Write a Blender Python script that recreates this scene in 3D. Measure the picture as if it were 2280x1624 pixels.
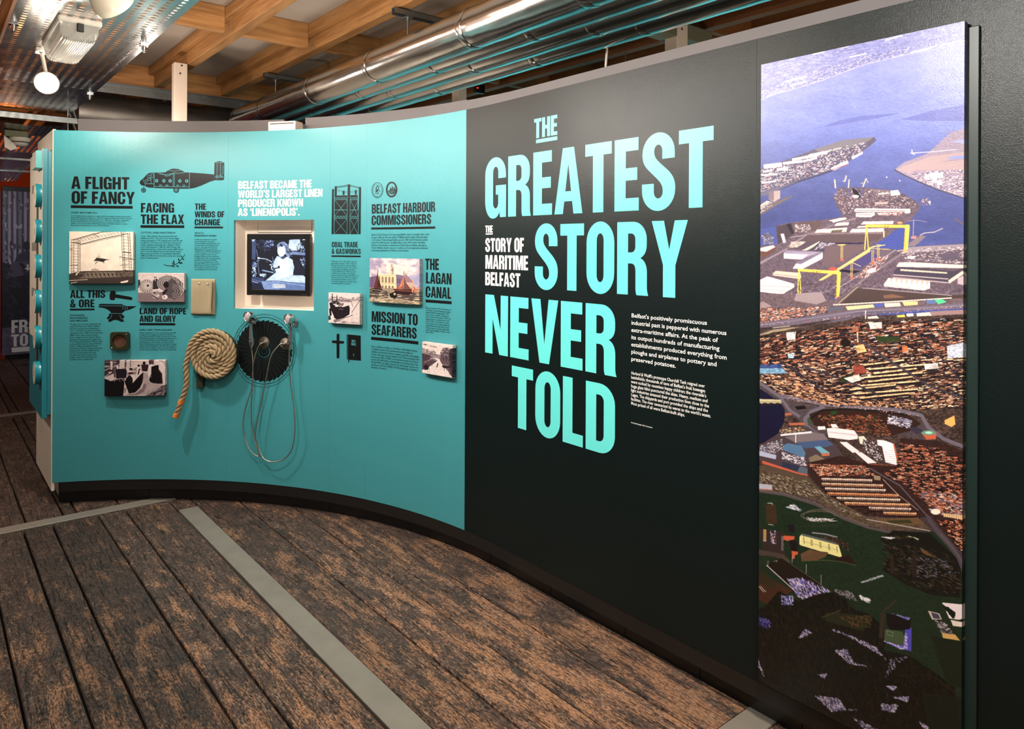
import bpy, bmesh, math, random
import numpy as np
from mathutils import Vector, Matrix
from mathutils.geometry import tessellate_polygon

for _o in list(bpy.data.objects):
    bpy.data.objects.remove(_o, do_unlink=True)
SC = bpy.context.scene
COL = SC.collection
PI = math.pi

# ------------------------------------------------------------------ camera
F, V0, ROLL, YAW, CH = 1610.1, 552.1, .00473, .68387, 1.6
cam_d = bpy.data.cameras.new('camera')
cam_d.sensor_fit = 'HORIZONTAL'
cam_d.sensor_width = 36.0
cam_d.lens = 36.0 * F / 2280
cam_d.shift_y = (V0 - 812) / 2280
cam_d.clip_start = .05
cam = bpy.data.objects.new('camera', cam_d)
COL.objects.link(cam)
cam.matrix_world = Matrix.Translation((0, 0, CH)) @ Matrix.Rotation(-YAW, 4, 'Z') @ Matrix.Rotation(PI / 2, 4, 'X') @ Matrix.Rotation(ROLL, 4, 'Z')
SC.camera = cam

# ------------------------------------------------------------------ world, exposure
SC.view_settings.view_transform = 'Standard'
SC.view_settings.look = 'None'
SC.view_settings.gamma = 1
SC.view_settings.use_curve_mapping = False
SC.view_settings.exposure = 0.25
world = bpy.data.worlds.new('world')
SC.world = world
world.use_nodes = True
_bg = world.node_tree.nodes['Background']
_bg.inputs['Color'].default_value = (1.0, .86, .74, 1)
_bg.inputs['Strength'].default_value = .14


def lamp(name, kind, loc, energy, color, target=None, **kw):
    d = bpy.data.lights.new(name, kind)
    d.energy = energy
    d.color = color
    for k, v in kw.items():
        setattr(d, k, v)
    o = bpy.data.objects.new(name, d)
    COL.objects.link(o)
    o.location = loc
    if target:
        o.rotation_euler = (Vector(target) - Vector(loc)).to_track_quat('-Z', 'Y').to_euler()
    return o


WARM = (1.0, .87, .74)
WHITE = (1.0, .95, .88)
# wall washers hung from the perforated tray
KEY = (.511, 4.56, 2.47)
lamp('spot_light', 'SPOT', (KEY[0] + .06, KEY[1] - .03, KEY[2] - .05), 96, WHITE, (1.35, 4.0, .45), spot_size=2.4, spot_blend=1.0, shadow_soft_size=.03)
lamp('spot_light', 'SPOT', (.60, 3.22, 2.48), 105, WHITE, (2.1, 3.3, 1.5), spot_size=2.3, spot_blend=.9, shadow_soft_size=.05)
lamp('spot_light', 'SPOT', (.64, 2.45, 2.45), 62, WHITE, (2.2, 2.3, 1.8), spot_size=1.9, spot_blend=1, shadow_soft_size=.05)
lamp('spot_light', 'SPOT', (.64, 1.02, 2.52), 110, WHITE, (2.2, .95, 2.1), spot_size=1.7, spot_blend=1, shadow_soft_size=.05)
# added points standing in for lamp spill on the tray, joists and pipes
lamp('spill_fill', 'POINT', (.60, 4.75, 2.40), 16, WARM, shadow_soft_size=.08)
lamp('spill_fill', 'POINT', (1.15, 2.9, 2.25), 24, WARM, shadow_soft_size=.25)
for _y in (1.7, 4.1, 6.1):
    lamp('spill_fill', 'POINT', (1.35, _y, 2.45), 8, WARM, shadow_soft_size=.06)
for _y in (2.9, 4.4, 5.9):
    lamp('over_tray_fill', 'POINT', (.62, _y, 2.93), 15, (1, .74, .60), shadow_soft_size=.05)  # added, unseen, to brighten the ceiling above the tray holes
lamp('spill_fill', 'POINT', (.9, .6, 2.2), 16, WARM, shadow_soft_size=.2)
lamp('end_fill', 'SPOT', (-.7, 5.3, 2.45), 60, WARM, (.60, 5.55, 1.3), spot_size=1.7, spot_blend=1, shadow_soft_size=.06)  # added spot, brightening the white wall end and its board
# downlights over the walkway nearer the camera
lamp('down_light', 'SPOT', (1.35, .6, 2.6), 245, WARM, (1.6, 1.5, 0), spot_size=1.75, spot_blend=1, shadow_soft_size=.08)
lamp('down_light', 'SPOT', (.1, .2, 2.6), 60, WARM, (.5, 2.1, 0), spot_size=2.0, spot_blend=1, shadow_soft_size=.12)
# added spots filling the ceiling from below, with no fittings
lamp('ceiling_fill', 'SPOT', (.5, 1.2, .25), 210, (1, .9, .78), (1.6, 3.6, 3.2), spot_size=1.15, spot_blend=1, shadow_soft_size=.2)
lamp('ceiling_fill', 'SPOT', (3.1, .4, .4), 150, (1, .86, .7), (3.4, 3.0, 3.2), spot_size=1.6, spot_blend=1, shadow_soft_size=.2)
lamp('ceiling_fill', 'SPOT', (2.6, 5.4, .4), 75, (1, .9, .78), (2.2, 5.8, 3.2), spot_size=1.9, spot_blend=1, shadow_soft_size=.2)
# orange lamps of the next gallery
lamp('orange_light', 'POINT', (1.0, 13.3, 2.7), 45, (1, .25, .05), shadow_soft_size=.1)
# added unseen spots on the teal walls behind, for the pipes' reflections
for _p in ((4.3, 3.6, 2.6), (4.3, 6.6, 2.6)):
    lamp('beyond_fill', 'SPOT', _p, 420, WHITE, (5.6, _p[1] + 1.2, 1.2), spot_size=2.3, spot_blend=1, shadow_soft_size=.1)
lamp('far_light', 'SPOT', (.4, 9.6, 2.4), 45, (.9, .92, 1), (.6, 12.3, .6), spot_size=2.0, spot_blend=1, shadow_soft_size=.1)
lamp('far_light', 'SPOT', (.1, 6.6, 2.6), 60, WARM, (.3, 7.8, 0), spot_size=2.2, spot_blend=1, shadow_soft_size=.1)

# ------------------------------------------------------------------ geometry of the survey: pixel <-> place
_c, _s = math.cos(ROLL), math.sin(ROLL)


def ray(u, v):
    x = (u - 1140) / F
    y = -(v - V0) / F
    X = x * _c + y * _s
    Y = -x * _s + y * _c
    return (math.sin(YAW) + math.cos(YAW) * X, math.cos(YAW) - math.sin(YAW) * X, Y)


def at_z(u, v, z):
    d = ray(u, v); t = (z - CH) / d[2]
    return d[0] * t, d[1] * t


def at_x(u, v, x):
    d = ray(u, v); t = x / d[0]
    return d[1] * t, CH + d[2] * t


def at_y(u, v, y):
    d = ray(u, v); t = y / d[1]
    return d[0] * t, CH + d[2] * t


# the exhibition wall in plan: an arc, then a straight run parallel to the floor boards
CX, CY, R = -.56, 2.75, 2.75
TH0 = math.atan2(5.235 - CY, .62 - CX)
S_ARC = R * TH0


def wp(s, z, off=0.0):
    """point at arc length s from the wall's left end, height z, off metres in front of it"""
    if s < S_ARC:
        th = TH0 - s / R
        return (CX + (R - off) * math.cos(th), CY + (R - off) * math.sin(th), z)
    return (CX + R - off, CY - (s - S_ARC), z)


def wn(s):
    th = max(TH0 - s / R, 0.0)
    return Vector((-math.cos(th), -math.sin(th), 0))


def wt(s):
    th = max(TH0 - s / R, 0.0)
    return Vector((math.sin(th), -math.cos(th), 0))


def W(u, v, off=0.0):
    """pixel of the survey photograph -> (s, z) on the wall"""
    d = ray(u, v)
    xr = CX + R - off
    t = xr / d[0]
    y = d[1] * t
    if y <= CY:
        return S_ARC + CY - y, CH + d[2] * t
    a = d[0] ** 2 + d[1] ** 2
    b = -2 * (d[0] * CX + d[1] * CY)
    c = CX ** 2 + CY ** 2 - (R - off) ** 2
    t = (-b + math.sqrt(b * b - 4 * a * c)) / (2 * a)
    th = math.atan2(d[1] * t - CY, d[0] * t - CX)
    return (TH0 - th) * R, CH + d[2] * t


# ------------------------------------------------------------------ mesh helpers
class MB:
    def __init__(self):
        self.v = []; self.f = []; self.uv = None; self.mi = []
        self.sm = []

    def add(self, vs, fs, mi=0, sm=False):
        b = len(self.v)
        self.v += [tuple(p) for p in vs]
        for f in fs:
            self.f.append(tuple(i + b for i in f)); self.mi.append(mi); self.sm.append(sm)
        return self

    def box(self, x0, y0, z0, x1, y1, z1, mi=0, M=None):
        vs = [Vector(p) for p in ((x0, y0, z0), (x1, y0, z0), (x1, y1, z0), (x0, y1, z0), (x0, y0, z1), (x1, y0, z1), (x1, y1, z1), (x0, y1, z1))]
        if M is not None:
            vs = [M @ p for p in vs]
        fs = [(0, 3, 2, 1), (4, 5, 6, 7), (0, 1, 5, 4), (1, 2, 6, 5), (2, 3, 7, 6), (3, 0, 4, 7)]
        return self.add(vs, fs, mi)

    def bbox(self, x0, y0, z0, x1, y1, z1, b=.003, mi=0, M=None):
        """box with chamfered edges"""
        vs = []
        for sx in (0, 1):
            for sy in (0, 1):
                for sz in (0, 1):
                    X = (x0, x1)[sx]; Y = (y0, y1)[sy]; Z = (z0, z1)[sz]
                    dx = b * (1 - 2 * sx); dy = b * (1 - 2 * sy); dz = b * (1 - 2 * sz)
                    vs += [(X, Y + dy, Z + dz), (X + dx, Y, Z + dz), (X + dx, Y + dy, Z)]
        vs = [Vector(p) for p in vs]
        if M is not None:
            vs = [M @ p for p in vs]
        me = bmesh.new()
        for p in vs:
            me.verts.new(p)
        bmesh.ops.convex_hull(me, input=me.verts)
        bmesh.ops.dissolve_limit(me, angle_limit=.02, verts=me.verts, edges=me.edges)
        me.verts.index_update()
        self.add([v.co for v in me.verts], [[v.index for v in f.verts] for f in me.faces], mi)
        me.free()
        return self

    def cyl(self, p0, p1, r0, r1=None, n=20, mi=0, cap=True):
        r1 = r0 if r1 is None else r1
        p0 = Vector(p0); p1 = Vector(p1)
        ax = (p1 - p0).normalized()
        a = ax.orthogonal().normalized(); b = ax.cross(a)
        vs = []
        for p, r in ((p0, r0), (p1, r1)):
            for i in range(n):
                t = 2 * PI * i / n
                vs.append(p + a * math.cos(t) * r + b * math.sin(t) * r)
        fs = [(i, (i + 1) % n, n + (i + 1) % n, n + i) for i in range(n)]
        self.add(vs, fs, mi, True)
        if cap:
            self.add(vs[:n], [tuple(range(n - 1, -1, -1))], mi)
            self.add(vs[n:], [tuple(range(n))], mi)
        return self

    def lathe(self, prof, origin, axis, n=32, mi=0, start=None, sm=True):
        """prof: list of (distance along axis, radius)"""
        origin = Vector(origin); ax = Vector(axis).normalized()
        a = ax.orthogonal().normalized() if start is None else Vector(start).normalized()
        b = ax.cross(a)
        vs = []
        for h, r in prof:
            for i in range(n):
                t = 2 * PI * i / n
                vs.append(origin + ax * h + (a * math.cos(t) + b * math.sin(t)) * r)
        fs = []
        for j in range(len(prof) - 1):
            for i in range(n):
                k = (i + 1) % n
                fs.append((j * n + i, j * n + k, (j + 1) * n + k, (j + 1) * n + i))
        return self.add(vs, fs, mi, sm)

    def tube(self, pts, r, n=8, mi=0, cap=True):
        pts = [Vector(p) for p in pts]
        rr = r if isinstance(r, (list, tuple)) else [r] * len(pts)
        N = len(pts)
        t0 = (pts[1] - pts[0]).normalized()
        a = t0.orthogonal().normalized()
        vs = []
        for i, p in enumerate(pts):
            t = (pts[min(i + 1, N - 1)] - pts[max(i - 1, 0)]).normalized()
            a = (a - t * a.dot(t)).normalized()
            b = t.cross(a)
            for k in range(n):
                w = 2 * PI * k / n
                vs.append(p + (a * math.cos(w) + b * math.sin(w)) * rr[i])
        fs = [(i * n + k, i * n + (k + 1) % n, (i + 1) * n + (k + 1) % n, (i + 1) * n + k) for i in range(N - 1) for k in range(n)]
        self.add(vs, fs, mi, True)
        if cap:
            self.add(vs[:n], [tuple(range(n - 1, -1, -1))], mi, True)
            self.add(vs[-n:], [tuple(range(n))], mi, True)
        return self

    def curved(self, s0, s1, z0, z1, o0, o1, mi=0, ds=.04, ends=True):
        """a curved slab following the wall between offsets o0 (back) and o1 (front)"""
        cuts = [s0]
        if s0 < S_ARC:
            e = min(s1, S_ARC)
            n = max(1, int(math.ceil((e - s0) / ds)))
            cuts = [s0 + (e - s0) * i / n for i in range(n + 1)]
        if s1 > cuts[-1] + 1e-6:
            cuts.append(s1)
        vs = []
        for s in cuts:
            vs += [wp(s, z0, o1), wp(s, z1, o1), wp(s, z1, o0), wp(s, z0, o0)]
        fs = []
        for i in range(len(cuts) - 1):
            a = 4 * i; b = a + 4
            for k in range(4):
                fs.append((a + k, a + (k + 1) % 4, b + (k + 1) % 4, b + k))
        if ends:
            fs.append((3, 2, 1, 0))
            b = 4 * (len(cuts) - 1)
            fs.append((b, b + 1, b + 2, b + 3))
        return self.add(vs, fs, mi)

    def mesh(self, name, mats):
        me = bpy.data.meshes.new(name)
        me.from_pydata(self.v, [], self.f)
        for m in mats:
            me.materials.append(m)
        if len(mats) > 1:
            me.polygons.foreach_set('material_index', self.mi)
        if any(self.sm):
            me.polygons.foreach_set('use_smooth', self.sm)
        me.update()
        return me

    def build(self, name, mats, parent=None, fix=True):
        if not isinstance(mats, (list, tuple)):
            mats = [mats]
        me = self.mesh(name, mats)
        if fix:
            bm = bmesh.new(); bm.from_mesh(me)
            bmesh.ops.recalc_face_normals(bm, faces=bm.faces)
            bm.to_mesh(me); bm.free()
        o = bpy.data.objects.new(name, me)
        COL.objects.link(o)
        if parent is not None:
            attach(o, parent)
        return o


def attach(o, parent):
    o.parent = parent
    o.matrix_parent_inverse = parent.matrix_world.inverted()


def tag(o, label, cat, group=None, kind=None):
    o['label'] = label
    if cat:
        o['category'] = cat
    if group:
        o['group'] = group
    if kind:
        o['kind'] = kind
    return o


def empty(name, loc, label, cat, group=None, kind=None):
    o = bpy.data.objects.new(name, None)
    COL.objects.link(o)
    o.empty_display_size = .05
    o.matrix_world = Matrix.Translation(loc)
    return tag(o, label, cat, group, kind)


# ------------------------------------------------------------------ materials
def lin(c):
    return tuple(((x / 255) / 12.92 if x / 255 <= .04045 else ((x / 255 + .055) / 1.055) ** 2.4) for x in c)


class NT:
    def __init__(self, name):
        self.m = bpy.data.materials.new(name)
        self.m.use_nodes = True
        self.t = self.m.node_tree
        self.b = self.t.nodes['Principled BSDF']

    def n(self, typ, ins=None, **kw):
        x = self.t.nodes.new(typ)
        for k, v in kw.items():
            setattr(x, k, v)
        for k, v in (ins or {}).items():
            self.put(x.inputs[k], v)
        return x

    def put(self, sock, v):
        if hasattr(v, 'is_output') or isinstance(v, bpy.types.NodeSocket):
            self.t.links.new(v, sock)
        else:
            if isinstance(v, (tuple, list)) and len(v) == 3 and sock.type == 'RGBA':
                v = tuple(v) + (1,)
            sock.default_value = v

    def set(self, **kw):
        for k, v in kw.items():
            self.put(self.b.inputs[k.replace('_', ' ')], v)

    def ramp(self, fac, stops, interp='LINEAR'):
        r = self.t.nodes.new('ShaderNodeValToRGB')
        self.t.links.new(fac, r.inputs[0])
        cr = r.color_ramp
        cr.interpolation = interp
        while len(cr.elements) < len(stops):
            cr.elements.new(.5)
        for e, (p, c) in zip(cr.elements, stops):
            e.position = p
            e.color = tuple(c) + (1,) if len(c) == 3 else c
        return r.outputs[0]

    def noise(self, vec, scale, detail=3, rough=.55, out='Fac'):
        x = self.n('ShaderNodeTexNoise', {'Vector': vec, 'Scale': scale, 'Detail': detail, 'Roughness': rough})
        return x.outputs[out if out == 'Fac' else 'Color']

    def mix(self, f, a, b, typ='MIX'):
        x = self.t.nodes.new('ShaderNodeMix')
        x.data_type = 'RGBA'; x.blend_type = typ
        self.put(x.inputs[0], f); self.put(x.inputs[6], a); self.put(x.inputs[7], b)
        return x.outputs[2]

    def math(self, op, a, b=0.0):
        x = self.t.nodes.new('ShaderNodeMath'); x.operation = op
        self.put(x.inputs[0], a); self.put(x.inputs[1], b)
        return x.outputs[0]

    def coord(self, kind='Object', scale=(1, 1, 1)):
        c = self.n('ShaderNodeTexCoord').outputs[kind]
        m = self.n('ShaderNodeMapping', {'Vector': c, 'Scale': scale})
        return m.outputs[0]

    def world(self, scale=(1, 1, 1)):
        c = self.n('ShaderNodeNewGeometry').outputs['Position']
        m = self.n('ShaderNodeMapping', {'Vector': c, 'Scale': scale})
        return m.outputs[0]

    def bump(self, h, strength=.3, dist=.002):
        x = self.n('ShaderNodeBump', {'Height': h, 'Strength': strength, 'Distance': dist})
        self.put(self.b.inputs['Normal'], x.outputs[0])


MATS = {}


def plain(name, rgb, rough=.5, metal=0.0, var=.08, scale=30, bump=0.0, bscale=200, spec=.5, dist=.001, emit=None, estr=0):
    """rgb in 0-255 display values; a faint mottling and optional fine relief"""
    if name in MATS:
        return MATS[name]
    k = NT(name)
    c = lin(rgb)
    w = k.world()
    f = k.noise(w, scale, 3)
    col = k.mix(f, tuple(x * (1 - var) for x in c), tuple(min(1, x * (1 + var)) for x in c))
    k.set(Base_Color=col, Roughness=rough, Metallic=metal, Specular_IOR_Level=spec)
    if bump:
        k.bump(k.noise(w, bscale, 2), bump, dist)
    if emit:
        k.set(Emission_Color=lin(emit), Emission_Strength=estr)
    MATS[name] = k.m
    return k.m


def panel_mat(name, rgb, rough, spec=.5):
    """printed vinyl with the fine grain that sparkles under the lamps"""
    k = NT(name)
    c = lin(rgb)
    w = k.world()
    f = k.noise(w, 3, 4)
    k.set(Base_Color=k.mix(f, tuple(x * .95 for x in c), tuple(x * 1.05 for x in c)), Roughness=rough, Specular_IOR_Level=spec)
    h = k.math('ADD', k.noise(w, 330, 2), k.math('MULTIPLY', k.noise(w, 3.5, 2), 1.2))
    k.bump(h, .42, .0016)
    return k.m


M_TEAL = panel_mat('teal_vinyl', (60, 139, 146), .34)
M_DARK = panel_mat('charcoal_vinyl', (8, 19, 19), .33, .28)
M_INK = plain('black_print', (11, 13, 14), .38, bump=.25, bscale=420, var=.03, spec=.32)
M_TURQ = plain('turquoise_print', (98, 214, 210), .36, bump=.25, bscale=420, var=.02)
M_CREAM = plain('cream_print', (206, 190, 182), .4, var=.02)
M_WHITEP = plain('white_print', (228, 228, 226), .4, var=.02)
M_TLINE = plain('teal_print_line', (62, 134, 139), .4, var=.02)
M_BLACK = plain('black_plinth_board', (9, 9, 10), .45, bump=.1)
M_TRIM = plain('dark_bronze_trim', (20, 18, 17), .38, var=.15)
M_KICK = plain('grey_kick_board', (12, 12, 13), .38, var=.3, scale=5)
M_GREYW = plain('grey_painted_board', (98, 94, 95), .6, var=.12, scale=4, bump=.1)
M_WHITE = plain('white_board', (222, 206, 190), .55, var=.03)
M_NICHE = plain('cream_board', (242, 228, 214), .55, var=.03)
M_LINE = plain('dark_joint', (60, 50, 45), .7)
M_STEEL = plain('brushed_steel', (150, 152, 150), .42, .85, var=.2, scale=12, bump=.15, bscale=90)
M_FLATBAR = plain('worn_steel_bar', (120, 115, 106), .45, .15, var=.22, scale=9, bump=.3, bscale=120)
M_CHROME = plain('chrome', (210, 210, 212), .12, 1.0, var=.04)
M_GALV = plain('galvanised_steel', (140, 148, 150), .4, .9, var=.15, scale=25)
M_BRONZE = plain('dull_brass', (96, 88, 76), .45, .6, var=.15)
M_BLKPL = plain('black_plastic', (14, 13, 13), .3, var=.1)
M_WPL = plain('white_plastic', (226, 220, 208), .4, var=.03)
M_TEALB = plain('teal_lacquer', (30, 122, 136), .4, var=.04)


def wood(name, c1, c2, axis=1, rough=.6, knots=True):
    k = NT(name)
    sc = [14, 14, 14]; sc[axis] = .9
    w = k.world(tuple(sc))
    oi = k.n('ShaderNodeObjectInfo').outputs['Random']
    g = k.noise(w, 3.0, 6, .65)
    f = k.ramp(g, [(.3, lin(c1)), (.7, lin(c2))])
    big = k.noise(k.world(), 2.1, 2)
    f = k.mix(k.math('MULTIPLY', big, .35), f, lin((120, 70, 36)))
    hv = k.n('ShaderNodeHueSaturation', {'Color': f, 'Value': k.math('ADD', k.math('MULTIPLY', oi, .3), .85)})
    f = hv.outputs[0]
    if knots:
        v = k.n('ShaderNodeTexVoronoi', {'Vector': k.world(tuple(2.6 if i != axis else 1.5 for i in range(3))), 'Scale': 1.0})
        kn = k.ramp(v.outputs['Distance'], [(.035, (1, 1, 1)), (.075, (0, 0, 0))])
        f = k.mix(k.math('MULTIPLY', kn, .7), f, lin((70, 34, 14)))
    k.set(Base_Color=f, Roughness=rough)
    k.bump(g, .25, .002)
    return k.m


M_JOIST = wood('pine_joist', (150, 104, 58), (198, 150, 92), 1)
M_NOGGIN = wood('pine_noggin', (150, 104, 58), (198, 150, 92), 0)
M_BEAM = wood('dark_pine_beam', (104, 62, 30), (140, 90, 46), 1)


def floor_mat():
    """worn, scuffed black-stained boards with the orange wood showing through"""
    k = NT('worn_floor_board')
    oi = k.n('ShaderNodeObjectInfo').outputs['Random']
    pos = k.n('ShaderNodeNewGeometry').outputs['Position']
    sh = k.n('ShaderNodeCombineXYZ', {'X': k.math('MULTIPLY', oi, 7.0), 'Y': k.math('MULTIPLY', oi, 31.0), 'Z': 0.0}).outputs[0]
    p = k.n('ShaderNodeVectorMath', {0: pos, 1: sh}).outputs[0]

    def mp(sc):
        return k.n('ShaderNodeMapping', {'Vector': p, 'Scale': sc}).outputs[0]
    fine0 = k.noise(mp((120, 34, 1)), 1.4, 9, .85)
    fine = k.ramp(fine0, [(.40, (0, 0, 0)), (.60, (1, 1, 1))])
    grain = k.noise(mp((30, 3.2, 1)), 1.0, 9, .75)
    patch = k.noise(mp((11, 3.4, 1)), 1.0, 9, .72)
    patch2 = k.noise(mp((9, 4.6, 1)), 1.7, 9, .8)
    scuff = k.noise(mp((60, 30, 1)), 1.0, 9, .85)
    dark = k.mix(k.ramp(fine, [(.36, (0, 0, 0)), (.64, (1, 1, 1))]), lin((9, 8, 8)), lin((76, 70, 62)))
    grey = k.mix(k.ramp(fine, [(.36, (0, 0, 0)), (.64, (1, 1, 1))]), lin((40, 37, 33)), lin((158, 148, 130)))
    oran = k.mix(fine, lin((74, 40, 20)), lin((204, 142, 88)))
    red = k.mix(fine, lin((46, 26, 19)), lin((112, 66, 46)))
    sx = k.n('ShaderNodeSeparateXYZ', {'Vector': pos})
    wear_and_light = k.math('ADD', k.math('MULTIPLY', k.math('SUBTRACT', 3.0, sx.outputs[1]), .02), k.math('MULTIPLY', k.math('SUBTRACT', sx.outputs[0], 1.2), .008))  # real wear and brighter near-right lighting, both put into the colour
    wear_and_light = k.math('MINIMUM', k.math('MAXIMUM', wear_and_light, -.05), .05)
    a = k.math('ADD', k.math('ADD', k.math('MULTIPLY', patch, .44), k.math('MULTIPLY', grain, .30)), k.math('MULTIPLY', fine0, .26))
    a = k.math('ADD', a, wear_and_light)
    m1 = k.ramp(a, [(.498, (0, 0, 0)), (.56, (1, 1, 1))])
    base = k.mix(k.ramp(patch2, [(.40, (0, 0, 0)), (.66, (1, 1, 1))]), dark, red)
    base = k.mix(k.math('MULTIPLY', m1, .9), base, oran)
    m2 = k.ramp(k.math('ADD', k.math('MULTIPLY', patch2, .5), k.math('MULTIPLY', scuff, .5)), [(.50, (0, 0, 0)), (.62, (1, 1, 1))])
    base = k.mix(k.math('MULTIPLY', m2, .65), base, grey)
    m3 = k.ramp(scuff, [(.57, (0, 0, 0)), (.66, (1, 1, 1))])
    base = k.mix(k.math('MULTIPLY', m3, .6), base, lin((176, 162, 142)))
    crack = k.ramp(k.noise(mp((85, 5.0, 1)), 1.0, 8, .8), [(.39, (1, 1, 1)), (.45, (0, 0, 0))])
    base = k.mix(k.math('MULTIPLY', crack, .85), base, lin((16, 13, 11)))
    hv = k.n('ShaderNodeHueSaturation', {'Color': base, 'Saturation': .88, 'Value': k.math('ADD', k.math('MULTIPLY', oi, .45), .62)})
    k.set(Base_Color=hv.outputs[0], Roughness=k.math('ADD', k.math('MULTIPLY', fine, .3), .36), Specular_IOR_Level=.4)
    h = k.math('ADD', k.math('MULTIPLY', grain, .8), k.math('SUBTRACT', k.math('MULTIPLY', fine0, 1.6), k.math('MULTIPLY', crack, .9)))
    k.bump(h, .75, .003)
    return k.m


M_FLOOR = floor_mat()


def foil():
    k = NT('foil_sleeve')
    w = k.world((26, 5, 26))
    n1 = k.noise(w, 1.3, 5, .6)
    n2 = k.noise(k.world((60, 30, 60)), 1.5, 4, .7)
    k.set(Base_Color=k.mix(n1, (.62, .62, .60), (.82, .82, .80)), Metallic=1.0, Roughness=.19)
    k.bump(k.math('ADD', n1, k.math('MULTIPLY', n2, .35)), .22, .003)
    return k.m


M_FOIL = foil()
M_TRAY = NT('tray_steel')
_w = M_TRAY.world()
M_TRAY.set(Base_Color=M_TRAY.mix(M_TRAY.noise(_w, 7, 4), (.42, .44, .46), (.62, .63, .64)), Metallic=1.0, Roughness=.24)
M_TRAY.bump(M_TRAY.noise(_w, 9, 3), .3, .006)
M_TRAY = M_TRAY.m

# ================================================================== THE SETTING
# ------------------------------------------------------------------ floor
rnd = random.Random(4)
fb = MB().box(-4.2, -2.6, -.12, 6.2, 16.2, -.034)
floor = tag(fb.build('floor', M_BLACK), 'old timber floor of wide dark worn boards with steel strips', 'floor', kind='structure')
near_x = [-4.1, -3.87, -3.64, -3.41, -3.18, -2.95, -2.72, -2.49, -2.26, -2.03, -1.80, -1.57, -1.34, -1.11, -.88, -.65, -.42, -.19, .04, .270, .444, .583, .813, .958, 1.205]
near_x2 = [1.318, 1.55, 1.77, 2.0, 2.235, 2.46, 2.69, 2.92, 3.15, 3.38, 3.61, 3.84, 4.07, 4.3, 4.53, 4.76, 4.99, 5.22, 5.45, 5.68, 5.91, 6.14]
far_x = [-4.1 + .229 * i for i in range(19)] + [.24, .468, .655, .725, .95, 1.17] + [1.4 + .23 * i for i in range(21)]
bays = [(-2.55, 1.320, 0), (1.432, 4.885, 0), (4.992, 8.240, 1), (8.345, 11.6, 1), (11.7, 16.1, 1)]
for (y0, y1, far) in bays:
    if far:
        cols = list(zip(far_x[:-1], far_x[1:]))
    else:
        cols = list(zip(near_x[:-1], near_x[1:])) + list(zip(near_x2[:-1], near_x2[1:]))
    for (xa, xb) in cols:
        if xa > 2.5 and y1 > 11.65 or xa > 4.2:
            continue
        g = rnd.uniform(.0030, .0060)
        z = rnd.uniform(-.0022, .0012)
        # a slightly wavering, chamfered board
        m = MB()
        n = 8
        vs = []
        for i in range(n + 1):
            y = y0 + (y1 - y0) * i / n
            wl = rnd.uniform(-.0018, .0018); wr = rnd.uniform(-.0018, .0018)
            L = xa + g + wl; Rr = xb - g + wr
            vs += [(L, y, -.034), (L, y, z - .005), (L + .004, y, z), (Rr - .004, y, z), (Rr, y, z - .005), (Rr, y, -.034)]
        fs = []
        for i in range(n):
            a = 6 * i; b = a + 6
            fs += [(a + k, a + k + 1, b + k + 1, b + k) for k in range(5)]
        fs += [(0, 1, 2, 3, 4, 5), tuple(6 * n + k for k in (5, 4, 3, 2, 1, 0))]
        m.add(vs, fs)
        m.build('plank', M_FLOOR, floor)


def flatbar(x0, y0, x1, y1, label):
    o = MB().bbox(x0, y0, -.034, x1, y1, .0035, .002).build('trim_1', M_FLATBAR)
    return tag(o, label, 'floor strip', kind='structure')


flatbar(1.207, 1.436, 1.316, 4.66, 'long worn steel strip let into the boards, running towards the curved wall').name = 'trim_1'
flatbar(1.207, -2.5, 1.316, 1.316, 'worn steel strip let into the boards under the viewer').name = 'trim_2'
flatbar(-4.1, 4.889, 1.316, 4.988, 'worn steel strip crossing the floor past the left end of the wall').name = 'trim_3'
flatbar(-4.1, 8.245, 6.1, 8.34, 'far steel strip crossing the floor before the photograph panel').name = 'trim_4'
flatbar(-4.1, 1.324, 4.2, 1.428, 'pale steel strip crossing the floor beside the tall aerial photograph').name = 'trim_5'
# board ends filling round the junction of the strips
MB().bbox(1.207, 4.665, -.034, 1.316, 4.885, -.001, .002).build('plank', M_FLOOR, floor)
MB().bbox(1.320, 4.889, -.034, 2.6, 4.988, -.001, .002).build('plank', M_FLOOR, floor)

# ------------------------------------------------------------------ the curved exhibition wall
ZP0, ZP1 = .14, 2.313


def SU(u, v):
    return W(u, v)[0]


s508, s737, s817, s1037, s1682 = SU(508, 560), SU(735, 560), SU(816, 560), SU(1037, 560), SU(1683, 560)
SN0, SN1 = SU(521, 600), SU(699.5, 600)            # niche for the screen
ZN1 = W(521, 496)[1]; ZN0 = W(522, 693)[1]
ZN1b = W(699, 494)[1]; ZN0b = W(700, 697)[1]
ZN1 = (ZN1 + ZN1b) / 2; ZN0 = (ZN0 + ZN0b) / 2
S_END = S_ARC + 2.75 + 1.9
G = .0003

core = MB()
core.curved(.02, SN0 - .02, 0.0, 2.30, -.16, -.06)
core.curved(SN1 + .02, S_END, 0.0, 2.30, -.16, -.06)
core.curved(SN0 - .02, SN1 + .02, 0.0, ZN0 - .02, -.16, -.06)
core.curved(SN0 - .02, SN1 + .02, ZN1 + .02, 2.30, -.16, -.06)
wall_back = tag(core.build('wall_back', M_BLACK), 'long curved exhibition wall, teal on the left and charcoal on the right', 'wall', kind='structure')


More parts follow.
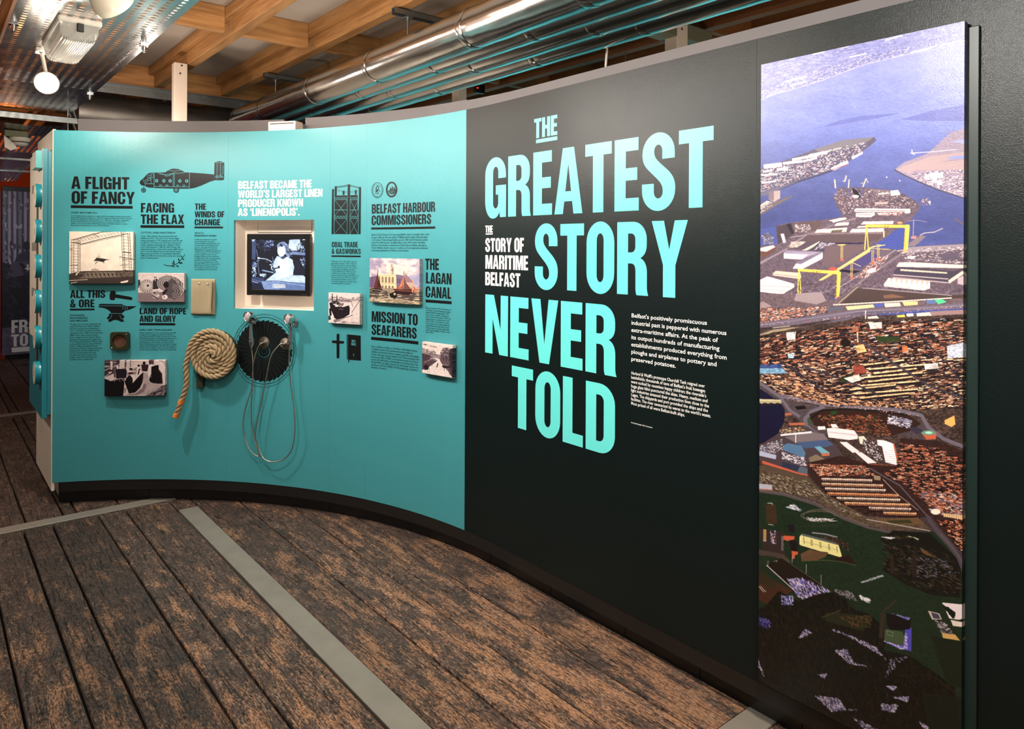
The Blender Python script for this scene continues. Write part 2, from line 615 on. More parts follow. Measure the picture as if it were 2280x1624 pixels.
def panel(s0, s1, mat, label, hole=False):
    m = MB()
    a, b = s0 + G, s1 - G
    if hole:
        m.curved(a, SN0, ZP0, ZP1, -.018, 0)
        m.curved(SN1, b, ZP0, ZP1, -.018, 0)
        m.curved(SN0, SN1, ZP0, ZN0, -.018, 0)
        m.curved(SN0, SN1, ZN1, ZP1, -.018, 0)
    else:
        m.curved(a, b, ZP0, ZP1, -.018, 0)
    o = m.build('panel', mat, wall_back)
    o['label'] = label
    return o


panel(0.0, s508, M_TEAL, 'teal panel at the left end')
panel(s508, s737, M_TEAL, 'teal panel with a square niche', True)
panel(s737, s817, M_TEAL, 'narrow teal panel')
panel(s817, s1037, M_TEAL, 'teal panel beside the charcoal one')
panel(s1037, s1682, M_DARK, 'charcoal panel with the big title')
panel(s1682, S_END, M_DARK, 'charcoal panel behind the aerial photograph')
# plinth: a flush lower trim, then the recessed kick board with its joints
MB().curved(.045, S_END, .078, ZP0 - .001, -.03, -.002).build('plinth_trim', M_TRIM, wall_back)
kk = [.055, .55, 1.15, 1.75, 2.35, 2.95, 3.4, 3.85, 4.22, 4.62, 5.0, 5.45, 5.95, 6.6, S_END]
for a, b in zip(kk[:-1], kk[1:]):
    MB().curved(a, b - .003, 0.0, .10, -.056, -.05).build('kick_board', M_KICK, wall_back)

# niche lining: top, bottom, two cheeks, back with its hatch
ND = -.135
nb = MB()
nb.curved(SN0, SN1, ZN1, ZN1 + .012, ND, -.018)
nb.curved(SN0, SN1, ZN0 - .012, ZN0, ND, -.018)
nb.curved(SN0 - .012, SN0, ZN0 - .012, ZN1 + .012, ND, -.018)
nb.curved(SN1, SN1 + .012, ZN0 - .012, ZN1 + .012, ND, -.018)
nb.curved(SN0 - .012, SN1 + .012, ZN0 - .012, ZN1 + .012, ND - .012, ND)
niche = nb.build('niche_lining', M_NICHE, wall_back)
sA, zA = W(575, 523, ND); sB, _ = W(694, 520, ND)
_, zT = W(575, 498, ND)
MB().curved(sA, sB, zA, ZN1, ND, ND + .004).build('hatch', M_NICHE, niche)
MB().curved(sA, sB, zA - .004, zA, ND, ND + .0015).curved(sA - .003, sA, zA, ZN1, ND, ND + .0015).curved(sB, sB + .003, zA, ZN1, ND, ND + .0015).build('hatch_joint', M_LINE, niche)

# ------------------------------------------------------------------ grey service wall showing above the panels
gw = MB()
sg0, sg1 = 0.06, SU(575, 560) + .03
gw2 = MB()
off_l, off_r = -.235, -.175
gw.curved(sg0, sg1, 1.9, 2.425, off_l - .02, off_l)
wall_left = tag(gw.build('wall_left', M_GREYW), 'grey board rising behind the top of the teal panels, left of the gap', 'wall', kind='structure')
sg2 = SU(660, 560) - .06
sgj = SU(984, 300)
gw2.curved(sg2, sgj - .001, 1.9, 2.418, off_r - .03, off_r - .006)
gw2.curved(sgj + .001, S_END, 1.9, 2.412, off_r - .03, off_r)
wall_right = tag(gw2.build('wall_right', M_GREYW), 'grey board rising behind the charcoal panels', 'wall', kind='structure')
# black sheet standing in for the dark depth seen through the gap
MB().curved(sg1 - .05, sg2 + .05, 1.9, 2.40, -.32, -.30).build('gap_black_sheet', M_BLACK, wall_back)
MB().curved(.0, S_END, 2.296, 2.306, -.16, -.02).build('top_rail', M_BLACK, wall_back)

# white end of the block, and its rear face
ye0, ye1 = 5.245, 5.985
we = MB().bbox(.618, ye0 - .012, .088, .636, ye1, 2.318, .002)
wall_end = tag(we.build('wall_end', M_WHITE), 'white end panel of the curved exhibition wall', 'wall', kind='structure')
rr_ = MB()
rr_.box(.64, ye1 - .03, .088, 2.9, ye1, 2.318)
rr_.box(.68, 5.30, 0, .70, 5.93, .1)
rr_.build('rear_panel', M_WHITE, wall_end)

# outer dark walls of the building, far away behind the partition
ow = MB().box(6.0, -2.6, -.1, 6.15, 16.2, 3.6)
wall_outer = tag(ow.build('wall_front', plain('dark_outer_wall', (46, 34, 28), .8, scale=3, var=.2)), 'dark outer wall of the building beyond the pipes', 'wall', kind='structure')
ow2 = MB().box(-4.2, 15.9, -.1, 6.1, 16.2, 3.6)
tag(ow2.build('wall_far', plain('far_orange_wall', (150, 74, 44), .8, scale=3, var=.15)), 'rust-coloured wall at the far end of the next gallery', 'wall', kind='structure')

bw = MB().box(5.80, 1.6, .02, 5.86, 9.0, 2.38).box(3.0, 8.75, .02, 5.79, 8.80, 2.38)  # unseen walls, added so that the foil pipes reflect teal
tag(bw.build('wall_beyond', M_TEAL), 'unseen teal walls added behind the partition, reflected in the pipes', 'wall', kind='structure')

# ------------------------------------------------------------------ ceiling
ZJ = 3.10
cb = MB().box(-4.2, -2.6, 3.285, 6.15, 16.2, 3.33)
ceiling = tag(cb.build('ceiling', plain('ceiling_board', (176, 164, 152), .8, scale=2.2, var=.16)), 'pale board ceiling laid over pine joists', 'ceiling', kind='structure')
jx = [1.685 + .612 * i for i in range(-6, 8)]
for x in jx:
    for (ya, yb) in ((-2.5, 7.42), (7.55, 16.1)):
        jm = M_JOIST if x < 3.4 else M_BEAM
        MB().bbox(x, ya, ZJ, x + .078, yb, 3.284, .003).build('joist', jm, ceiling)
        MB().bbox(x - .048, ya, ZJ + .105, x - .001, yb, 3.284, .003).build('ledger', jm, ceiling)
ny = {0: (5.205, 2.2), 1: (5.205, 2.6)}
for i, x in enumerate(jx[:-1]):
    for y in (-1.0, 1.1, 3.0, 5.2, 9.6, 11.8, 14.0):
        if y == 3.0 and x < 3.3:
            continue
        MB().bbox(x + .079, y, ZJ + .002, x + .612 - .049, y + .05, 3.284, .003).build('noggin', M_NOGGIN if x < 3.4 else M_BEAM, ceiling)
# trimmer beam carrying the joist ends and the steel angle below it
MB().bbox(-4.1, 7.425, ZJ - .01, 6.0, 7.545, 3.284, .003).build('trimmer', M_NOGGIN, ceiling)
ang = MB().box(-.5, 7.36, 3.072, 6.0, 7.42, 3.080).box(-.5, 7.40, 2.99, 6.0, 7.408, 3.075)
for i in range(12):
    ang.box(.4 + i * .42, 7.345, 3.028, .43 + i * .42, 7.40, 3.048)
tag(ang.build('trim_6', M_GALV), 'thin steel angle along the underside of the far ceiling beam', 'trim', kind='structure')

# ------------------------------------------------------------------ white posts
def post(x, y, w, d, z0, z1, name, label):
    m = MB().bbox(x, y, z0, x + w, y + d, z1, .003)
    o = m.build(name, plain('white_gloss_post', (232, 218, 204), .4, var=.03))
    tag(o, label, 'post', kind='structure')
    b = MB()
    for k in (-.06, .05):
        b.cyl((x + w * (.5 + k), y - .002, z1 - .05 + k * .6), (x + w * (.5 + k), y + .001, z1 - .05 + k * .6), .008, n=8)
    b.build('bolt_hole', M_LINE, o)
    return o


px0, _ = at_y(385, 220, 6.3); px1, _ = at_y(414, 220, 6.3)
post(px0, 6.3, px1 - px0, .08, 0, 3.10, 'pillar_1', 'white square post rising to the joists above the left half of the teal wall')
px0, _ = at_y(1017, 210, 5.2)
post(px0, 5.2, .09, .10, 0, 3.10, 'pillar_2', 'white post seen under the pipes beside the small red light')
px0, _ = at_y(1503, 50, 2.92)
post(px0, 2.92, .11, .10, 0, 3.10, 'pillar_3', 'white post seen behind the grey board above the charcoal wall')
px0, _ = at_y(843, 245, 6.6)
post(px0, 6.6, .10, .08, 0, 3.10, 'pillar_4', 'white post barely showing over the teal wall beneath the pipes')

# ------------------------------------------------------------------ the four foil covered pipes
ZPI = 2.815
pipes = [(2.365, .112, 'thick foil-wrapped duct, the first of the four over the wall and the brightest'),
         (2.585, .088, 'foil-wrapped pipe next to the thick bright duct'),
         (2.775, .088, 'foil-wrapped pipe between the second and the outermost of the four'),
         (2.965, .088, 'outermost of the four foil-wrapped pipes, furthest from the tray')]
rp = random.Random(9)
for (x, r, lab) in pipes:
    root = empty('foil_pipe', (x, 2.0, ZPI), lab, 'pipe', 'foil-wrapped pipes running over the wall')
    y = -2.4 + rp.uniform(0, .4)
    while y < 6.95:
        L = rp.uniform(.85, 1.1)
        ye = min(y + L, 7.0)
        n = 28
        m = MB()
        prof = [(0, r * .985), (.012, r * 1.012), (.03, r * 1.0)]
        k = 12
        for i in range(1, k):
            prof.append((.03 + (ye - y - .05) * i / k, r * (1 + rp.uniform(-.012, .010))))
        prof += [(ye - y - .012, r * 1.005), (ye - y, r * .985)]
        m.lathe(prof, (x, y, ZPI), (0, 1, 0), n=n)
        m.build('sleeve', M_FOIL, root, fix=False)
        t = MB().lathe([(-.03, r * 1.014), (-.028, r * 1.02), (.018, r * 1.02), (.02, r * 1.014)], (x, ye, ZPI), (0, 1, 0), n=n)
        t.build('tape_band', M_FOIL, root, fix=False)
        y = ye + .004

# ------------------------------------------------------------------ channels and rods that carry the pipes
def hanger(y, zc, label):
    root = empty('pipe_hanger', (2.3, y, zc), label, 'hanger')
    m = MB()
    m.box(2.26, y - .021, zc + .038, 3.15, y + .021, zc + .041)
    m.box(2.26, y - .021, zc, 3.15, y - .018, zc + .041)
    m.box(2.26, y + .018, zc, 3.15, y + .021, zc + .041)
    m.box(2.26, y - .021, zc, 3.15, y - .012, zc + .003)
    m.box(2.26, y + .012, zc, 3.15, y + .021, zc + .003)
    m.build('channel', M_GALV, root)
    for x, r_ in ((2.365, .112), (2.585, .088), (2.775, .088), (2.965, .088)):
        q = MB().cyl((x, y, ZPI + r_ * 1.03), (x, y, zc), .006, n=8)
        q.box(x - .022, y - .03, zc - .006, x + .022, y + .03, zc)
        q.cyl((x, y, zc - .022), (x, y, zc - .006), .011, n=6)
        q.build('rod', M_GALV, root)


hanger(3.95, 3.05, 'galvanised channel and rods holding the pipes above the teal wall, nearer one')
hanger(6.15, 3.05, 'galvanised channel and rods holding the pipes, further one by the white post')
hanger(1.4, 3.05, 'galvanised channel and rods holding the pipes above the charcoal wall')

# ------------------------------------------------------------------ big dark duct crossing behind
dk = MB()
prof = []
x = 1.13
i = 0
while x < 5.8:
    prof.append((x - 1.13, .195 if i % 2 == 0 else .199)); x += .11; i += 1
dk.lathe(prof, (1.13, 8.0, 2.88), (1, 0, 0), n=40)
dk.cyl((1.13, 8.0, 2.88), (1.132, 8.0, 2.88), .195, n=40)
for x in (1.9, 3.4, 4.9):
    dk.box(x, 7.99, 3.06, x + .03, 8.01, 3.10)
M_DUCT = NT('dark_duct_steel'); M_DUCT.set(Base_Color=M_DUCT.mix(M_DUCT.noise(M_DUCT.world((1.2, 6, 6)), 2.4, 4), (.10, .095, .09), (.5, .48, .45)), Metallic=.9, Roughness=.42); M_DUCT = M_DUCT.m
tag(dk.build('ventilation_duct', M_DUCT, fix=False), 'dark round duct crossing under the ceiling behind the white post', 'duct')
sb = MB().cyl((.98, 7.56, 2.9), (1.16, 7.70, 2.45), .012, n=8).cyl((1.02, 7.56, 2.9), (1.20, 7.70, 2.45), .012, n=8)
tag(sb.build('stay_rod', M_GALV), 'pair of slanting steel rods below the far end of the tray', 'rod')

# foil piece and small rod beyond the charcoal wall
fx = MB().cyl((4.15, 3.73, 2.82), (4.15, 3.73, 3.099), .006, n=8).lathe([(0, .06), (.25, .062), (.28, .066), (.31, .062), (.8, .06)], (3.72, 3.62, 2.78), (.97, .25, -.08), n=20)
tag(fx.build('foil_pipe', M_FOIL, fix=False), 'short foil-wrapped pipe crossing in the dark above the charcoal wall', 'pipe')
ax, az = at_y(1347, 90, 2.95)
tag(MB().tube([(ax, 2.95, az), (ax, 2.95, az - .06), (ax - .015, 2.95, az - .2), (ax - .015, 2.95, az - .4)], .007).cyl((ax, 2.95, az - .01), (ax, 2.95, 3.285), .007, n=8).build('hanging_rod', M_WPL), 'thin pale rod hanging above the charcoal wall', 'rod')
bx, by = at_z(1445, 75, 2.95)
tag(MB().bbox(bx - .5, by - .07, 2.96, bx + .55, by + .07, 3.06, .004).build('beam', plain('grey_green_board', (112, 112, 92), .6)), 'grey-green board beside the white post above the charcoal wall', 'beam', kind='structure')
rx, rz = at_y(1050, 199, 5.2)
rd = MB().bbox(rx - .01, 5.14, rz - .04, rx + .09, 5.18, rz + .04, .004).cyl((rx + .05, 5.16, rz + .04), (rx + .05, 5.16, 3.1), .006, n=8)
red = tag(rd.build('alarm_sensor', M_BLKPL), 'small dark sensor with a red light beside a white post', 'sensor')
MB().cyl((rx + .004, 5.14, rz), (rx + .004, 5.134, rz), .006, n=10).build('red_light', plain('red_led', (255, 40, 30), .4, emit=(255, 20, 10), estr=6), red)

# white housing on top of the wall, in the gap
s_a, z_a = W(595, 297, -.05); s_b, _ = W(655, 297, -.05); _, z_t = W(595, 277, -.05)
wbx = MB().curved(s_a, s_b, z_a - .02, z_t, -.13, -.05, ds=1)
wb = tag(wbx.build('service_box', M_WHITE), 'small white housing standing in the gap on top of the teal wall', 'box')
MB().curved(s_a + .012, s_b - .012, z_t - .016, z_t - .010, -.05, -.048, ds=1).build('slot', M_LINE, wb)

# ------------------------------------------------------------------ perforated tray
def tray(y0, y1, x0, x1, z0, z1, label, sag=0.0):
    root = empty('perforated_tray', ((x0 + x1) / 2, y0, z0), label, 'cable tray')
    px_, py_ = .0485, .046
    nx = int((x1 - x0) / px_); ny_ = int((y1 - y0) / py_)
    ox = x0 + ((x1 - x0) - nx * px_) / 2
    hole = [Vector((.0135 * math.cos(2 * PI * (k + .5) / 8), .0072 * math.sin(2 * PI * (k + .5) / 8))) for k in range(8)]
    vs = []; fs = []
    def zz(x, y):
        t = (y - y0) / (y1 - y0)
        return z0 + (z1 - z0) * t - sag * 4 * ((x - x0) / (x1 - x0)) * (1 - (x - x0) / (x1 - x0))
    for j in range(ny_):
        for i in range(nx):
            cx = ox + (i + .5) * px_; cy = y0 + (j + .5) * py_
            b = len(vs)
            hx, hy = px_ / 2, py_ / 2
            ring = [(hx, hy * .5), (hx * .5, hy), (-hx * .5, hy), (-hx, hy * .5), (-hx, -hy * .5), (-hx * .5, -hy), (hx * .5, -hy), (hx, -hy * .5)]
            ring = [(hx, 0), (hx, hy), (0, hy), (-hx, hy), (-hx, 0), (-hx, -hy), (0, -hy), (hx, -hy)]
            for q in ring:
                vs.append((cx + q[0], cy + q[1], zz(cx + q[0], cy + q[1])))
            big = 1.0 if (j % 4) < 2 else .8
            sl = (i * 7 + j * 13) % 5
            for k in range(8):
                th = 2 * PI * k / 8
                ry = .0125 if (j // 2) % 2 == 0 else .008
                q = (.0132 * math.cos(th), ry * math.sin(th))
                vs.append((cx + q[0], cy + q[1], zz(cx, cy)))
            for k in range(8):
                fs.append((b + k, b + (k + 1) % 8, b + 8 + (k + 1) % 8, b + 8 + k))
    m = MB().add(vs, fs)
    sh = m.build('perforated_sheet', M_TRAY, root, fix=False)
    e = MB()
    for (a, b2) in ((x0, ox), (ox + nx * px_, x1)):
        e.add([(a, y0, z0), (b2, y0, z0), (b2, y1, z1), (a, y1, z1)], [(0, 1, 2, 3)])
    for xs in (x0, x1):
        d = .004 if xs == x0 else -.004
        e.add([(xs, y0, z0), (xs, y1, z1), (xs, y1, z1 + .05), (xs, y0, z0 + .05)], [(0, 1, 2, 3)])
        e.add([(xs, y0, z0 + .05), (xs, y1, z1 + .05), (xs + d * 3, y1, z1 + .05), (xs + d * 3, y0, z0 + .05)], [(0, 1, 2, 3)])
    e.build('side_flange', M_TRAY, root, fix=False)
    return root


TX0, TX1 = .325, .955
t1 = tray(-2.3, 6.98, TX0, TX1, 2.70, 2.70, 'wide perforated steel tray with lamps under it, beside the pine joists')
for y in (4.34, 6.0, 2.2):
    for x in (.345, .935):
        MB().cyl((x, y, 2.66), (x, y, 2.72), .009, n=8).box(x - .02, y - .022, 2.692, x + .02, y + .022, 2.699).cyl((x, y, 2.672), (x, y, 2.688), .014, n=6).build('bolt', M_CHROME, t1)
t2 = tray(7.12, 11.6, TX0, TX1, 2.62, 2.46, 'sagging far length of the perforated steel tray', .03)
for y in (8.9, 10.3):
    MB().box(.25, y, 2.47, 1.03, y + .03, 2.49).build('cross_bar', M_GALV, t2)
brk = MB().box(.30, 6.99, 2.665, 1.0, 7.05, 2.67).box(.30, 6.99, 2.62, 1.0, 6.994, 2.67)
for x in (.345, .935):
    brk.cyl((x, 7.02, 2.56), (x, 7.02, 3.05), .006, n=8).cyl((x, 7.02, 2.64), (x, 7.02, 2.655), .014, n=6)
tag(brk.build('tray_bracket', M_GALV), 'steel angle bracket joining the two lengths of perforated tray', 'bracket')
# brown timber alongside the tray
tag(MB().bbox(.10, -2.3, 2.66, .262, 7.3, 2.80, .004).build('beam', M_BEAM), 'brown timber rail along the left side of the perforated tray', 'beam', kind='structure')

# ------------------------------------------------------------------ far gallery at the left edge
fpy = 12.35
xa, _ = at_y(6, 600, fpy); xb, _ = at_y(95, 600, fpy)
_, ztp = at_y(40, 437, fpy); _, zhd = at_y(40, 426, fpy); _, zbt = at_y(40, 800, fpy)

# ================================================================== LETTERING
def qe(p0, c, p1, n=7):
    """quarter ellipse from p0 to p1 bulging to corner c (p0 excluded)"""
    out = []
    for i in range(1, n + 1):
        t = PI / 2 * i / n
        a, b = math.cos(t), math.sin(t)
        # centre = p0 + p1 - c
        ox, oy = p0[0] + p1[0] - c[0], p0[1] + p1[1] - c[1]
        out.append((ox + (p0[0] - ox) * a + (p1[0] - ox) * b, oy + (p0[1] - oy) * a + (p1[1] - oy) * b))
    return out


def bz(p0, p1, p2, p3, n=8):
    out = []
    for i in range(1, n + 1):
        t = i / n; u = 1 - t
        out.append(tuple(u ** 3 * a + 3 * u * u * t * b + 3 * u * t * t * c + t ** 3 * d for a, b, c, d in zip(p0, p1, p2, p3)))
    return out


def path(*cmds):
    """(x,y) point | ('E',cx,cy,x,y) quarter ellipse | ('C',x1,y1,x2,y2,x,y) bezier"""
    pts = []
    for c in cmds:
        if c[0] == 'E':
            pts += qe(pts[-1], c[1:3], c[3:5])
        elif c[0] == 'C':
            pts += bz(pts[-1], c[1:3], c[3:5], c[5:7])
        else:
            pts.append(c)
    return pts


def rr(x0, y0, x1, y1, rx, ry):
    return path((x0, y0 + ry), (x0, y1 - ry), ('E', x0, y1, x0 + rx, y1), (x1 - rx, y1), ('E', x1, y1, x1, y1 - ry), (x1, y0 + ry), ('E', x1, y0, x1 - rx, y0), (x0 + rx, y0), ('E', x0, y0, x0, y0 + ry))


def mir(pts, w):
    return [(w - x, y) for x, y in pts]


S_, T_ = .205, .175
GL = {}
GL['A'] = (.60, [[[(0, 0), (.185, 0), (.215, .19), (.385, .19), (.415, 0), (.60, 0), (.42, 1), (.18, 1)], [(.237, .34), (.30, .76), (.363, .34)]]])
GL['B'] = (.555, [[path((0, 0), (.30, 0), ('E', .555, 0, .555, .24), (.555, .33), ('C', .555, .44, .52, .50, .44, .525), ('C', .51, .55, .54, .62, .54, .70), (.54, .76), ('E', .54, 1, .30, 1), (0, 1)),
    path((S_, .16), (S_, .44), (.27, .44), ('E', .345, .44, .345, .36), (.345, .25), ('E', .345, .16, .27, .16)),
    path((S_, .59), (S_, .84), (.265, .84), ('E', .335, .84, .335, .765), (.335, .665), ('E', .335, .59, .265, .59))]])
GL['C'] = (.545, [[path((.545, .60), (.345, .60), (.345, .76), ('E', .345, .855, .275, .855), ('E', .205, .855, .205, .76), (.205, .24), ('E', .205, .145, .275, .145), ('E', .345, .145, .345, .24), (.345, .41), (.545, .41), (.545, .27), ('E', .545, -.02, .275, -.02), ('E', 0, -.02, 0, .27), (0, .73), ('E', 0, 1.02, .275, 1.02), ('E', .545, 1.02, .545, .73))]])
GL['D'] = (.56, [[path((0, 0), (.27, 0), ('E', .56, 0, .56, .28), (.56, .72), ('E', .56, 1, .27, 1), (0, 1)), path((S_, .165), (S_, .835), (.265, .835), ('E', .35, .835, .35, .74), (.35, .26), ('E', .35, .165, .265, .165))]])
GL['E'] = (.44, [[[(0, 0), (.44, 0), (.44, T_), (S_, T_), (S_, .42), (.41, .42), (.41, .59), (S_, .59), (S_, 1 - T_), (.43, 1 - T_), (.43, 1), (0, 1)]]])
GL['F'] = (.42, [[[(0, 0), (S_, 0), (S_, .40), (.39, .40), (.39, .575), (S_, .575), (S_, 1 - T_), (.42, 1 - T_), (.42, 1), (0, 1)]]])
GL['G'] = (.55, [[path((.55, .54), (.28, .54), (.28, .385), (.345, .385), (.345, .25), ('E', .345, .15, .275, .15), ('E', .205, .15, .205, .25), (.205, .76), ('E', .205, .86, .275, .86), ('E', .345, .86, .345, .77), (.345, .66), (.545, .66), (.545, .73), ('E', .545, 1.02, .27, 1.02), ('E', 0, 1.02, 0, .73), (0, .27), ('E', 0, -.02, .20, -.02), ('C', .29, -.02, .34, .02, .375, .09), (.395, 0), (.55, 0))]])
GL['H'] = (.565, [[[(0, 0), (S_, 0), (S_, .41), (.36, .41), (.36, 0), (.565, 0), (.565, 1), (.36, 1), (.36, .59), (S_, .59), (S_, 1), (0, 1)]]])
GL['I'] = (S_, [[[(0, 0), (S_, 0), (S_, 1), (0, 1)]]])
GL['K'] = (.60, [[[(0, 0), (S_, 0), (S_, .27), (.262, .39), (.40, 0), (.61, 0), (.395, .60), (.60, 1), (.395, 1), (S_, .57), (S_, 1), (0, 1)]]])
GL['L'] = (.42, [[[(0, 0), (.42, 0), (.42, T_), (S_, T_), (S_, 1), (0, 1)]]])
GL['M'] = (.74, [[[(0, 0), (.18, 0), (.18, .70), (.29, 0), (.45, 0), (.56, .70), (.56, 0), (.74, 0), (.74, 1), (.485, 1), (.37, .36), (.255, 1), (0, 1)]]])
GL['N'] = (.57, [[[(0, 0), (.185, 0), (.185, .60), (.355, 0), (.57, 0), (.57, 1), (.385, 1), (.385, .42), (.215, 1), (0, 1)]]])
GL['O'] = (.56, [[path((0, .28), (0, .72), ('E', 0, 1.02, .28, 1.02), ('E', .56, 1.02, .56, .72), (.56, .28), ('E', .56, -.02, .28, -.02), ('E', 0, -.02, 0, .28)), path((.21, .25), (.21, .75), ('E', .21, .85, .28, .85), ('E', .35, .85, .35, .75), (.35, .25), ('E', .35, .15, .28, .15), ('E', .21, .15, .21, .25))]])
GL['P'] = (.55, [[path((0, 0), (S_, 0), (S_, .37), (.30, .37), ('E', .55, .37, .55, .60), (.55, .76), ('E', .55, 1, .30, 1), (0, 1)), path((S_, .53), (S_, .84), (.265, .84), ('E', .34, .84, .34, .76), (.34, .61), ('E', .34, .53, .265, .53))]])
GL['R'] = (.575, [[path((0, 0), (S_, 0), (S_, .43), (.26, .43), ('C', .33, .43, .345, .38, .345, .31), (.345, .12), ('C', .345, .06, .35, .03, .365, 0), (.575, 0), ('C', .555, .05, .55, .08, .55, .14), (.55, .30), ('C', .55, .42, .50, .48, .43, .505), ('C', .51, .54, .545, .60, .545, .70), (.545, .76), ('E', .545, 1, .30, 1), (0, 1)), path((S_, .58), (S_, .84), (.265, .84), ('E', .34, .84, .34, .765), (.34, .655), ('E', .34, .58, .265, .58))]])
GL['S'] = (.55, [[path((0, .345), (.20, .345), (.20, .24), ('E', .20, .145, .275, .145), ('E', .35, .145, .35, .235), ('C', .35, .31, .32, .35, .24, .42), (.11, .53), ('C', .03, .60, .005, .66, .005, .75), ('E', .005, 1.02, .275, 1.02), ('E', .54, 1.02, .54, .75), (.54, .665), (.34, .665), (.34, .77), ('E', .34, .86, .272, .86), ('E', .205, .86, .205, .775), ('C', .205, .71, .225, .68, .30, .615), (.43, .51), ('C', .52, .43, .55, .37, .55, .26), ('E', .55, -.02, .275, -.02), ('E', 0, -.02, 0, .25))]])
GL['T'] = (.52, [[[(.1575, 0), (.3625, 0), (.3625, .825), (.52, .825), (.52, 1), (0, 1), (0, .825), (.1575, .825)]]])
GL['U'] = (.555, [[path((0, 1), (0, .26), ('E', 0, -.02, .2775, -.02), ('E', .555, -.02, .555, .26), (.555, 1), (.35, 1), (.35, .24), ('E', .35, .145, .2775, .145), ('E', .205, .145, .205, .24), (.205, 1))]])
GL['V'] = (.59, [[[(.19, 0), (.40, 0), (.59, 1), (.385, 1), (.295, .30), (.205, 1), (0, 1)]]])
GL['W'] = (.86, [[[(.14, 0), (.335, 0), (.43, .58), (.525, 0), (.72, 0), (.86, 1), (.67, 1), (.60, .34), (.51, 1), (.35, 1), (.26, .34), (.19, 1), (0, 1)]]])
GL['X'] = (.60, [[[(0, 0), (.20, 0), (.30, .30), (.40, 0), (.60, 0), (.405, .51), (.59, 1), (.39, 1), (.30, .72), (.21, 1), (.01, 1), (.195, .51)]]])
GL['Y'] = (.60, [[[(.1975, 0), (.4025, 0), (.4025, .42), (.60, 1), (.39, 1), (.30, .62), (.21, 1), (0, 1), (.1975, .42)]]])
GL['&'] = (.62, [[path((.62, 0), (.42, 0), (.385, .07), ('C', .33, 0, .28, -.02, .21, -.02), ('E', 0, -.02, 0, .24), ('C', 0, .38, .06, .45, .15, .53), ('C', .09, .64, .075, .70, .075, .78), ('E', .075, 1.02, .26, 1.02), ('E', .44, 1.02, .44, .79), ('C', .44, .66, .38, .60, .31, .53), (.405, .33), ('C', .43, .39, .44, .43, .44, .49), (.60, .49), ('C', .60, .37, .57, .27, .51, .18)),
    path((.225, .42), ('C', .19, .38, .17, .33, .17, .26), ('E', .17, .15, .225, .15), ('C', .26, .15, .29, .18, .31, .23)),
    path((.26, .655), ('C', .29, .70, .305, .74, .305, .80), ('E', .305, .88, .26, .88), ('E', .215, .88, .215, .80), ('C', .215, .75, .23, .70, .26, .655))]])
GL[','] = (.19, [[[(0, .18), (0, 0), (.07, 0), (0, -.14), (.09, -.14), (.19, .02), (.19, .18)]]])
GL['.'] = (.19, [[[(0, 0), (.19, 0), (.19, .185), (0, .185)]]])
GL["'"] = (.17, [[[(0, 1), (0, .83), (.07, .83), (.0, .68), (.08, .68), (.17, .84), (.17, 1)]]])
GL['`'] = (.17, [[[(.17, .68), (.17, .85), (.10, .85), (.17, 1), (.09, 1), (0, .84), (0, .68)]]])
GL[' '] = (.20, [])
GAPL = .056


def word_polys(txt):
    """list of (outer, *holes) in em units, and the set width"""
    x = 0.0
    out = []
    for ch in txt:
        w, shapes = GL[ch]
        for sh in shapes:
            out.append([[(px + x, py) for px, py in lp] for lp in sh])
        x += w + GAPL
    return out, x - GAPL


def tess(loops):
    """triangles of an outline with holes: vertices, faces"""
    L = [[Vector((p[0], p[1], 0)) for p in lp] for lp in loops]
    flat = [p for lp in L for p in lp]
    return flat, [tuple(t) for t in tessellate_polygon(L)]


def lay(polys, name, mat, parent, off=.0009, step=.05, surf=None, label=None):
    """lay flat outlines given in (s, z) on the wall as a thin print"""
    bm = bmesh.new()
    for loops in polys:
        vs, fs = tess(loops)
        bv = [bm.verts.new(v) for v in vs]
        for f in fs:
            try:
                bm.faces.new([bv[i] for i in f])
            except ValueError:
                pass
    if surf is None and bm.verts:
        smin = min(v.co.x for v in bm.verts); smax = max(v.co.x for v in bm.verts)
        if smin < S_ARC:
            k = math.floor(smin / step) + 1
            while k * step < min(smax, S_ARC):
                bmesh.ops.bisect_plane(bm, geom=list(bm.verts) + list(bm.edges) + list(bm.faces), plane_co=(k * step, 0, 0), plane_no=(1, 0, 0), dist=1e-6)
                k += 1
    fn = surf or (lambda x, z: wp(x, z, off))
    for v in bm.verts:
        v.co = Vector(fn(v.co.x, v.co.y))
    me = bpy.data.meshes.new(name)
    bm.to_mesh(me); bm.free()
    me.materials.append(mat)
    o = bpy.data.objects.new(name, me)
    COL.objects.link(o)
    attach(o, parent)
    if label:
        o['label'] = label
    return o


def fit(polys, w, s0, s1, z0, z1):
    k = (s1 - s0) / w
    return [[[(s0 + x * k, z0 + y * (z1 - z0)) for x, y in lp] for lp in loops] for loops in polys]


def rect(s0, z0, s1, z1):
    return [[(s0, z0), (s1, z0), (s1, z1), (s0, z1)]]


def heading(lines, mat, parent, under=None, name='heading', label=None):
    """lines: (text, uL, uR, (u,v) cap top, (u,v) baseline) measured in the photograph"""
    ps = []
    for (t, uL, uR, top, bot) in lines:
        z1 = W(*top)[1]; z0 = W(*bot)[1]
        vm = (top[1] + bot[1]) / 2
        polys, w = word_polys(t)
        ps += fit(polys, w, W(uL, vm)[0], W(uR, vm)[0], z0, z1)
    if under:
        uL, uR, vt, vb = under
        sL, za = W(uL, vt); _, zb = W(uL, vb)
        ps.append(rect(sL, zb, W(uR, (vt + vb) / 2)[0], za))
    return lay(ps, name, mat, parent, label=label)


_tmp = {}


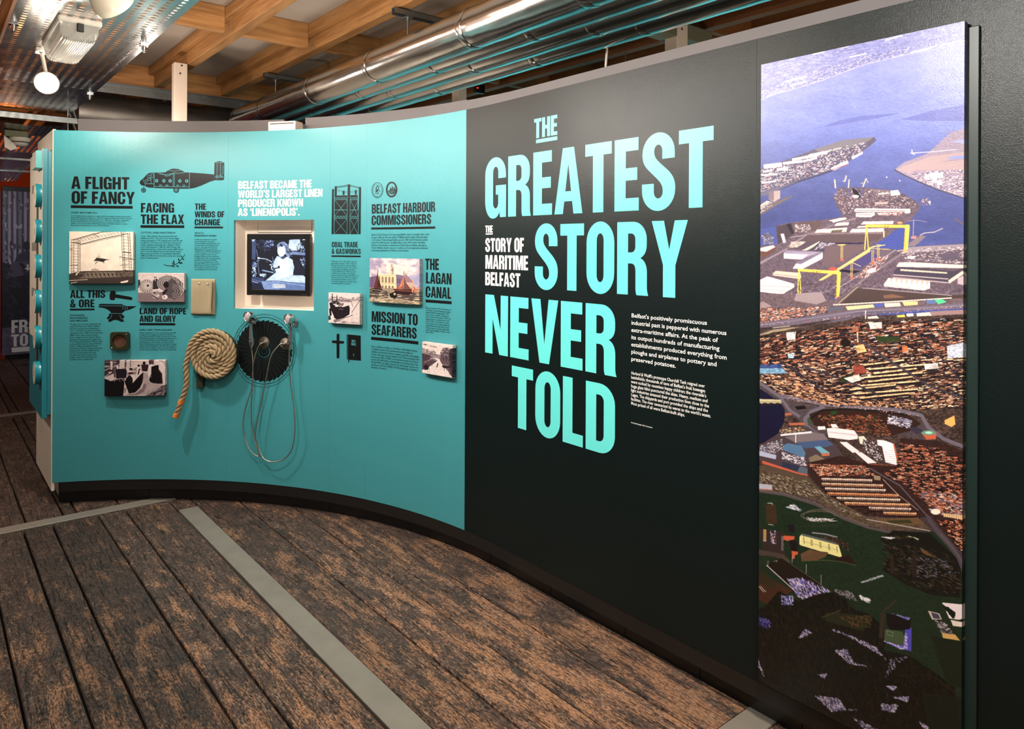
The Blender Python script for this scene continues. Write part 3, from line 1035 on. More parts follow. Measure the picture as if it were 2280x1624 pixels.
def font_lines(lines, bold):
    """outline text with the built-in typeface -> per line (verts, faces, width)"""
    cu = bpy.data.curves.new('t', 'FONT')
    cu.fill_mode = 'FRONT'
    cu.resolution_u = 2
    cu.offset = bold
    ob = bpy.data.objects.new('t', cu)
    COL.objects.link(ob)
    res = []
    for t in lines:
        cu.body = t
        bpy.context.view_layer.update()
        dg = bpy.context.evaluated_depsgraph_get()
        me = ob.evaluated_get(dg).to_mesh()
        n = len(me.vertices)
        co = np.empty(n * 3, dtype=np.float32)
        me.vertices.foreach_get('co', co)
        co = co.reshape(-1, 3)
        fs = [tuple(p.vertices) for p in me.polygons]
        res.append((co[:, :2].copy(), fs))
        ob.evaluated_get(dg).to_mesh_clear()
    bpy.data.objects.remove(ob)
    bpy.data.curves.remove(cu)
    return res


def body(lines, rights, uL, vtop, pitch, cap, mat, parent, bold=.012, name='body_text', fitto=None, surf=None, geo=None):
    """lines of small text; rights: pixel right edge per line, or one number for the widest"""
    L = font_lines(lines, bold)
    widths = [float(c[:, 0].max()) if len(c) else 0 for c, _ in L]
    s0, ztop = W(uL, vtop)
    _, zb = W(uL, vtop + pitch * max(1, len(lines) - 1))
    dz = (ztop - zb) / max(1, len(lines) - 1)
    _, zc = W(uL, vtop + cap)
    ch = ztop - zc
    vs = []; fs = []
    wmax = max(widths)
    for i, (c, f) in enumerate(L):
        if isinstance(rights, (list, tuple)):
            k = (W(rights[i], vtop + pitch * i)[0] - s0) / widths[i]
        else:
            k = (W(rights, vtop)[0] - s0) / wmax
        zt = ztop - dz * i
        b = len(vs)
        for (x, y) in c:
            vs.append(wp(s0 + x * k, zt - ch + y * ch / .70, .0009))
        fs += [tuple(j + b for j in q) for q in f]
    me = bpy.data.meshes.new(name)
    me.from_pydata(vs, [], fs)
    me.materials.append(mat)
    o = bpy.data.objects.new(name, me)
    COL.objects.link(o)
    attach(o, parent)
    return o


# --- teal section headings (pixel survey)
hd = lambda *a, **k: heading(*a, **k)
hd([('A FLIGHT', 157.5, 286.5, (158, 402), (158, 429.6)), ('OF FANCY', 158.5, 299, (159, 435), (159, 462.5))], M_INK, wall_back, (157, 294.8, 466.4, 472.6))
hd([('FACING', 313, 387, (313, 460), (313, 481)), ('THE FLAX', 313, 409.3, (313, 485.4), (313, 506.6))], M_INK, wall_back, (312.6, 410, 509.4, 515.2))
hd([('THE', 433, 458, (433, 460), (433, 474)), ('WINDS OF', 433, 499, (433, 477.3), (433, 491)), ('CHANGE', 433, 490, (433, 494.8), (433, 508.6))], M_INK, wall_back, (432.6, 496.4, 511.4, 515.2))
hd([('ALL THIS', 157.3, 235.5, (158, 656), (158, 673)), ('& ORE', 157.3, 211.5, (158, 676.8), (158, 694))], M_INK, wall_back, (156.7, 212, 697, 700.8))
hd([('LAND OF ROPE', 312.5, 416.2, (313, 693.8), (313, 707.5)), ('AND GLORY', 312.5, 393.5, (313, 710.8), (313, 724.7))], M_INK, wall_back, (312.5, 392.2, 727.5, 732.3))
hd([('BELFAST BECAME THE', 529.2, 692.8, (529.2, 409.5), (529.2, 426.7)), ("WORLD'S LARGEST LINEN", 529.2, 717, (529.2, 429.8), (529.2, 446.8)),
    ('PRODUCER KNOWN', 529.2, 674, (529.2, 450), (529.2, 467)), ("AS `LINENOPOLIS'.", 529.2, 666.4, (529.2, 470), (529.2, 487))], M_CREAM, wall_back, label='cream heading above the niche')
hd([('BELFAST HARBOUR', 827.3, 968.3, (827.3, 458), (827.3, 479)), ('COMMISSIONERS', 827, 959.6, (827.3, 483.3), (827.3, 504.5))], M_INK, wall_back, (826.2, 968.9, 509.8, 514.4))
hd([('COAL TRADE', 738.8, 797, (738.8, 542.6), (738.8, 554.7)), ('& GASWORKS', 738.8, 803.6, (738.8, 557.8), (738.8, 569.3))], M_INK, wall_back, (738.6, 803.6, 572.6, 576))
hd([('THE', 947.3, 977.8, (948, 577.8), (949, 602.6)), ('LAGAN', 949.5, 1006.2, (949.7, 608.6), (949.7, 633)), ('CANAL', 949, 1005.6, (949, 639.4), (949, 664))], M_INK, wall_back, (949, 1007, 668.8, 675.2))
hd([('MISSION TO', 829.2, 931.8, (829.2, 695.8), (829.2, 719.5)), ('SEAFARERS', 829.2, 929.7, (829.2, 725.2), (829.2, 748))], M_INK, wall_back, (828.5, 933.7, 753.2, 759.8))
# --- the big title
hd([('THE', 1187.2, 1238.6, (1187.2, 265.3), (1191.8, 307.5))], M_TURQ, wall_back, (1191.8, 1238.8, 311, 318.8), 'title_word', 'small turquoise word above the title')
hd([('GREATEST', 1079.6, 1587.4, (1135.2, 348.2), (1135.2, 482.6))], M_TURQ, wall_back, None, 'title_word')
hd([('STORY', 1191.2, 1531.6, (1250.4, 498.2), (1265, 645.6))], M_TURQ, wall_back, None, 'title_word')
hd([('NEVER', 1082.3, 1375.4, (1082.3, 656.2), (1082.9, 785.5))], M_TURQ, wall_back, None, 'title_word')
hd([('TOLD', 1142.8, 1373, (1142.8, 814), (1155.8, 952.3))], M_TURQ, wall_back, None, 'title_word')
hd([('THE', 1080.5, 1097, (1080.5, 503.3), (1080.5, 519))], M_WHITEP, wall_back, (1081.5, 1097, 520.6, 523.2), 'subtitle')
hd([('STORY OF', 1080.8, 1166.6, (1081, 531.4), (1081, 561.3)), ('MARITIME', 1081.4, 1176.3, (1081.4, 568.7), (1081.4, 599)), ('BELFAST', 1081.4, 1159.4, (1081.4, 606.2), (1081.4, 635.8))], M_WHITEP, wall_back, None, 'subtitle')

B = lambda *a, **k: body(*a, **k)
B(["Belfast's positively promiscuous", 'industrial past is peppered with numerous', 'extra-maritime affairs. At the peak of', 'its output hundreds of manufacturing', 'establishments produced everything from', 'ploughs and airplanes to pottery and', 'preserved potatoes.'],
  [1390 + q / 5.6 for q in (1040, 1285, 1180, 1200, 1290, 1165, 657)], 1407.3, 695.2, 16.07, 9.0, M_WHITEP, wall_back, .010)
B(["Harland & Wolff's prototype Churchill Tank reigned over", "battlefields; thousands of tons of Belfast's fruit lozenges", "were sucked by countless happy children; the riverside's", 'huge glass kilns punctured the skies. Heavy, medium and', 'light industries amassed their production lines close to the', 'Lagan. The shipyards and port provided the ships and the', "facilities. The river connected its wares to the world's wants.", 'Most prized of all were Belfast-built ships.'],
  [1390 + q / 5.6 for q in (1022, 1027, 1040, 1057, 1075, 1062, 1100, 775)], 1408.2, 824.3, 9.62, 6.8, M_WHITEP, wall_back, .008)
B(['Aerial photograph, Esler Crawford'], [1455.7], 1408.8, 936.6, 5, 3.0, M_WHITEP, wall_back, .01)
BO = .010
B(['SHORT BROTHERS PLC'], [215.4], 157.4, 480.9, 4, 3.5, M_INK, wall_back, BO)
B(['The Wright brothers placed an order with the emerging company that became', 'Shorts & Harland Ltd, opened in 1936. Purchased by Harland & Wolff, overtaken', "by the Canadian/French Bombardier Inc in 1989. Short Brothers' recognised", "'firsts' include the Bristol bombing business, the Skyvan, the Short SC.1", "(Britain's first vertical take-off/landing aircraft), the Belfast, Skyvan, Learjet,", 'the Sunderland flying boat and the Stirling Bomber.'], 294, 157.4, 488.6, 4.2, 2.9, M_INK, wall_back, .0)
B(['COTTON, LINEN AND STARCH'], [390], 313, 523.9, 4, 3.9, M_INK, wall_back, BO)
B(["In the 1740s Belfast's Brown Linen Hall sold", "unbleached linen. The city's Poor House began", 'cotton spinning in 1779, peaking with over 20 mills', 'in 1825-26. The American Civil War interrupted', "cotton supplies, advancing linen. Belfast's White", 'Linen Hall opened in 1785. By 1850 29 flax mills', 'outnumbered four cotton mills, by the 1860s there', "were over 40. Belfast became the world's largest", "linen producer known as 'Linenopolis'. Between", '1780 and 1840 there were also nearly two dozen', 'starch establishments.'], 407, 313, 531.9, 4.85, 3.4, M_INK, wall_back, .0)
B(['SIROCCO', 'ENGINEERING WORKS'], [453.7, 482], 432.9, 523.8, 6.0, 3.8, M_INK, wall_back, BO)
B(['In 1881 tea entrepreneur Samuel', "Cleland Davidson's successful", "'Forward Bladed Centrifugal Fan' took", 'the international tea-drying industry', 'by storm. His Lagan based Sirocco', 'Engineering Works expanded into', 'ventilation/air-conditioning systems that', "sold like timepieces. Sirocco's Plenum", "system in Belfast's Royal Victoria", "Hospital (1906) was the world's first.", 'Davidson died in 1921 having patented', 'hundreds of inventions. By WWI', "Sirocco's fans ventilated over 9,000", 'ships. By WWII much of industrialised', 'Britain relied on Sirocco. Post-war', 'the company maintained plants and', 'representatives in most countries.'], 492.6, 432.9, 538.6, 4.17, 3.0, M_INK, wall_back, .0)
B(['FOUNDRIES,', 'ENGINEERING', 'AND MACKIES'], [190.8, 196.5, 196.8], 157, 709.7, 6.1, 3.8, M_INK, wall_back, BO)
B(['Though iron ore was imported and', "exported from the 1600s, Belfast's", 'earliest foundry was established in', '1741. The Falls Foundry built heavy', 'machinery from 1845. From the early', '1800s there were several dozen', 'brass, copper and tin works. Other', 'foundries made spinning equipment.', 'The Musgrave Brothers (1855) made', 'ironware for Royalty. James Mackie', '& Sons (1852) amalgamated the', 'Clonard and Albert Street Foundries,', 'relocated to the Springfield Road,', 'and produced armaments and', 'aircraft parts, becoming world', 'leaders with their spinning and', 'synthetic fibres equipment.'], 230.8, 157, 729.6, 4.92, 3.5, M_INK, wall_back, .0)
B(['ROPE, CORD, TWINE AND NETS'], [385], 312.5, 740.8, 4, 3.5, M_INK, wall_back, BO)
B(['Belfast maintained 12 rope manufacturers by 1850', 'though records suggest an embryonic industry', 'pre-1750s. Founded in 1835, incorporated in 1876,', 'the Belfast Ropework Company expanded into four', "factories (Bloomfield's twine, Pettingen's ropes", "and fishing nets, Connswater's world-acclaimed", "wheat-binding twine, and the Cord factory's fishing", 'ropes, cord and fishing line. By 1939 the Company', "was the world's largest. There were also dozens of", 'muslin, thread and gingham works and warehouses.'], 396.2, 312.5, 747.4, 4.16, 3.0, M_INK, wall_back, .0)
B(["James I's Royal Charter of 1613 promoted Belfast 'town' to 'borough', with a 'wharf", "or quay', which by 1663 was used by 29 Belfast-owned vessels, collectively about", '1,100 tonnes. Trade and quay facilities grew. In 1785 the Irish Parliament enabled', "a new Port administration, 'the Ballast Board' and in 1847 another, the Belfast", 'Harbour Commissioners, empowered to further improve facilities; still ongoing.', "Today's efficient, modern, busy port is evidence of the foresight and commitment", 'of successive generations of Harbour Commissioners.'], 956, 827, 523.6, 5.8, 4.2, M_INK, wall_back, .0)
B(["Following a trial in 1820, Belfast's industrial", 'gas production began in 1822. In 1823, the', 'Ormeau Road Gasworks advanced Belfast', 'into the industrial revolution. The Ormeau', 'plant, purchased by Belfast Corporation', 'in 1874, declined in the 1960s and closed', 'in 1985. From the 1600s coal was being', 'mined in Tyrone, but expectations failed, and', 'there are records of 1,445 tons of seaborne', 'coal imported via Belfast as early as 1665.', 'Coal imports burgeoned and today the port', "dominates Ireland's coal imports."], 797.6, 738.6, 584.2, 4.42, 3.2, M_INK, wall_back, .0)
B(['Three years after the 1753 Irish Parliament Act,', 'work began to make the River Lagan navigable', 'between Belfast and Lough Neagh. In 1763', 'the first section, to Lisburn, was celebrated', 'with 12 varieties of wine served in 1979 on the', 'inaugural barge. On completion, the 27-mile', "canal's 27 locks, 16 lock keepers, tow paths,", 'weirs, overflows, water storage, bridges and', 'tunnel enabled horse-drawn barges to carry', 'maritime cargoes to and from Lough Neagh,', 'until the Lagan Navigation Company was shut', 'down in 1954.'], 1006.6, 949.2, 685.6, 4.87, 3.5, M_INK, wall_back, .0)
B(["Begun in Belfast at 6.30am on 14th March 1860, Belfast's Mission", 'to Seafarers cares for the spiritual and practical welfare of', 'seafarers and the wider maritime industry, regardless of nationality', 'or faith. Honorary Anglican chaplain Rev ET Rowe purchased a first', 'boat around 1875 for $300, to visit anchored vessels. The Mission', 'served 2,813,000 meals to visiting sailors in its Pollock Dock Club', 'during WWII, and today is based in the Flying Angel Centre at the', 'entrance to the Port of Belfast. The flying angel logo is inspired by', 'Revelation 14 verse 6.'], 936, 829, 772, 5.8, 4.2, M_INK, wall_back, .0)


# ------------------------------------------------------------------ printed silhouettes
def zt(sc, ox, oy):
    return lambda pts: [W(ox + x / sc, oy + y / sc) for x, y in pts]


def seg(p, q, w):
    """thin bar polygon between two points in zoom coordinates"""
    dx, dy = q[0] - p[0], q[1] - p[1]
    L = math.hypot(dx, dy) or 1
    nx, ny = -dy / L * w / 2, dx / L * w / 2
    return [(p[0] + nx, p[1] + ny), (q[0] + nx, q[1] + ny), (q[0] - nx, q[1] - ny), (p[0] - nx, p[1] - ny)]


def oval(cx, cy, rx, ry, n=28, a0=0, a1=2 * PI):
    return [(cx + rx * math.cos(a0 + (a1 - a0) * i / n), cy + ry * math.sin(a0 + (a1 - a0) * i / n)) for i in range(n)]


def ring(cx, cy, rx, ry, w, n=40):
    """closed thin ring as quads"""
    o = oval(cx, cy, rx, ry, n); i_ = oval(cx, cy, rx - w, ry - w, n)
    return [[o[k], o[(k + 1) % n], i_[(k + 1) % n], i_[k]] for k in range(n)]


def polyl(pts, w):
    return [seg(a, b, w) for a, b in zip(pts[:-1], pts[1:])]


def decal(tf, solids, lines, label, mat=None, lmat=None):
    o = lay([[tf(s) for s in (sh if isinstance(sh[0][0], (tuple, list)) else [sh])] for sh in solids], 'silhouette', mat or M_INK, wall_back, label=label)
    if lines:
        l = lay([[tf(s)] for s in lines], 'print_lines', lmat or M_TLINE, o, off=.0016)
    return o


# aeroplane
T = zt(5.414, 300, 340)
body_ = [(52, 405), (62, 380), (90, 358), (120, 325), (150, 295), (180, 284), (230, 281), (300, 279), (360, 277), (400, 250), (430, 236), (465, 231), (520, 236), (560, 252), (600, 275), (660, 277), (740, 281), (850, 288), (950, 298), (953, 150), (1010, 134), (1070, 150), (1070, 358), (1050, 366), (960, 366), (900, 385), (800, 430), (720, 460), (655, 472), (540, 473), (400, 472), (250, 468), (160, 462), (110, 445), (75, 435), (58, 420)]
wl = oval(100, 495, 29, 28); wr = oval(494, 489, 34, 34)
ln = polyl([(228, 283), (228, 468)], 5) + polyl([(228, 450), (650, 450)], 5) + polyl([(653, 279), (653, 470)], 5) + polyl([(470, 282), (470, 450)], 5) + polyl([(456, 300), (456, 450)], 4)
ln += polyl([(270, 284), (310, 300), (360, 305), (400, 302), (470, 285), (520, 288), (600, 275)], 5) + polyl([(300, 282), (308, 298)], 4) + polyl([(325, 278), (330, 300)], 4) + polyl([(355, 300), (362, 322), (400, 320), (460, 290)], 5) + polyl([(400, 255), (470, 262), (560, 250)], 4)
ln += polyl([(120, 418), (228, 418)], 5) + polyl([(92, 368), (120, 418)], 4) + polyl([(120, 418), (120, 455)], 4) + polyl([(190, 350), (190, 418)], 4)
for (a, b, c, d) in ((150, 315, 180, 342), (153, 352, 182, 375), (120, 370, 145, 395), (192, 297, 218, 347)):
    ln += polyl([(a, b), (c, b - 4), (c, d), (a, d), (a, b)], 4)
for cx in (258, 345, 421, 538, 620):
    ln += ring(cx, 380, 19, 20, 11, 16)
for cx in (304, 382, 512, 588):
    ln += ring(cx, 434, 18, 9, 4, 12)
ln += polyl([(953, 152), (1070, 152)], 4) + polyl([(985, 155), (985, 355)], 4) + polyl([(1025, 155), (1025, 320)], 4) + polyl([(958, 330), (1062, 330)], 4) + ring(1013, 319, 48, 10, 4, 14) + polyl([(1068, 200), (1055, 200), (1055, 285), (1025, 305)], 4)
ln += ring(100, 495, 17, 17, 5, 16) + ring(494, 489, 20, 20, 6, 16) + ring(494, 489, 9, 9, 4, 12)
decal(T, [body_, wl, wr, seg((105, 455), (98, 480), 8)], ln, 'printed side view of a twin-wheeled aeroplane')
# flax twig
tw = polyl([(352, 1388), (390, 1402), (430, 1405), (470, 1400), (500, 1385), (530, 1362), (565, 1325), (600, 1275)], 7)
def leaf(x, y, a, L, w):
    c, s = math.cos(a), math.sin(a)
    return [(x + c * t * L - s * h * w, y + s * t * L + c * h * w) for t, h in ((0, 0), (.3, .5), (.65, .45), (1, 0), (.65, -.45), (.3, -.5))]
tw += [leaf(480, 1396, -1.75, 68, 16), leaf(470, 1398, -2.1, 45, 10), leaf(500, 1400, .35, 42, 16), leaf(530, 1368, .0, 58, 18), leaf(540, 1350, -1.9, 45, 14), leaf(572, 1318, .3, 32, 14), leaf(575, 1310, -1.9, 40, 10), leaf(596, 1280, -1.2, 26, 8), leaf(440, 1404, .3, 60, 10)]
decal(T, tw, None, 'printed flax twig')
# hammer and anvil
T = zt(4.922, 140, 500)
ham = [(520, 860), (517, 820), (527, 775), (545, 767), (575, 770), (586, 790), (580, 806), (600, 808), (740, 832), (767, 840), (764, 868), (735, 866), (600, 846), (577, 845), (578, 862), (560, 872), (535, 870)]
decal(T, [ham], None, 'printed hammer')
anv = [(398, 950), (402, 918), (425, 912), (662, 914), (665, 928), (690, 928), (700, 935), (815, 935), (790, 950), (750, 968), (712, 980), (690, 985), (655, 1012), (656, 1030), (672, 1035), (682, 1048), (676, 1065), (664, 1070), (672, 1085), (678, 1104), (650, 1108), (620, 1095), (585, 1085), (555, 1093), (530, 1108), (506, 1108), (510, 1082), (492, 1076), (491, 1060), (506, 1050), (513, 1040), (513, 1020), (540, 1018), (520, 990), (480, 965), (440, 955)]
al = polyl([(402, 934), (660, 934)], 4) + polyl([(665, 930), (665, 975)], 4) + polyl([(690, 935), (690, 982)], 4) + polyl([(712, 940), (712, 975)], 4) + polyl([(540, 1018), (655, 1016)], 4) + polyl([(545, 1030), (535, 1060), (515, 1080)], 4) + polyl([(630, 1030), (640, 1060), (665, 1085)], 4)
decal(T, [anv], al, 'printed anvil')
# gas holder frame
T = zt(6.497, 720, 390)
gs = [[(118, 228), (150, 228), (150, 255), (156, 880), (118, 880)], [(157, 187), (188, 187), (188, 320), (345, 316), (345, 157), (380, 157), (380, 312), (490, 310), (492, 345), (492, 520), (508, 520), (508, 193), (538, 195), (538, 878), (157, 878)],
      [(272, 250), (300, 250), (300, 312), (272, 312)], [(450, 240), (476, 240), (476, 305), (450, 305)]]
for (x0, y0, x1, y1) in ((188, 190, 345, 165), (188, 208, 345, 183), (380, 165, 508, 195), (380, 183, 508, 212)):
    gs += polyl([(x0, y0), (x1, y1)], 4)
for (x0, y0, x1, y1) in ((188, 192, 345, 168), (380, 168, 508, 198)):
    n = 10
    for i in range(n):
        a = (x0 + (x1 - x0) * i / n, y0 + (y1 - y0) * i / n + (0 if i % 2 else 17)); b = (x0 + (x1 - x0) * (i + 1) / n, y0 + (y1 - y0) * (i + 1) / n + (17 if i % 2 else 0))
        gs.append(seg(a, b, 4))
for (x0, y0, x1, y1) in ((190, 238, 345, 262), (190, 254, 345, 278), (380, 262, 505, 236), (380, 278, 505, 252)):
    gs += polyl([(x0, y0), (x1, y1)], 3.5)
gl = polyl([(150, 255), (154, 878)], 5) + polyl([(342, 320), (342, 878)], 4) + polyl([(383, 316), (383, 878)], 4) + polyl([(505, 350), (505, 878)], 5)
for (xa_, xb_) in ((160, 342), (386, 500)):
    gl += polyl([(xa_, 350), (xb_, 347)], 4) + polyl([(xa_, 382), (xb_, 379)], 4) + polyl([(xa_, 530), (xb_, 527)], 7) + polyl([(xa_, 618), (xb_, 617)], 4) + polyl([(xa_, 652), (xb_, 650)], 4)
    n = 8 if xb_ < 400 else 6
    for yy in (352, 620):
        for i in range(n):
            x_ = xa_ + (xb_ - xa_) * i / n; x2 = xa_ + (xb_ - xa_) * (i + 1) / n
            gl.append(seg((x_, yy + (28 if i % 2 else 0)), (x2, yy + (0 if i % 2 else 28)), 4))
    for (ya, yb) in ((385, 615), (655, 875)):
        gl += polyl([(xa_, ya), (xb_, yb)], 4) + polyl([(xb_, ya), (xa_, yb)], 4)
decal(T, gs, gl, 'printed gas holder with its lattice frame')
# two seals
sl = ring(775, 238, 84, 114, 6) + ring(775, 238, 64, 90, 3)
for k in range(30):
    a = 2 * PI * k / 30
    if abs(math.sin(a)) > -.2:
        sl.append([(775 + 69 * math.cos(a) - 3, 238 + 96 * math.sin(a) - 5), (775 + 69 * math.cos(a) + 3, 238 + 96 * math.sin(a) - 5), (775 + 78 * math.cos(a) + 3, 238 + 104 * math.sin(a) + 4), (775 + 78 * math.cos(a) - 3, 238 + 104 * math.sin(a) + 4)])
sl += polyl([(745, 215), (765, 190), (775, 170), (795, 185), (790, 215), (800, 240)], 8) + polyl([(765, 200), (758, 250), (752, 290), (775, 285), (800, 292)], 8) + polyl([(790, 215), (778, 250), (790, 285)], 7) + polyl([(735, 230), (760, 245), (745, 262)], 5) + polyl([(775, 225), (765, 262)], 12) + polyl([(795, 245), (815, 250), (800, 262)], 5) + polyl([(770, 180), (785, 178)], 10)
decal(T, sl, None, 'printed round seal in outline')
sd = ring(981, 226, 83, 115, 24)
ship = [[(925, 250), (950, 235), (1000, 236), (1040, 222), (1045, 250), (1020, 285), (985, 300), (945, 285)], [(955, 235), (962, 190), (990, 230)], [(985, 232), (988, 165), (1010, 228)], [(1012, 228), (1016, 175), (1034, 222)], seg((935, 262), (1035, 240), 7)]
decal(T, sd + ship, polyl([(935, 262), (975, 255), (1030, 258)], 5) + polyl([(945, 275), (1000, 272)], 4) + polyl([(960, 288), (1005, 285)], 3), 'printed dark seal with a sailing ship')
# cross and bible
T = zt(6.247, 720, 600)
cr = [(198, 925), (216, 917), (236, 925), (236, 1018), (295, 1020), (304, 1038), (295, 1055), (237, 1055), (238, 1255), (218, 1264), (200, 1255), (198, 1052), (137, 1048), (129, 1028), (137, 1012), (198, 1012)]
decal(T, [cr], None, 'printed cross')
bi = [(338, 928), (352, 926), (532, 942), (538, 1292), (355, 1276), (342, 1270)]
tabs = [[(360, 1276), (376, 1277), (374, 1322), (368, 1316), (362, 1322)]]
bl = polyl([(355, 930), (356, 1274)], 3)
T0 = T


def small_caps(txt, x0, x1, y0, y1, sh):
    polys, w = word_polys(txt)
    return [[[T0([(x0 + x * (x1 - x0) / w, y1 - y * (y1 - y0) + sh * x / w)])[0] for x, y in lp] for lp in loops] for loops in polys]


o = decal(T, [bi] + tabs, bl + polyl([(438, 1193), (438, 1238)], 5) + polyl([(428, 1206), (449, 1207)], 5), 'printed holy book with a ribbon')
lay(small_caps('HOLY', 408, 464, 1000, 1034, 5) + small_caps('BIBLE', 404, 468, 1042, 1076, 6), 'print_lines', M_TLINE, o, off=.0016)
# turbine fan
T = zt(8.548, 490, 690)
fc = (858, 830)
fan = []
nb_ = 36
for k in range(nb_):
    a0 = 2 * PI * k / nb_ - .02; a1 = 2 * PI * (k + 1) / nb_
    rx0, ry0 = 518, 560
    rx1, ry1 = 545, 600
    fan.append([(fc[0] + 95 * math.cos(a0), fc[1] + 105 * math.sin(a0)), (fc[0] + rx0 * math.cos(a0), fc[1] + ry0 * math.sin(a0)), (fc[0] + rx1 * math.cos(a1), fc[1] + ry1 * math.sin(a1)), (fc[0] + 95 * math.cos(a1), fc[1] + 105 * math.sin(a1))])
fan.append(oval(fc[0], fc[1], 96, 108, 40))
fan += ring(862, 824, 612, 702, 5, 72) + ring(862, 824, 596, 683, 4, 72) + ring(862, 824, 570, 640, 11, 72)
fl = []
for k in range(nb_):
    a = 2 * PI * k / nb_
    fl.append(seg((fc[0] + 115 * math.cos(a), fc[1] + 125 * math.sin(a)), (fc[0] + 515 * math.cos(a), fc[1] + 560 * math.sin(a)), 3.5))
fo = decal(T, fan, fl, 'printed turbine fan wheel', lmat=plain('dark_teal_line', (40, 70, 72), .4))
lay([[T(s)] for s in ring(860, 840, 108, 110, 7, 40)] + [[T(s)] for s in ring(858, 838, 54, 52, 4, 30)], 'print_lines', M_TLINE, fo, off=.0019)

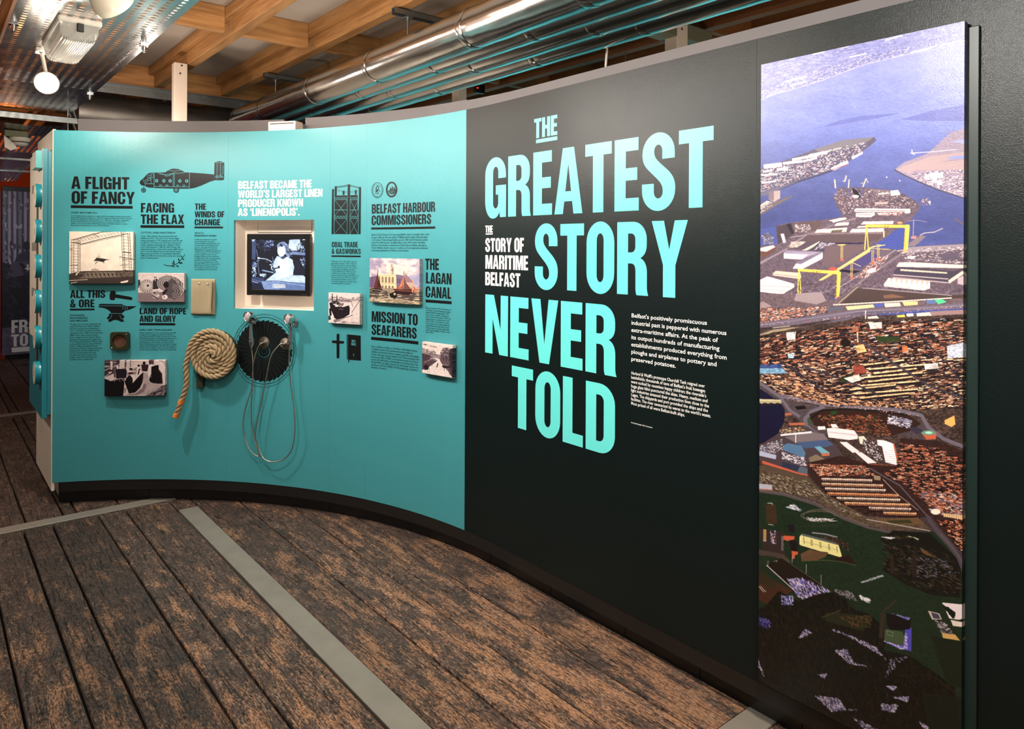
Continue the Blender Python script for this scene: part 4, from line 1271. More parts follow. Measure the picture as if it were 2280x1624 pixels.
# ================================================================== PRINTED PICTURES (painted here, stroke by stroke)
class Paint:
    """a small raster painter; x, y are in the coordinates of the survey crop"""

    def __init__(self, x0, y0, x1, y1, k, base=(128, 128, 128), seed=1):
        self.x0, self.y0, self.k = x0, y0, k
        self.w = int(round((x1 - x0) * k)); self.h = int(round((y1 - y0) * k))
        self.a = np.empty((self.h, self.w, 3), np.float32)
        self.a[:] = np.array(base, np.float32)
        self.r = np.random.default_rng(seed)
        self.tf = (1.0, 0.0, 0.0)
        self.dn, self.dl, self.dj = 1.0, 1.0, 1.0

    def view(self, sc=1.0, ox=0.0, oy=0.0):
        self.tf = (sc, ox, oy); return self

    def P(self, pts):
        sc, ox, oy = self.tf
        p = np.asarray(pts, np.float64)
        return (np.stack([ox + p[:, 0] / sc - self.x0, oy + p[:, 1] / sc - self.y0], 1)) * self.k

    def mask(self, p):
        x0 = max(int(math.floor(p[:, 0].min())), 0); x1 = min(int(math.ceil(p[:, 0].max())) + 1, self.w)
        y0 = max(int(math.floor(p[:, 1].min())), 0); y1 = min(int(math.ceil(p[:, 1].max())) + 1, self.h)
        if x1 <= x0 or y1 <= y0:
            return None
        xs = np.arange(x0, x1) + .5; ys = np.arange(y0, y1) + .5
        ins = np.zeros((len(ys), len(xs)), bool)
        n = len(p)
        for i in range(n):
            ax, ay = p[i]; bx, by = p[(i + 1) % n]
            if ay == by:
                continue
            rows = (ys > min(ay, by)) & (ys <= max(ay, by))
            if not rows.any():
                continue
            xc = ax + (ys[rows] - ay) * (bx - ax) / (by - ay)
            ins[rows] ^= xs[None, :] < xc[:, None]
        return (slice(y0, y1), slice(x0, x1)), ins

    def poly(self, pts, col, al=1.0):
        r = self.mask(self.P(pts))
        if r is None:
            return self
        sl, m = r
        t = self.a[sl]
        c = np.array(col, np.float32)
        t[m] = t[m] * (1 - al) + c * al
        return self

    def line(self, pts, w, col, al=1.0):
        for a, b in zip(pts[:-1], pts[1:]):
            dx, dy = b[0] - a[0], b[1] - a[1]
            L = math.hypot(dx, dy) or 1
            nx, ny = -dy / L * w / 2, dx / L * w / 2
            ex, ey = dx / L * w * .2, dy / L * w * .2
            self.poly([(a[0] + nx - ex, a[1] + ny - ey), (b[0] + nx + ex, b[1] + ny + ey), (b[0] - nx + ex, b[1] - ny + ey), (a[0] - nx - ex, a[1] - ny - ey)], col, al)
        return self

    def ell(self, cx, cy, rx, ry, col, al=1.0, n=20, rot=0):
        c, s = math.cos(rot), math.sin(rot)
        return self.poly([(cx + rx * math.cos(t) * c - ry * math.sin(t) * s, cy + rx * math.cos(t) * s + ry * math.sin(t) * c) for t in [2 * PI * i / n for i in range(n)]], col, al)

    def field(self, fx, fy, oct=3):
        """smooth noise over the whole picture, fx, fy cells per 100 px"""
        out = np.zeros((self.h, self.w), np.float32)
        amp = 1.0; tot = 0
        for o in range(oct):
            gx = max(2, int(self.w / self.k / 100 * fx * 2 ** o) + 2); gy = max(2, int(self.h / self.k / 100 * fy * 2 ** o) + 2)
            g = self.r.random((gy, gx)).astype(np.float32)
            yy = np.linspace(0, gy - 1.001, self.h); xx = np.linspace(0, gx - 1.001, self.w)
            yi = yy.astype(int); xi = xx.astype(int)
            fy_ = (yy - yi)[:, None]; fx_ = (xx - xi)[None, :]
            fy_ = fy_ * fy_ * (3 - 2 * fy_); fx_ = fx_ * fx_ * (3 - 2 * fx_)
            a = g[yi][:, xi]; b = g[yi][:, xi + 1]; c = g[yi + 1][:, xi]; d = g[yi + 1][:, xi + 1]
            out += amp * ((a * (1 - fx_) + b * fx_) * (1 - fy_) + (c * (1 - fx_) + d * fx_) * fy_)
            tot += amp; amp *= .55
        return out / tot

    def grain(self, pts, amt, f=None):
        """modulate brightness inside an outline by a noise field (0..1)"""
        r = self.mask(self.P(pts))
        if r is None:
            return self
        sl, m = r
        t = self.a[sl]
        g = (f[sl] if f is not None else self.r.random(m.shape).astype(np.float32))
        t[m] *= (1 + amt * (g[m][:, None] - .5) * 2)
        return self

    def dashes(self, pts, n, ang, L, w, cols, jit=.15, al=1.0):
        """short strokes strewn over an outline, along angle ang (radians, picture axes)"""
        p = np.asarray(pts, float)
        r = self.mask(self.P(pts))
        if r is None:
            return self
        (sy, sx), m = r
        ys, xs = np.nonzero(m)
        if len(ys) == 0:
            return self
        n = int(n * self.dn); L *= self.dl; w *= self.dl
        idx = self.r.integers(0, len(ys), n)
        sc, ox, oy = self.tf
        for i in idx:
            X = ((sx.start + xs[i]) / self.k + self.x0 - ox) * sc
            Y = ((sy.start + ys[i]) / self.k + self.y0 - oy) * sc
            a = ang + self.r.normal(0, jit * self.dj)
            l = L * self.r.uniform(.4, 1.3); ww = w * self.r.uniform(.6, 1.3)
            dx, dy = math.cos(a) * l / 2, math.sin(a) * l / 2
            nx, ny = -math.sin(a) * ww / 2, math.cos(a) * ww / 2
            c = cols[self.r.integers(0, len(cols))]
            self.poly([(X - dx + nx, Y - dy + ny), (X + dx + nx, Y + dy + ny), (X + dx - nx, Y + dy - ny), (X - dx - nx, Y - dy - ny)], c, al)
        return self

    def image(self, name, arr=None):
        a = self.a if arr is None else arr
        h, w = a.shape[:2]
        im = bpy.data.images.new(name, w, h, alpha=False)
        px = np.ones((h, w, 4), np.float32)
        px[..., :3] = np.clip(a[::-1] / 255, 0, 1)
        im.pixels.foreach_set(px.ravel())
        im.update()
        return im


def print_mat(name, im, rough=.35, sat=1.0, val=1.0, emit=0.0, bump=.15):
    k = NT(name)
    t = k.n('ShaderNodeTexImage', {'Vector': k.n('ShaderNodeUVMap').outputs[0]})
    t.image = im
    t.extension = 'EXTEND'
    c = t.outputs[0]
    if sat != 1 or val != 1:
        c = k.n('ShaderNodeHueSaturation', {'Color': c, 'Saturation': sat, 'Value': val}).outputs[0]
    if emit:
        k.set(Base_Color=(.01, .01, .01), Roughness=.2, Emission_Color=c, Emission_Strength=emit)
    else:
        k.set(Base_Color=c, Roughness=rough)
        if bump:
            k.bump(k.noise(k.world(), 420, 1), bump, .0012)
    return k.m


# ------------------------------------------------------------------ the tall aerial photograph
def paint_aerial():
    p = Paint(1684, 34, 2156, 1632, 1.9, (84, 96, 166), 7)
    H, Wd = p.h, p.w
    yy = (np.arange(H) / p.k + p.y0)
    stops = [(34, (150, 152, 222)), (140, (142, 150, 222)), (260, (118, 130, 205)), (330, (92, 102, 172)), (400, (76, 85, 144)), (480, (60, 68, 124)), (640, (66, 77, 142)), (1632, (40, 44, 80))]
    for c in range(3):
        p.a[..., c] = np.interp(yy, [s[0] for s in stops], [s[1][c] for s in stops])[:, None]
    # the base grows slightly paler towards the right
    xx = np.arange(Wd) / Wd
    p.dn, p.dl, p.dj = 2.1, .64, .45
    p.a *= (1 + .06 * (xx[None, :, None] - .3))
    rip = p.field(18, 60, 3)
    allp = [(1600, 0), (2200, 0), (2200, 1700), (1600, 1700)]
    p.grain(allp, .09, rip)
    soft = p.field(3, 7, 3)
    p.grain(allp, .07, soft)
    fine = p.field(60, 90, 2)
    hf = p.field(25, 45, 4)
    # ---- far shore (crop 1)
    p.view(3.531, 1670, 20)
    shore = [(40, 405), (1680, 50), (1690, 235), (1250, 322), (900, 410), (560, 540), (430, 582), (200, 650), (40, 708)]
    p.poly(shore, (132, 136, 200)).grain(shore, .28, hf)
    up = [(40, 405), (1690, 50), (1690, 170), (900, 330), (300, 520), (40, 600)]
    low = [(300, 530), (900, 340), (1690, 180), (1690, 240), (1250, 322), (900, 410), (560, 540), (200, 650), (60, 700), (60, 640)]
    p.dashes(up, 330, -.20, 60, 5, [(168, 166, 224), (190, 184, 232), (110, 112, 180), (96, 100, 170), (214, 204, 232)], .06, .6)
    p.dashes(low, 900, -.27, 22, 5, [(226, 208, 226), (244, 228, 232), (196, 182, 216), (92, 94, 160), (82, 88, 156), (150, 150, 205)], .14, .85)
    p.line([(60, 700), (200, 648), (430, 580), (560, 538), (900, 408), (1250, 320), (1690, 232)], 5, (216, 204, 224), .8)
    for a, b, c, d in ((260, 555, 430, 510), (310, 580, 430, 550), (480, 335, 570, 315), (640, 285, 760, 270), (770, 355, 900, 325), (1250, 315, 1450, 262), (1480, 255, 1680, 215), (1050, 218, 1180, 180)):
        p.line([(a, b), (c, d)], 13, (240, 226, 236), .8)
    for q in ([(560, 905), (700, 850), (880, 815), (1180, 790), (1000, 832), (850, 855), (700, 888)], [(1170, 842), (1400, 775), (1690, 715), (1690, 850), (1400, 852)]):
        p.poly(q, (84, 84, 164), .5)
    # ---- left peninsula
    pen = [(40, 1255), (280, 1168), (500, 1082), (720, 1008), (970, 980), (985, 1010), (880, 1095), (760, 1182), (640, 1245), (500, 1292), (380, 1335), (250, 1392), (40, 1455)]
    p.poly(pen, (86, 80, 104)).grain(pen, .35, fine)
    p.poly([(500, 1082), (720, 1008), (970, 980), (900, 1030), (700, 1080), (560, 1120)], (118, 112, 124))
    penb = [(60, 1262), (500, 1110), (920, 1020), (870, 1100), (640, 1235), (380, 1325), (60, 1440)]
    p.dashes(penb, 640, -.25, 20, 7, [(236, 222, 226), (206, 190, 200), (56, 52, 84), (48, 46, 78), (150, 140, 160), (206, 150, 140), (240, 232, 236)], .35)
    for a, b, c, d, w in ((110, 1222, 240, 1205, 34), (260, 1195, 400, 1178, 20), (330, 1165, 520, 1130, 20), (470, 1130, 600, 1105, 22), (100, 1262, 170, 1250, 16), (210, 1245, 290, 1235, 22), (90, 1290, 210, 1280, 14), (90, 1350, 200, 1335, 12), (400, 1180, 520, 1150, 14)):
        p.line([(a, b), (c, d)], w, (230, 214, 220))
    p.line([(60, 1452), (250, 1392), (380, 1338), (520, 1292), (640, 1250)], 9, (52, 50, 78))
    p.poly([(635, 1225), (760, 1165), (770, 1190), (660, 1245), (632, 1240)], (238, 226, 230)); p.line([(640, 1243), (765, 1195)], 7, (170, 96, 96))
    p.poly([(790, 1140), (880, 1095), (878, 1115), (800, 1160)], (226, 214, 222))
    # silo and quay at the left
    p.poly([(60, 1430), (150, 1400), (380, 1335), (250, 1392), (60, 1470)], (96, 92, 116))
    p.poly([(60, 1590), (190, 1500), (330, 1445), (326, 1458), (200, 1530), (80, 1605), (60, 1610)], (104, 92, 92))
    p.poly([(145, 1418), (236, 1408), (236, 1470), (190, 1500), (145, 1482)], (168, 148, 150)); p.poly([(145, 1418), (185, 1414), (185, 1490), (145, 1482)], (120, 104, 114))
    p.poly([(70, 1530), (130, 1490), (175, 1500), (80, 1560)], (196, 176, 168)); p.dashes([(70, 1530), (180, 1500), (170, 1530), (80, 1590)], 50, -.6, 16, 6, [(214, 196, 180), (90, 76, 78)])
    # right shore
    rs = [(1128, 1237), (1200, 1180), (1380, 1110), (1440, 1060), (1500, 1000), (1570, 940), (1700, 900), (1700, 1465), (1480, 1392), (1300, 1322), (1200, 1272)]
    p.poly(rs, (150, 134, 156)).grain(rs, .16, hf)
    p.poly([(1150, 1235), (1250, 1190), (1400, 1130), (1690, 1090), (1690, 1130), (1450, 1180), (1700, 1150), (1700, 1230), (1300, 1240), (1230, 1262)], (172, 148, 154))
    p.poly([(1540, 1140), (1600, 1125), (1690, 1118), (1690, 1140), (1560, 1150)], (128, 140, 208)); p.poly([(1560, 1010), (1690, 990), (1690, 1030), (1620, 1020)], (150, 156, 212))
    ind = [(1240, 1262), (1500, 1238), (1700, 1228), (1700, 1455), (1480, 1385), (1310, 1318)]
    p.dashes(ind, 230, -.1, 22, 8, [(238, 226, 226), (212, 200, 206), (86, 80, 104), (70, 68, 96), (224, 190, 180), (160, 150, 170)], .5)
    for cx, cy in ((1385, 1296), (1424, 1283), (1462, 1280), (1492, 1282), (1484, 1340), (1444, 1318)):
        p.poly([(cx - 18, cy - 18), (cx + 18, cy - 18), (cx + 18, cy + 16), (cx - 18, cy + 16)], (240, 228, 224)); p.ell(cx, cy - 18, 18, 7, (250, 242, 240))
    p.line([(1255, 1105), (1440, 1092), (1620, 1072)], 6, (206, 196, 216)); p.line([(1265, 1078), (1268, 1110), (1290, 1112)], 8, (210, 200, 220))
    p.line([(1128, 1237), (1200, 1275), (1310, 1325), (1480, 1394), (1690, 1460)], 9, (64, 60, 84)); p.line([(1500, 948), (1590, 928)], 5, (140, 130, 160))
    for cx, cy in ((1070, 1296), (1172, 1322)):
        p.ell(cx, cy, 6, 6, (236, 200, 206))
    # ---- harbour island and the shipyard (crop 3)
    p.view(4.75, 1680, 360)
    yard = [(822, 330), (850, 262), (940, 242), (1200, 243), (1420, 265), (1560, 298), (1700, 380), (1752, 425), (1735, 475), (1640, 590), (1480, 690), (1400, 760), (1260, 850), (1215, 900), (1300, 985), (1500, 905), (1610, 870), (1800, 850), (2260, 822), (2260, 1420), (20, 1420), (20, 868), (150, 860), (240, 850), (225, 700), (245, 650), (390, 615), (700, 590), (900, 556), (930, 540), (872, 455)]
    p.poly(yard, (92, 78, 92)).grain(yard, .30, hf).grain(yard, .14, fine)
    isl = [(835, 330), (860, 270), (1000, 250), (1400, 275), (1560, 305), (1690, 385), (1720, 430), (1640, 460), (1060, 460), (1000, 530), (920, 520), (880, 440)]
    p.poly([(1200, 250), (1420, 270), (1560, 305), (1440, 330), (1300, 310)], (116, 102, 112))
    p.dashes(isl, 330, -.1, 24, 8, [(206, 184, 186), (236, 220, 222), (58, 48, 62), (120, 104, 114), (44, 38, 52), (176, 130, 120)], .5)
    p.poly([(1030, 250), (1070, 265), (1125, 345), (1085, 352), (1035, 290)], (28, 24, 40)); p.ell(1065, 335, 36, 15, (240, 226, 226))
    p.poly([(1430, 272), (1510, 262), (1530, 290), (1530, 316), (1440, 326)], (226, 208, 202)); p.poly([(1300, 302), (1420, 290), (1422, 300), (1305, 316)], (220, 206, 200)); p.poly([(1270, 395), (1410, 388), (1405, 412), (1270, 420)], (172, 150, 150))
    for (x0, y0, x1, y1, w) in ((842, 160, 852, 250, 16), (965, 118, 948, 180, 15), (928, 175, 950, 172, 8), (995, 160, 988, 245, 13), (1175, 145, 1140, 232, 14), (1175, 148, 1196, 190, 8), (1120, 198, 1142, 190, 8)):
        p.line([(x0, y0), (x1, y1)], w, (196, 176, 160))
    for x in (845, 862, 940, 985, 1130):
        p.line([(x, 250), (x, 330)], 7, (72, 84, 160))
    p.dashes([(1750, 350), (1850, 350), (1860, 420), (1760, 420)], 60, 0, 18, 7, [(220, 190, 180), (70, 54, 70), (150, 100, 96)], .8); p.ell(1846, 390, 12, 16, (238, 226, 224))
    white = (236, 216, 210)
    p.poly([(1050, 478), (1070, 462), (1645, 462), (1645, 505), (1590, 512), (1580, 492), (1060, 500)], white); p.line([(1070, 482), (1600, 482)], 6, (70, 56, 66))
    p.poly([(1068, 512), (1270, 502), (1270, 530), (1225, 555), (1068, 552)], white); p.line([(1080, 527), (1230, 527)], 6, (80, 64, 72)); p.line([(1082, 543), (1210, 543)], 4, (110, 94, 98))
    p.dashes([(1290, 505), (1560, 500), (1540, 530), (1320, 535)], 60, 0, 30, 9, [white, (190, 120, 110), (200, 184, 190)], .2)
    p.poly([(780, 595), (900, 565), (970, 560), (968, 578), (830, 615), (820, 600)], (240, 224, 214))
    p.poly([(1060, 560), (1080, 575), (840, 640), (700, 705), (560, 760), (350, 880), (340, 870), (540, 750), (690, 690), (900, 610)], (128, 116, 124))
    for x0, y0, x1, y1, t in ((870, 618, 1000, 608, 35), (660, 690, 980, 665, 48), (1150, 600, 1470, 592, 34), (1030, 680, 1370, 668, 42), (1100, 650, 1300, 640, 20)):
        c = (234, 206, 190) if x0 < 1000 else (224, 196, 196)
        p.poly([(x0, y0), (x1, y1), (x1 - 10, y1 + t), (x0 - 30, y0 + t)], c)
        n = int((x1 - x0) / 26)
        for i in range(n):
            p.line([(x0 + (x1 - x0) * i / n, y0 + 2), (x0 + (x1 - x0) * i / n - 12, y0 + t * .6)], 4, (190, 164, 160), .8)
        p.line([(x0 - 28, y0 + t), (x1 - 10, y1 + t)], 6, (104, 84, 92))
    p.dashes([(820, 700), (930, 690), (910, 725), (800, 730)], 120, -.5, 34, 4, [(74, 66, 60), (96, 84, 76)], .2)
    # left basin and dry dock
    p.poly([(20, 700), (225, 660), (245, 850), (20, 866)], (62, 74, 142)); p.dashes([(80, 760), (150, 720), (210, 780), (200, 850), (100, 850)], 150, .6, 22, 8, [(180, 168, 176), (54, 50, 70), (90, 84, 104)], .9)
    p.poly([(232, 660), (385, 625), (430, 735), (250, 850)], (70, 58, 68)); p.poly([(335, 640), (385, 625), (428, 730), (395, 740)], (38, 34, 48)); p.poly([(275, 740), (312, 735), (335, 830), (305, 836)], (196, 190, 206)); p.poly([(385, 628), (700, 595), (710, 650), (640, 700), (420, 735)], (88, 72, 74))
    p.dashes([(430, 640), (600, 640), (580, 715), (440, 720)], 90, 0, 30, 8, [(206, 190, 196), (150, 136, 150), (60, 50, 60)], .4)
    p.line([(380, 775), (560, 745), (700, 740)], 9, (150, 134, 140)); p.poly([(560, 745), (1380, 735), (1300, 800), (860, 830), (700, 820), (480, 815)], (86, 70, 76)); p.poly([(540, 725), (1350, 712), (1340, 728), (560, 742)], (120, 102, 110))
    # long sheds on the left
    for i in range(6):
        p.line([(370 + i * 4, 880 - i * 11), (500 + i * 8, 872 - i * 10)], 6, (226, 208, 190))
    p.poly([(500, 912), (690, 812), (694, 835), (560, 910)], (232, 208, 176)); p.poly([(560, 815), (690, 812), (520, 905), (440, 890)], (80, 68, 80)); p.poly([(700, 812), (860, 830), (840, 880), (720, 930), (580, 912)], (70, 62, 78)); p.dashes([(700, 825), (850, 835), (820, 880), (640, 905)], 70, -.4, 26, 8, [(206, 198, 214), (120, 112, 134)], .3)
    p.poly([(312, 935), (345, 915), (720, 925), (600, 965), (500, 1010), (312, 1000)], (150, 140, 164)); p.poly([(312, 942), (570, 955), (500, 1010), (312, 1000)], (200, 186, 198)); p.poly([(450, 1040), (705, 925), (725, 930), (725, 985), (505, 1110), (405, 1105)], (196, 184, 196)); p.poly([(430, 1052), (690, 928), (720, 930), (505, 1050)], (120, 110, 134)); p.poly([(505, 1058), (725, 940), (725, 995), (505, 1112)], (228, 214, 212))
    for i in range(14):
        p.line([(440 + i * 20, 1044 - i * 9), (500 + i * 17, 1056 - i * 9)], 4, (84, 76, 100))
    for i in range(5):
        p.line([(320, 945 + i * 4 - i * 12), (690 - i * 20, 940 - i * 6)], 3, (120, 112, 138), .7)
    p.poly([(20, 900), (200, 858), (225, 880), (130, 930), (20, 918)], (204, 188, 190)); p.poly([(20, 925), (125, 932), (222, 880), (225, 915), (120, 985), (20, 978)], (98, 66, 60)); p.poly([(20, 1060), (340, 890), (360, 898), (40, 1080), (20, 1090)], (132, 120, 130))
    p.poly([(740, 860), (1150, 850), (1160, 880), (960, 1010), (760, 1100), (720, 990), (745, 930)], (100, 82, 90)); p.poly([(860, 826), (1160, 822), (1160, 834), (1000, 842), (860, 838)], (44, 36, 64))
    # dock water and its yellow wall
    p.poly([(1640, 600), (1490, 690), (1400, 760), (1260, 850), (1380, 880), (1560, 890), (1590, 840)], (58, 70, 144))
    p.poly([(1240, 905), (1330, 880), (1440, 900), (1180, 1060), (1120, 1100), (900, 1100), (1000, 1040)], (70, 62, 112)); p.poly([(900, 1105), (1130, 1125), (1050, 1150), (900, 1130)], (30, 26, 48))
    p.poly([(1195, 895), (1225, 880), (1228, 915), (900, 1115), (720, 1225), (690, 1232), (690, 1218), (880, 1100)], (224, 178, 112)); p.line([(1210, 925), (900, 1120), (720, 1228)], 6, (168, 124, 88))
    # right side yard and halls
    p.poly([(1215, 905), (1480, 890), (1500, 905), (1130, 1180), (1000, 1240), (940, 1250), (1100, 1140), (1350, 985)], (96, 84, 98))
    p.line([(1495, 895), (1340, 1000), (1160, 1130), (1000, 1240), (900, 1300)], 8, (150, 140, 152)); p.line([(1640, 880), (1450, 1010), (1200, 1180), (1050, 1300)], 22, (118, 106, 116))
    p.dashes([(1280, 985), (1420, 960), (1330, 1100), (1180, 1200), (1080, 1200), (1180, 1090)], 160, -.6, 22, 9, [(230, 214, 210), (190, 90, 76), (70, 58, 76), (206, 170, 150)], .6)
    p.poly([(1190, 1120), (1230, 1095), (1290, 1090), (1280, 1120), (1240, 1145), (1190, 1140)], (238, 222, 216))
    p.poly([(1600, 870), (1850, 850), (2260, 826), (2260, 880), (1850, 910), (1560, 935)], (140, 128, 140)); p.dashes([(1500, 900), (2230, 850), (2230, 1040), (1620, 1020)], 240, -.12, 30, 8, [(206, 192, 196), (74, 64, 84), (160, 144, 156), (230, 216, 212), (104, 92, 110)], .4)
    p.poly([(1940, 935), (2120, 925), (2200, 985), (2000, 1005)], (86, 76, 96)); p.poly([(1620, 965), (1710, 958), (1690, 990), (1615, 990)], (234, 214, 204))
    p.poly([(1530, 1030), (1650, 1025), (2210, 1050), (2210, 1085), (1500, 1075)], (240, 216, 190)); p.poly([(1480, 1115), (1530, 1075), (2130, 1115), (2210, 1080), (2210, 1120), (2050, 1230), (1470, 1165)], (66, 58, 76))
    p.poly([(1545, 1098), (2040, 1128), (2040, 1145), (1545, 1118)], (196, 184, 166)); p.line([(1470, 1160), (2050, 1200)], 10, (190, 176, 176)); p.line([(1468, 1190), (2050, 1240)], 12, (170, 156, 158)); p.poly([(2050, 1215), (2200, 1110), (2220, 1140), (2060, 1250)], (214, 192, 180)); p.poly([(2150, 1190), (2240, 1150), (2240, 1270), (2150, 1250)], (176, 160, 170))
    p.poly([(1375, 1255), (1420, 1195), (1860, 1230), (1860, 1300), (1790, 1325), (1375, 1280)], (232, 212, 204))
    for i in range(8):
        x = 1435 + i * 54
        p.poly([(x, 1195 + i * 4), (x + 34, 1198 + i * 4), (x + 14, 1258 + i * 4)], (196, 164, 154)); p.poly([(x - 18, 1200 + i * 4), (x, 1195 + i * 4), (x + 14, 1258 + i * 4), (x - 30, 1235 + i * 4)], (246, 228, 218))
    p.poly([(1375, 1255), (1860, 1290), (1860, 1305), (1790, 1325), (1375, 1285)], (204, 190, 192))
    p.poly([(200, 1155), (230, 1130), (490, 1150), (500, 1200), (480, 1215), (200, 1180)], (206, 182, 168)); p.line([(205, 1165), (490, 1195)], 6, (150, 126, 118)); p.poly([(20, 1250), (140, 1190), (220, 1210), (420, 1265), (430, 1300), (300, 1380), (20, 1350)], (226, 206, 204)); p.line([(30, 1290), (400, 1300)], 5, (160, 144, 156)); p.line([(30, 1320), (330, 1345)], 7, (176, 160, 168))
    p.line([(700, 1370), (820, 1320), (900, 1260), (1050, 1130)], 7, (160, 148, 156), .5)
    # piers on the right
    p.poly([(1640, 820), (1750, 740), (1815, 750), (1690, 860), (1620, 855)], (120, 106, 116)); p.line([(1750, 738), (1800, 715), (1900, 705), (1985, 665)], 9, (190, 172, 176)); p.poly([(2100, 565), (2125, 555), (2240, 630), (2240, 650)], (96, 84, 100)); p.line([(1680, 570), (1676, 750)], 9, (150, 130, 150)); p.line([(1610, 590), (1720, 580), (1820, 600)], 4, (170, 150, 165)); p.poly([(1650, 755), (1715, 745), (1705, 780), (1655, 778)], (178, 120, 118))
    # the two yellow gantry cranes and the small cranes
    Y = (246, 206, 70); Yd = (206, 160, 48)
    p.poly([(1170, 633), (1635, 630), (1640, 662), (1172, 660)], Y); p.line([(1172, 658), (1600, 662)], 5, Yd); p.poly([(1588, 660), (1638, 660), (1620, 905), (1575, 915)], Y); p.poly([(1588, 665), (1600, 665), (1588, 900), (1576, 900)], Yd); p.line([(1182, 662), (1166, 900)], 11, Y); p.line([(1186, 662), (1205, 892)], 10, Y); p.poly([(1570, 895), (1622, 885), (1620, 925), (1572, 930)], (236, 150, 110))
    p.poly([(460, 1105), (905, 1128), (915, 1165), (462, 1132)], Y); p.line([(462, 1130), (905, 1162)], 5, Yd); p.poly([(875, 1140), (917, 1135), (908, 1330), (900, 1400), (868, 1410)], Y); p.poly([(875, 1165), (888, 1165), (880, 1400), (868, 1400)], Yd); p.line([(473, 1135), (464, 1345)], 10, Y); p.line([(478, 1135), (496, 1330)], 9, Y); p.line([(473, 1340), (455, 1400)], 10, Y); p.line([(490, 1340), (500, 1400)], 9, Y)
    p.poly([(450, 1390), (500, 1380), (500, 1405), (452, 1410)], (214, 110, 96)); p.poly([(862, 1400), (935, 1385), (930, 1410), (868, 1425)], (226, 130, 104)); p.ell(835, 1105, 45, 18, (176, 70, 60)); p.ell(1535, 610, 28, 14, (216, 130, 90)); p.line([(888, 1090), (888, 1130)], 7, (216, 190, 110))
    for (x, y) in ((1335, 648), (620, 1135)):   # initials on the girders
        q = (70, 60, 40)
        p.line([(x, y - 9), (x, y + 9)], 3, q).line([(x + 12, y - 9), (x + 12, y + 9)], 3, q).line([(x, y), (x + 12, y)], 3, q)
        p.ell(x + 43, y + 4, 5, 5, q).ell(x + 43, y - 5, 3.5, 4, q).line([(x + 66, y - 7), (x + 70, y + 9), (x + 75, y - 3), (x + 80, y + 9), (x + 85, y - 7)], 3, q)
    for (x, y, h) in ((925, 850, 150), (1310, 840, 150), (1030, 1020, 170), (1250, 900, 130)):
        p.line([(x - 8, y), (x - 8, y + h)], 5, (214, 190, 104)).line([(x + 8, y), (x + 8, y + h)], 5, (204, 178, 96))
        for i in range(6):
            p.line([(x - 8, y + h * i / 6), (x + 8, y + h * (i + 1) / 6)], 3, (196, 170, 90))
        p.poly([(x - 20, y + h + 20), (x - 8, y + h - 12), (x + 8, y + h - 12), (x + 24, y + h + 18)], (176, 90, 80))
    p.line([(885, 852), (960, 845)], 10, (230, 206, 110)); p.line([(1210, 880), (1380, 845)], 8, (226, 200, 110)); p.line([(1240, 868), (1300, 845), (1380, 850)], 5, (220, 196, 110)); p.line([(1225, 885), (1430, 892)], 7, (214, 180, 96)); p.line([(1000, 1022), (1060, 1045), (1125, 1075)], 7, (206, 184, 120)); p.line([(1366, 700), (1366, 760)], 16, (226, 186, 110))
    # ---- motorway belt, crop 2
    p.view()
    p.poly([(1684, 700), (2156, 690), (2156, 1640), (1684, 1640)], (74, 60, 62)).grain([(1684, 700), (2156, 690), (2156, 1640), (1684, 1640)], .3, hf)
    p.view(3.738, 1670, 450)
    belt = [(60, 770), (400, 640), (900, 640), (1500, 690), (1860, 690), (1860, 1000), (60, 1130)]
    p.poly([(60, 745), (420, 745), (700, 790), (900, 680), (1700, 740), (1860, 700), (1860, 830), (60, 960)], (100, 84, 92)).grain(belt, .3, hf)
    p.poly([(390, 740), (600, 725), (640, 800), (560, 830), (370, 800)], (146, 130, 136)); p.poly([(60, 830), (120, 810), (190, 850), (60, 880)], (150, 130, 134)); p.poly([(760, 820), (900, 690), (1640, 745), (1860, 730), (1860, 760), (740, 835)], (72, 58, 58)); p.line([(740, 820), (900, 680)], 6, (170, 156, 120)); p.line([(700, 832), (1200, 800), (1680, 765)], 9, (236, 216, 204)); p.line([(940, 690), (1500, 730), (1680, 745)], 7, (150, 138, 148))
    p.poly([(1110, 750), (1190, 738), (1300, 765), (1120, 775)], (128, 92, 72), .8)
    p.dashes([(60, 870), (660, 850), (640, 900), (60, 1000)], 330, -.2, 34, 10, [(206, 186, 180), (96, 84, 96), (176, 100, 76), (60, 50, 62), (220, 150, 110)], .4)
    p.poly([(800, 845), (1030, 825), (1040, 850), (820, 875)], (220, 208, 150)); p.poly([(1030, 822), (1110, 815), (1115, 845), (1050, 850)], (74, 84, 160)); p.poly([(1120, 815), (1250, 808), (1260, 838), (1130, 848)], (230, 204, 184)); p.poly([(1270, 800), (1400, 795), (1400, 825), (1290, 835)], (236, 190, 130)); p.poly([(1465, 780), (1540, 785), (1555, 812), (1480, 818)], (86, 110, 160)); p.poly([(1535, 778), (1600, 775), (1640, 800), (1570, 818)], (74, 200, 140)); p.poly([(640, 858), (760, 848), (800, 870), (660, 885)], (88, 92, 110))
    p.poly([(60, 990), (500, 930), (900, 870), (1300, 845), (1860, 800), (1860, 845), (1300, 880), (980, 900), (700, 950), (400, 1000), (60, 1032)], (110, 100, 118)); p.line([(60, 1010), (500, 948), (900, 885), (1300, 862), (1860, 822)], 3, (160, 150, 164)); p.poly([(560, 1010), (760, 940), (900, 890), (1300, 868), (1300, 884), (960, 912), (800, 965), (640, 1020), (440, 1050), (440, 1035)], (98, 90, 106))
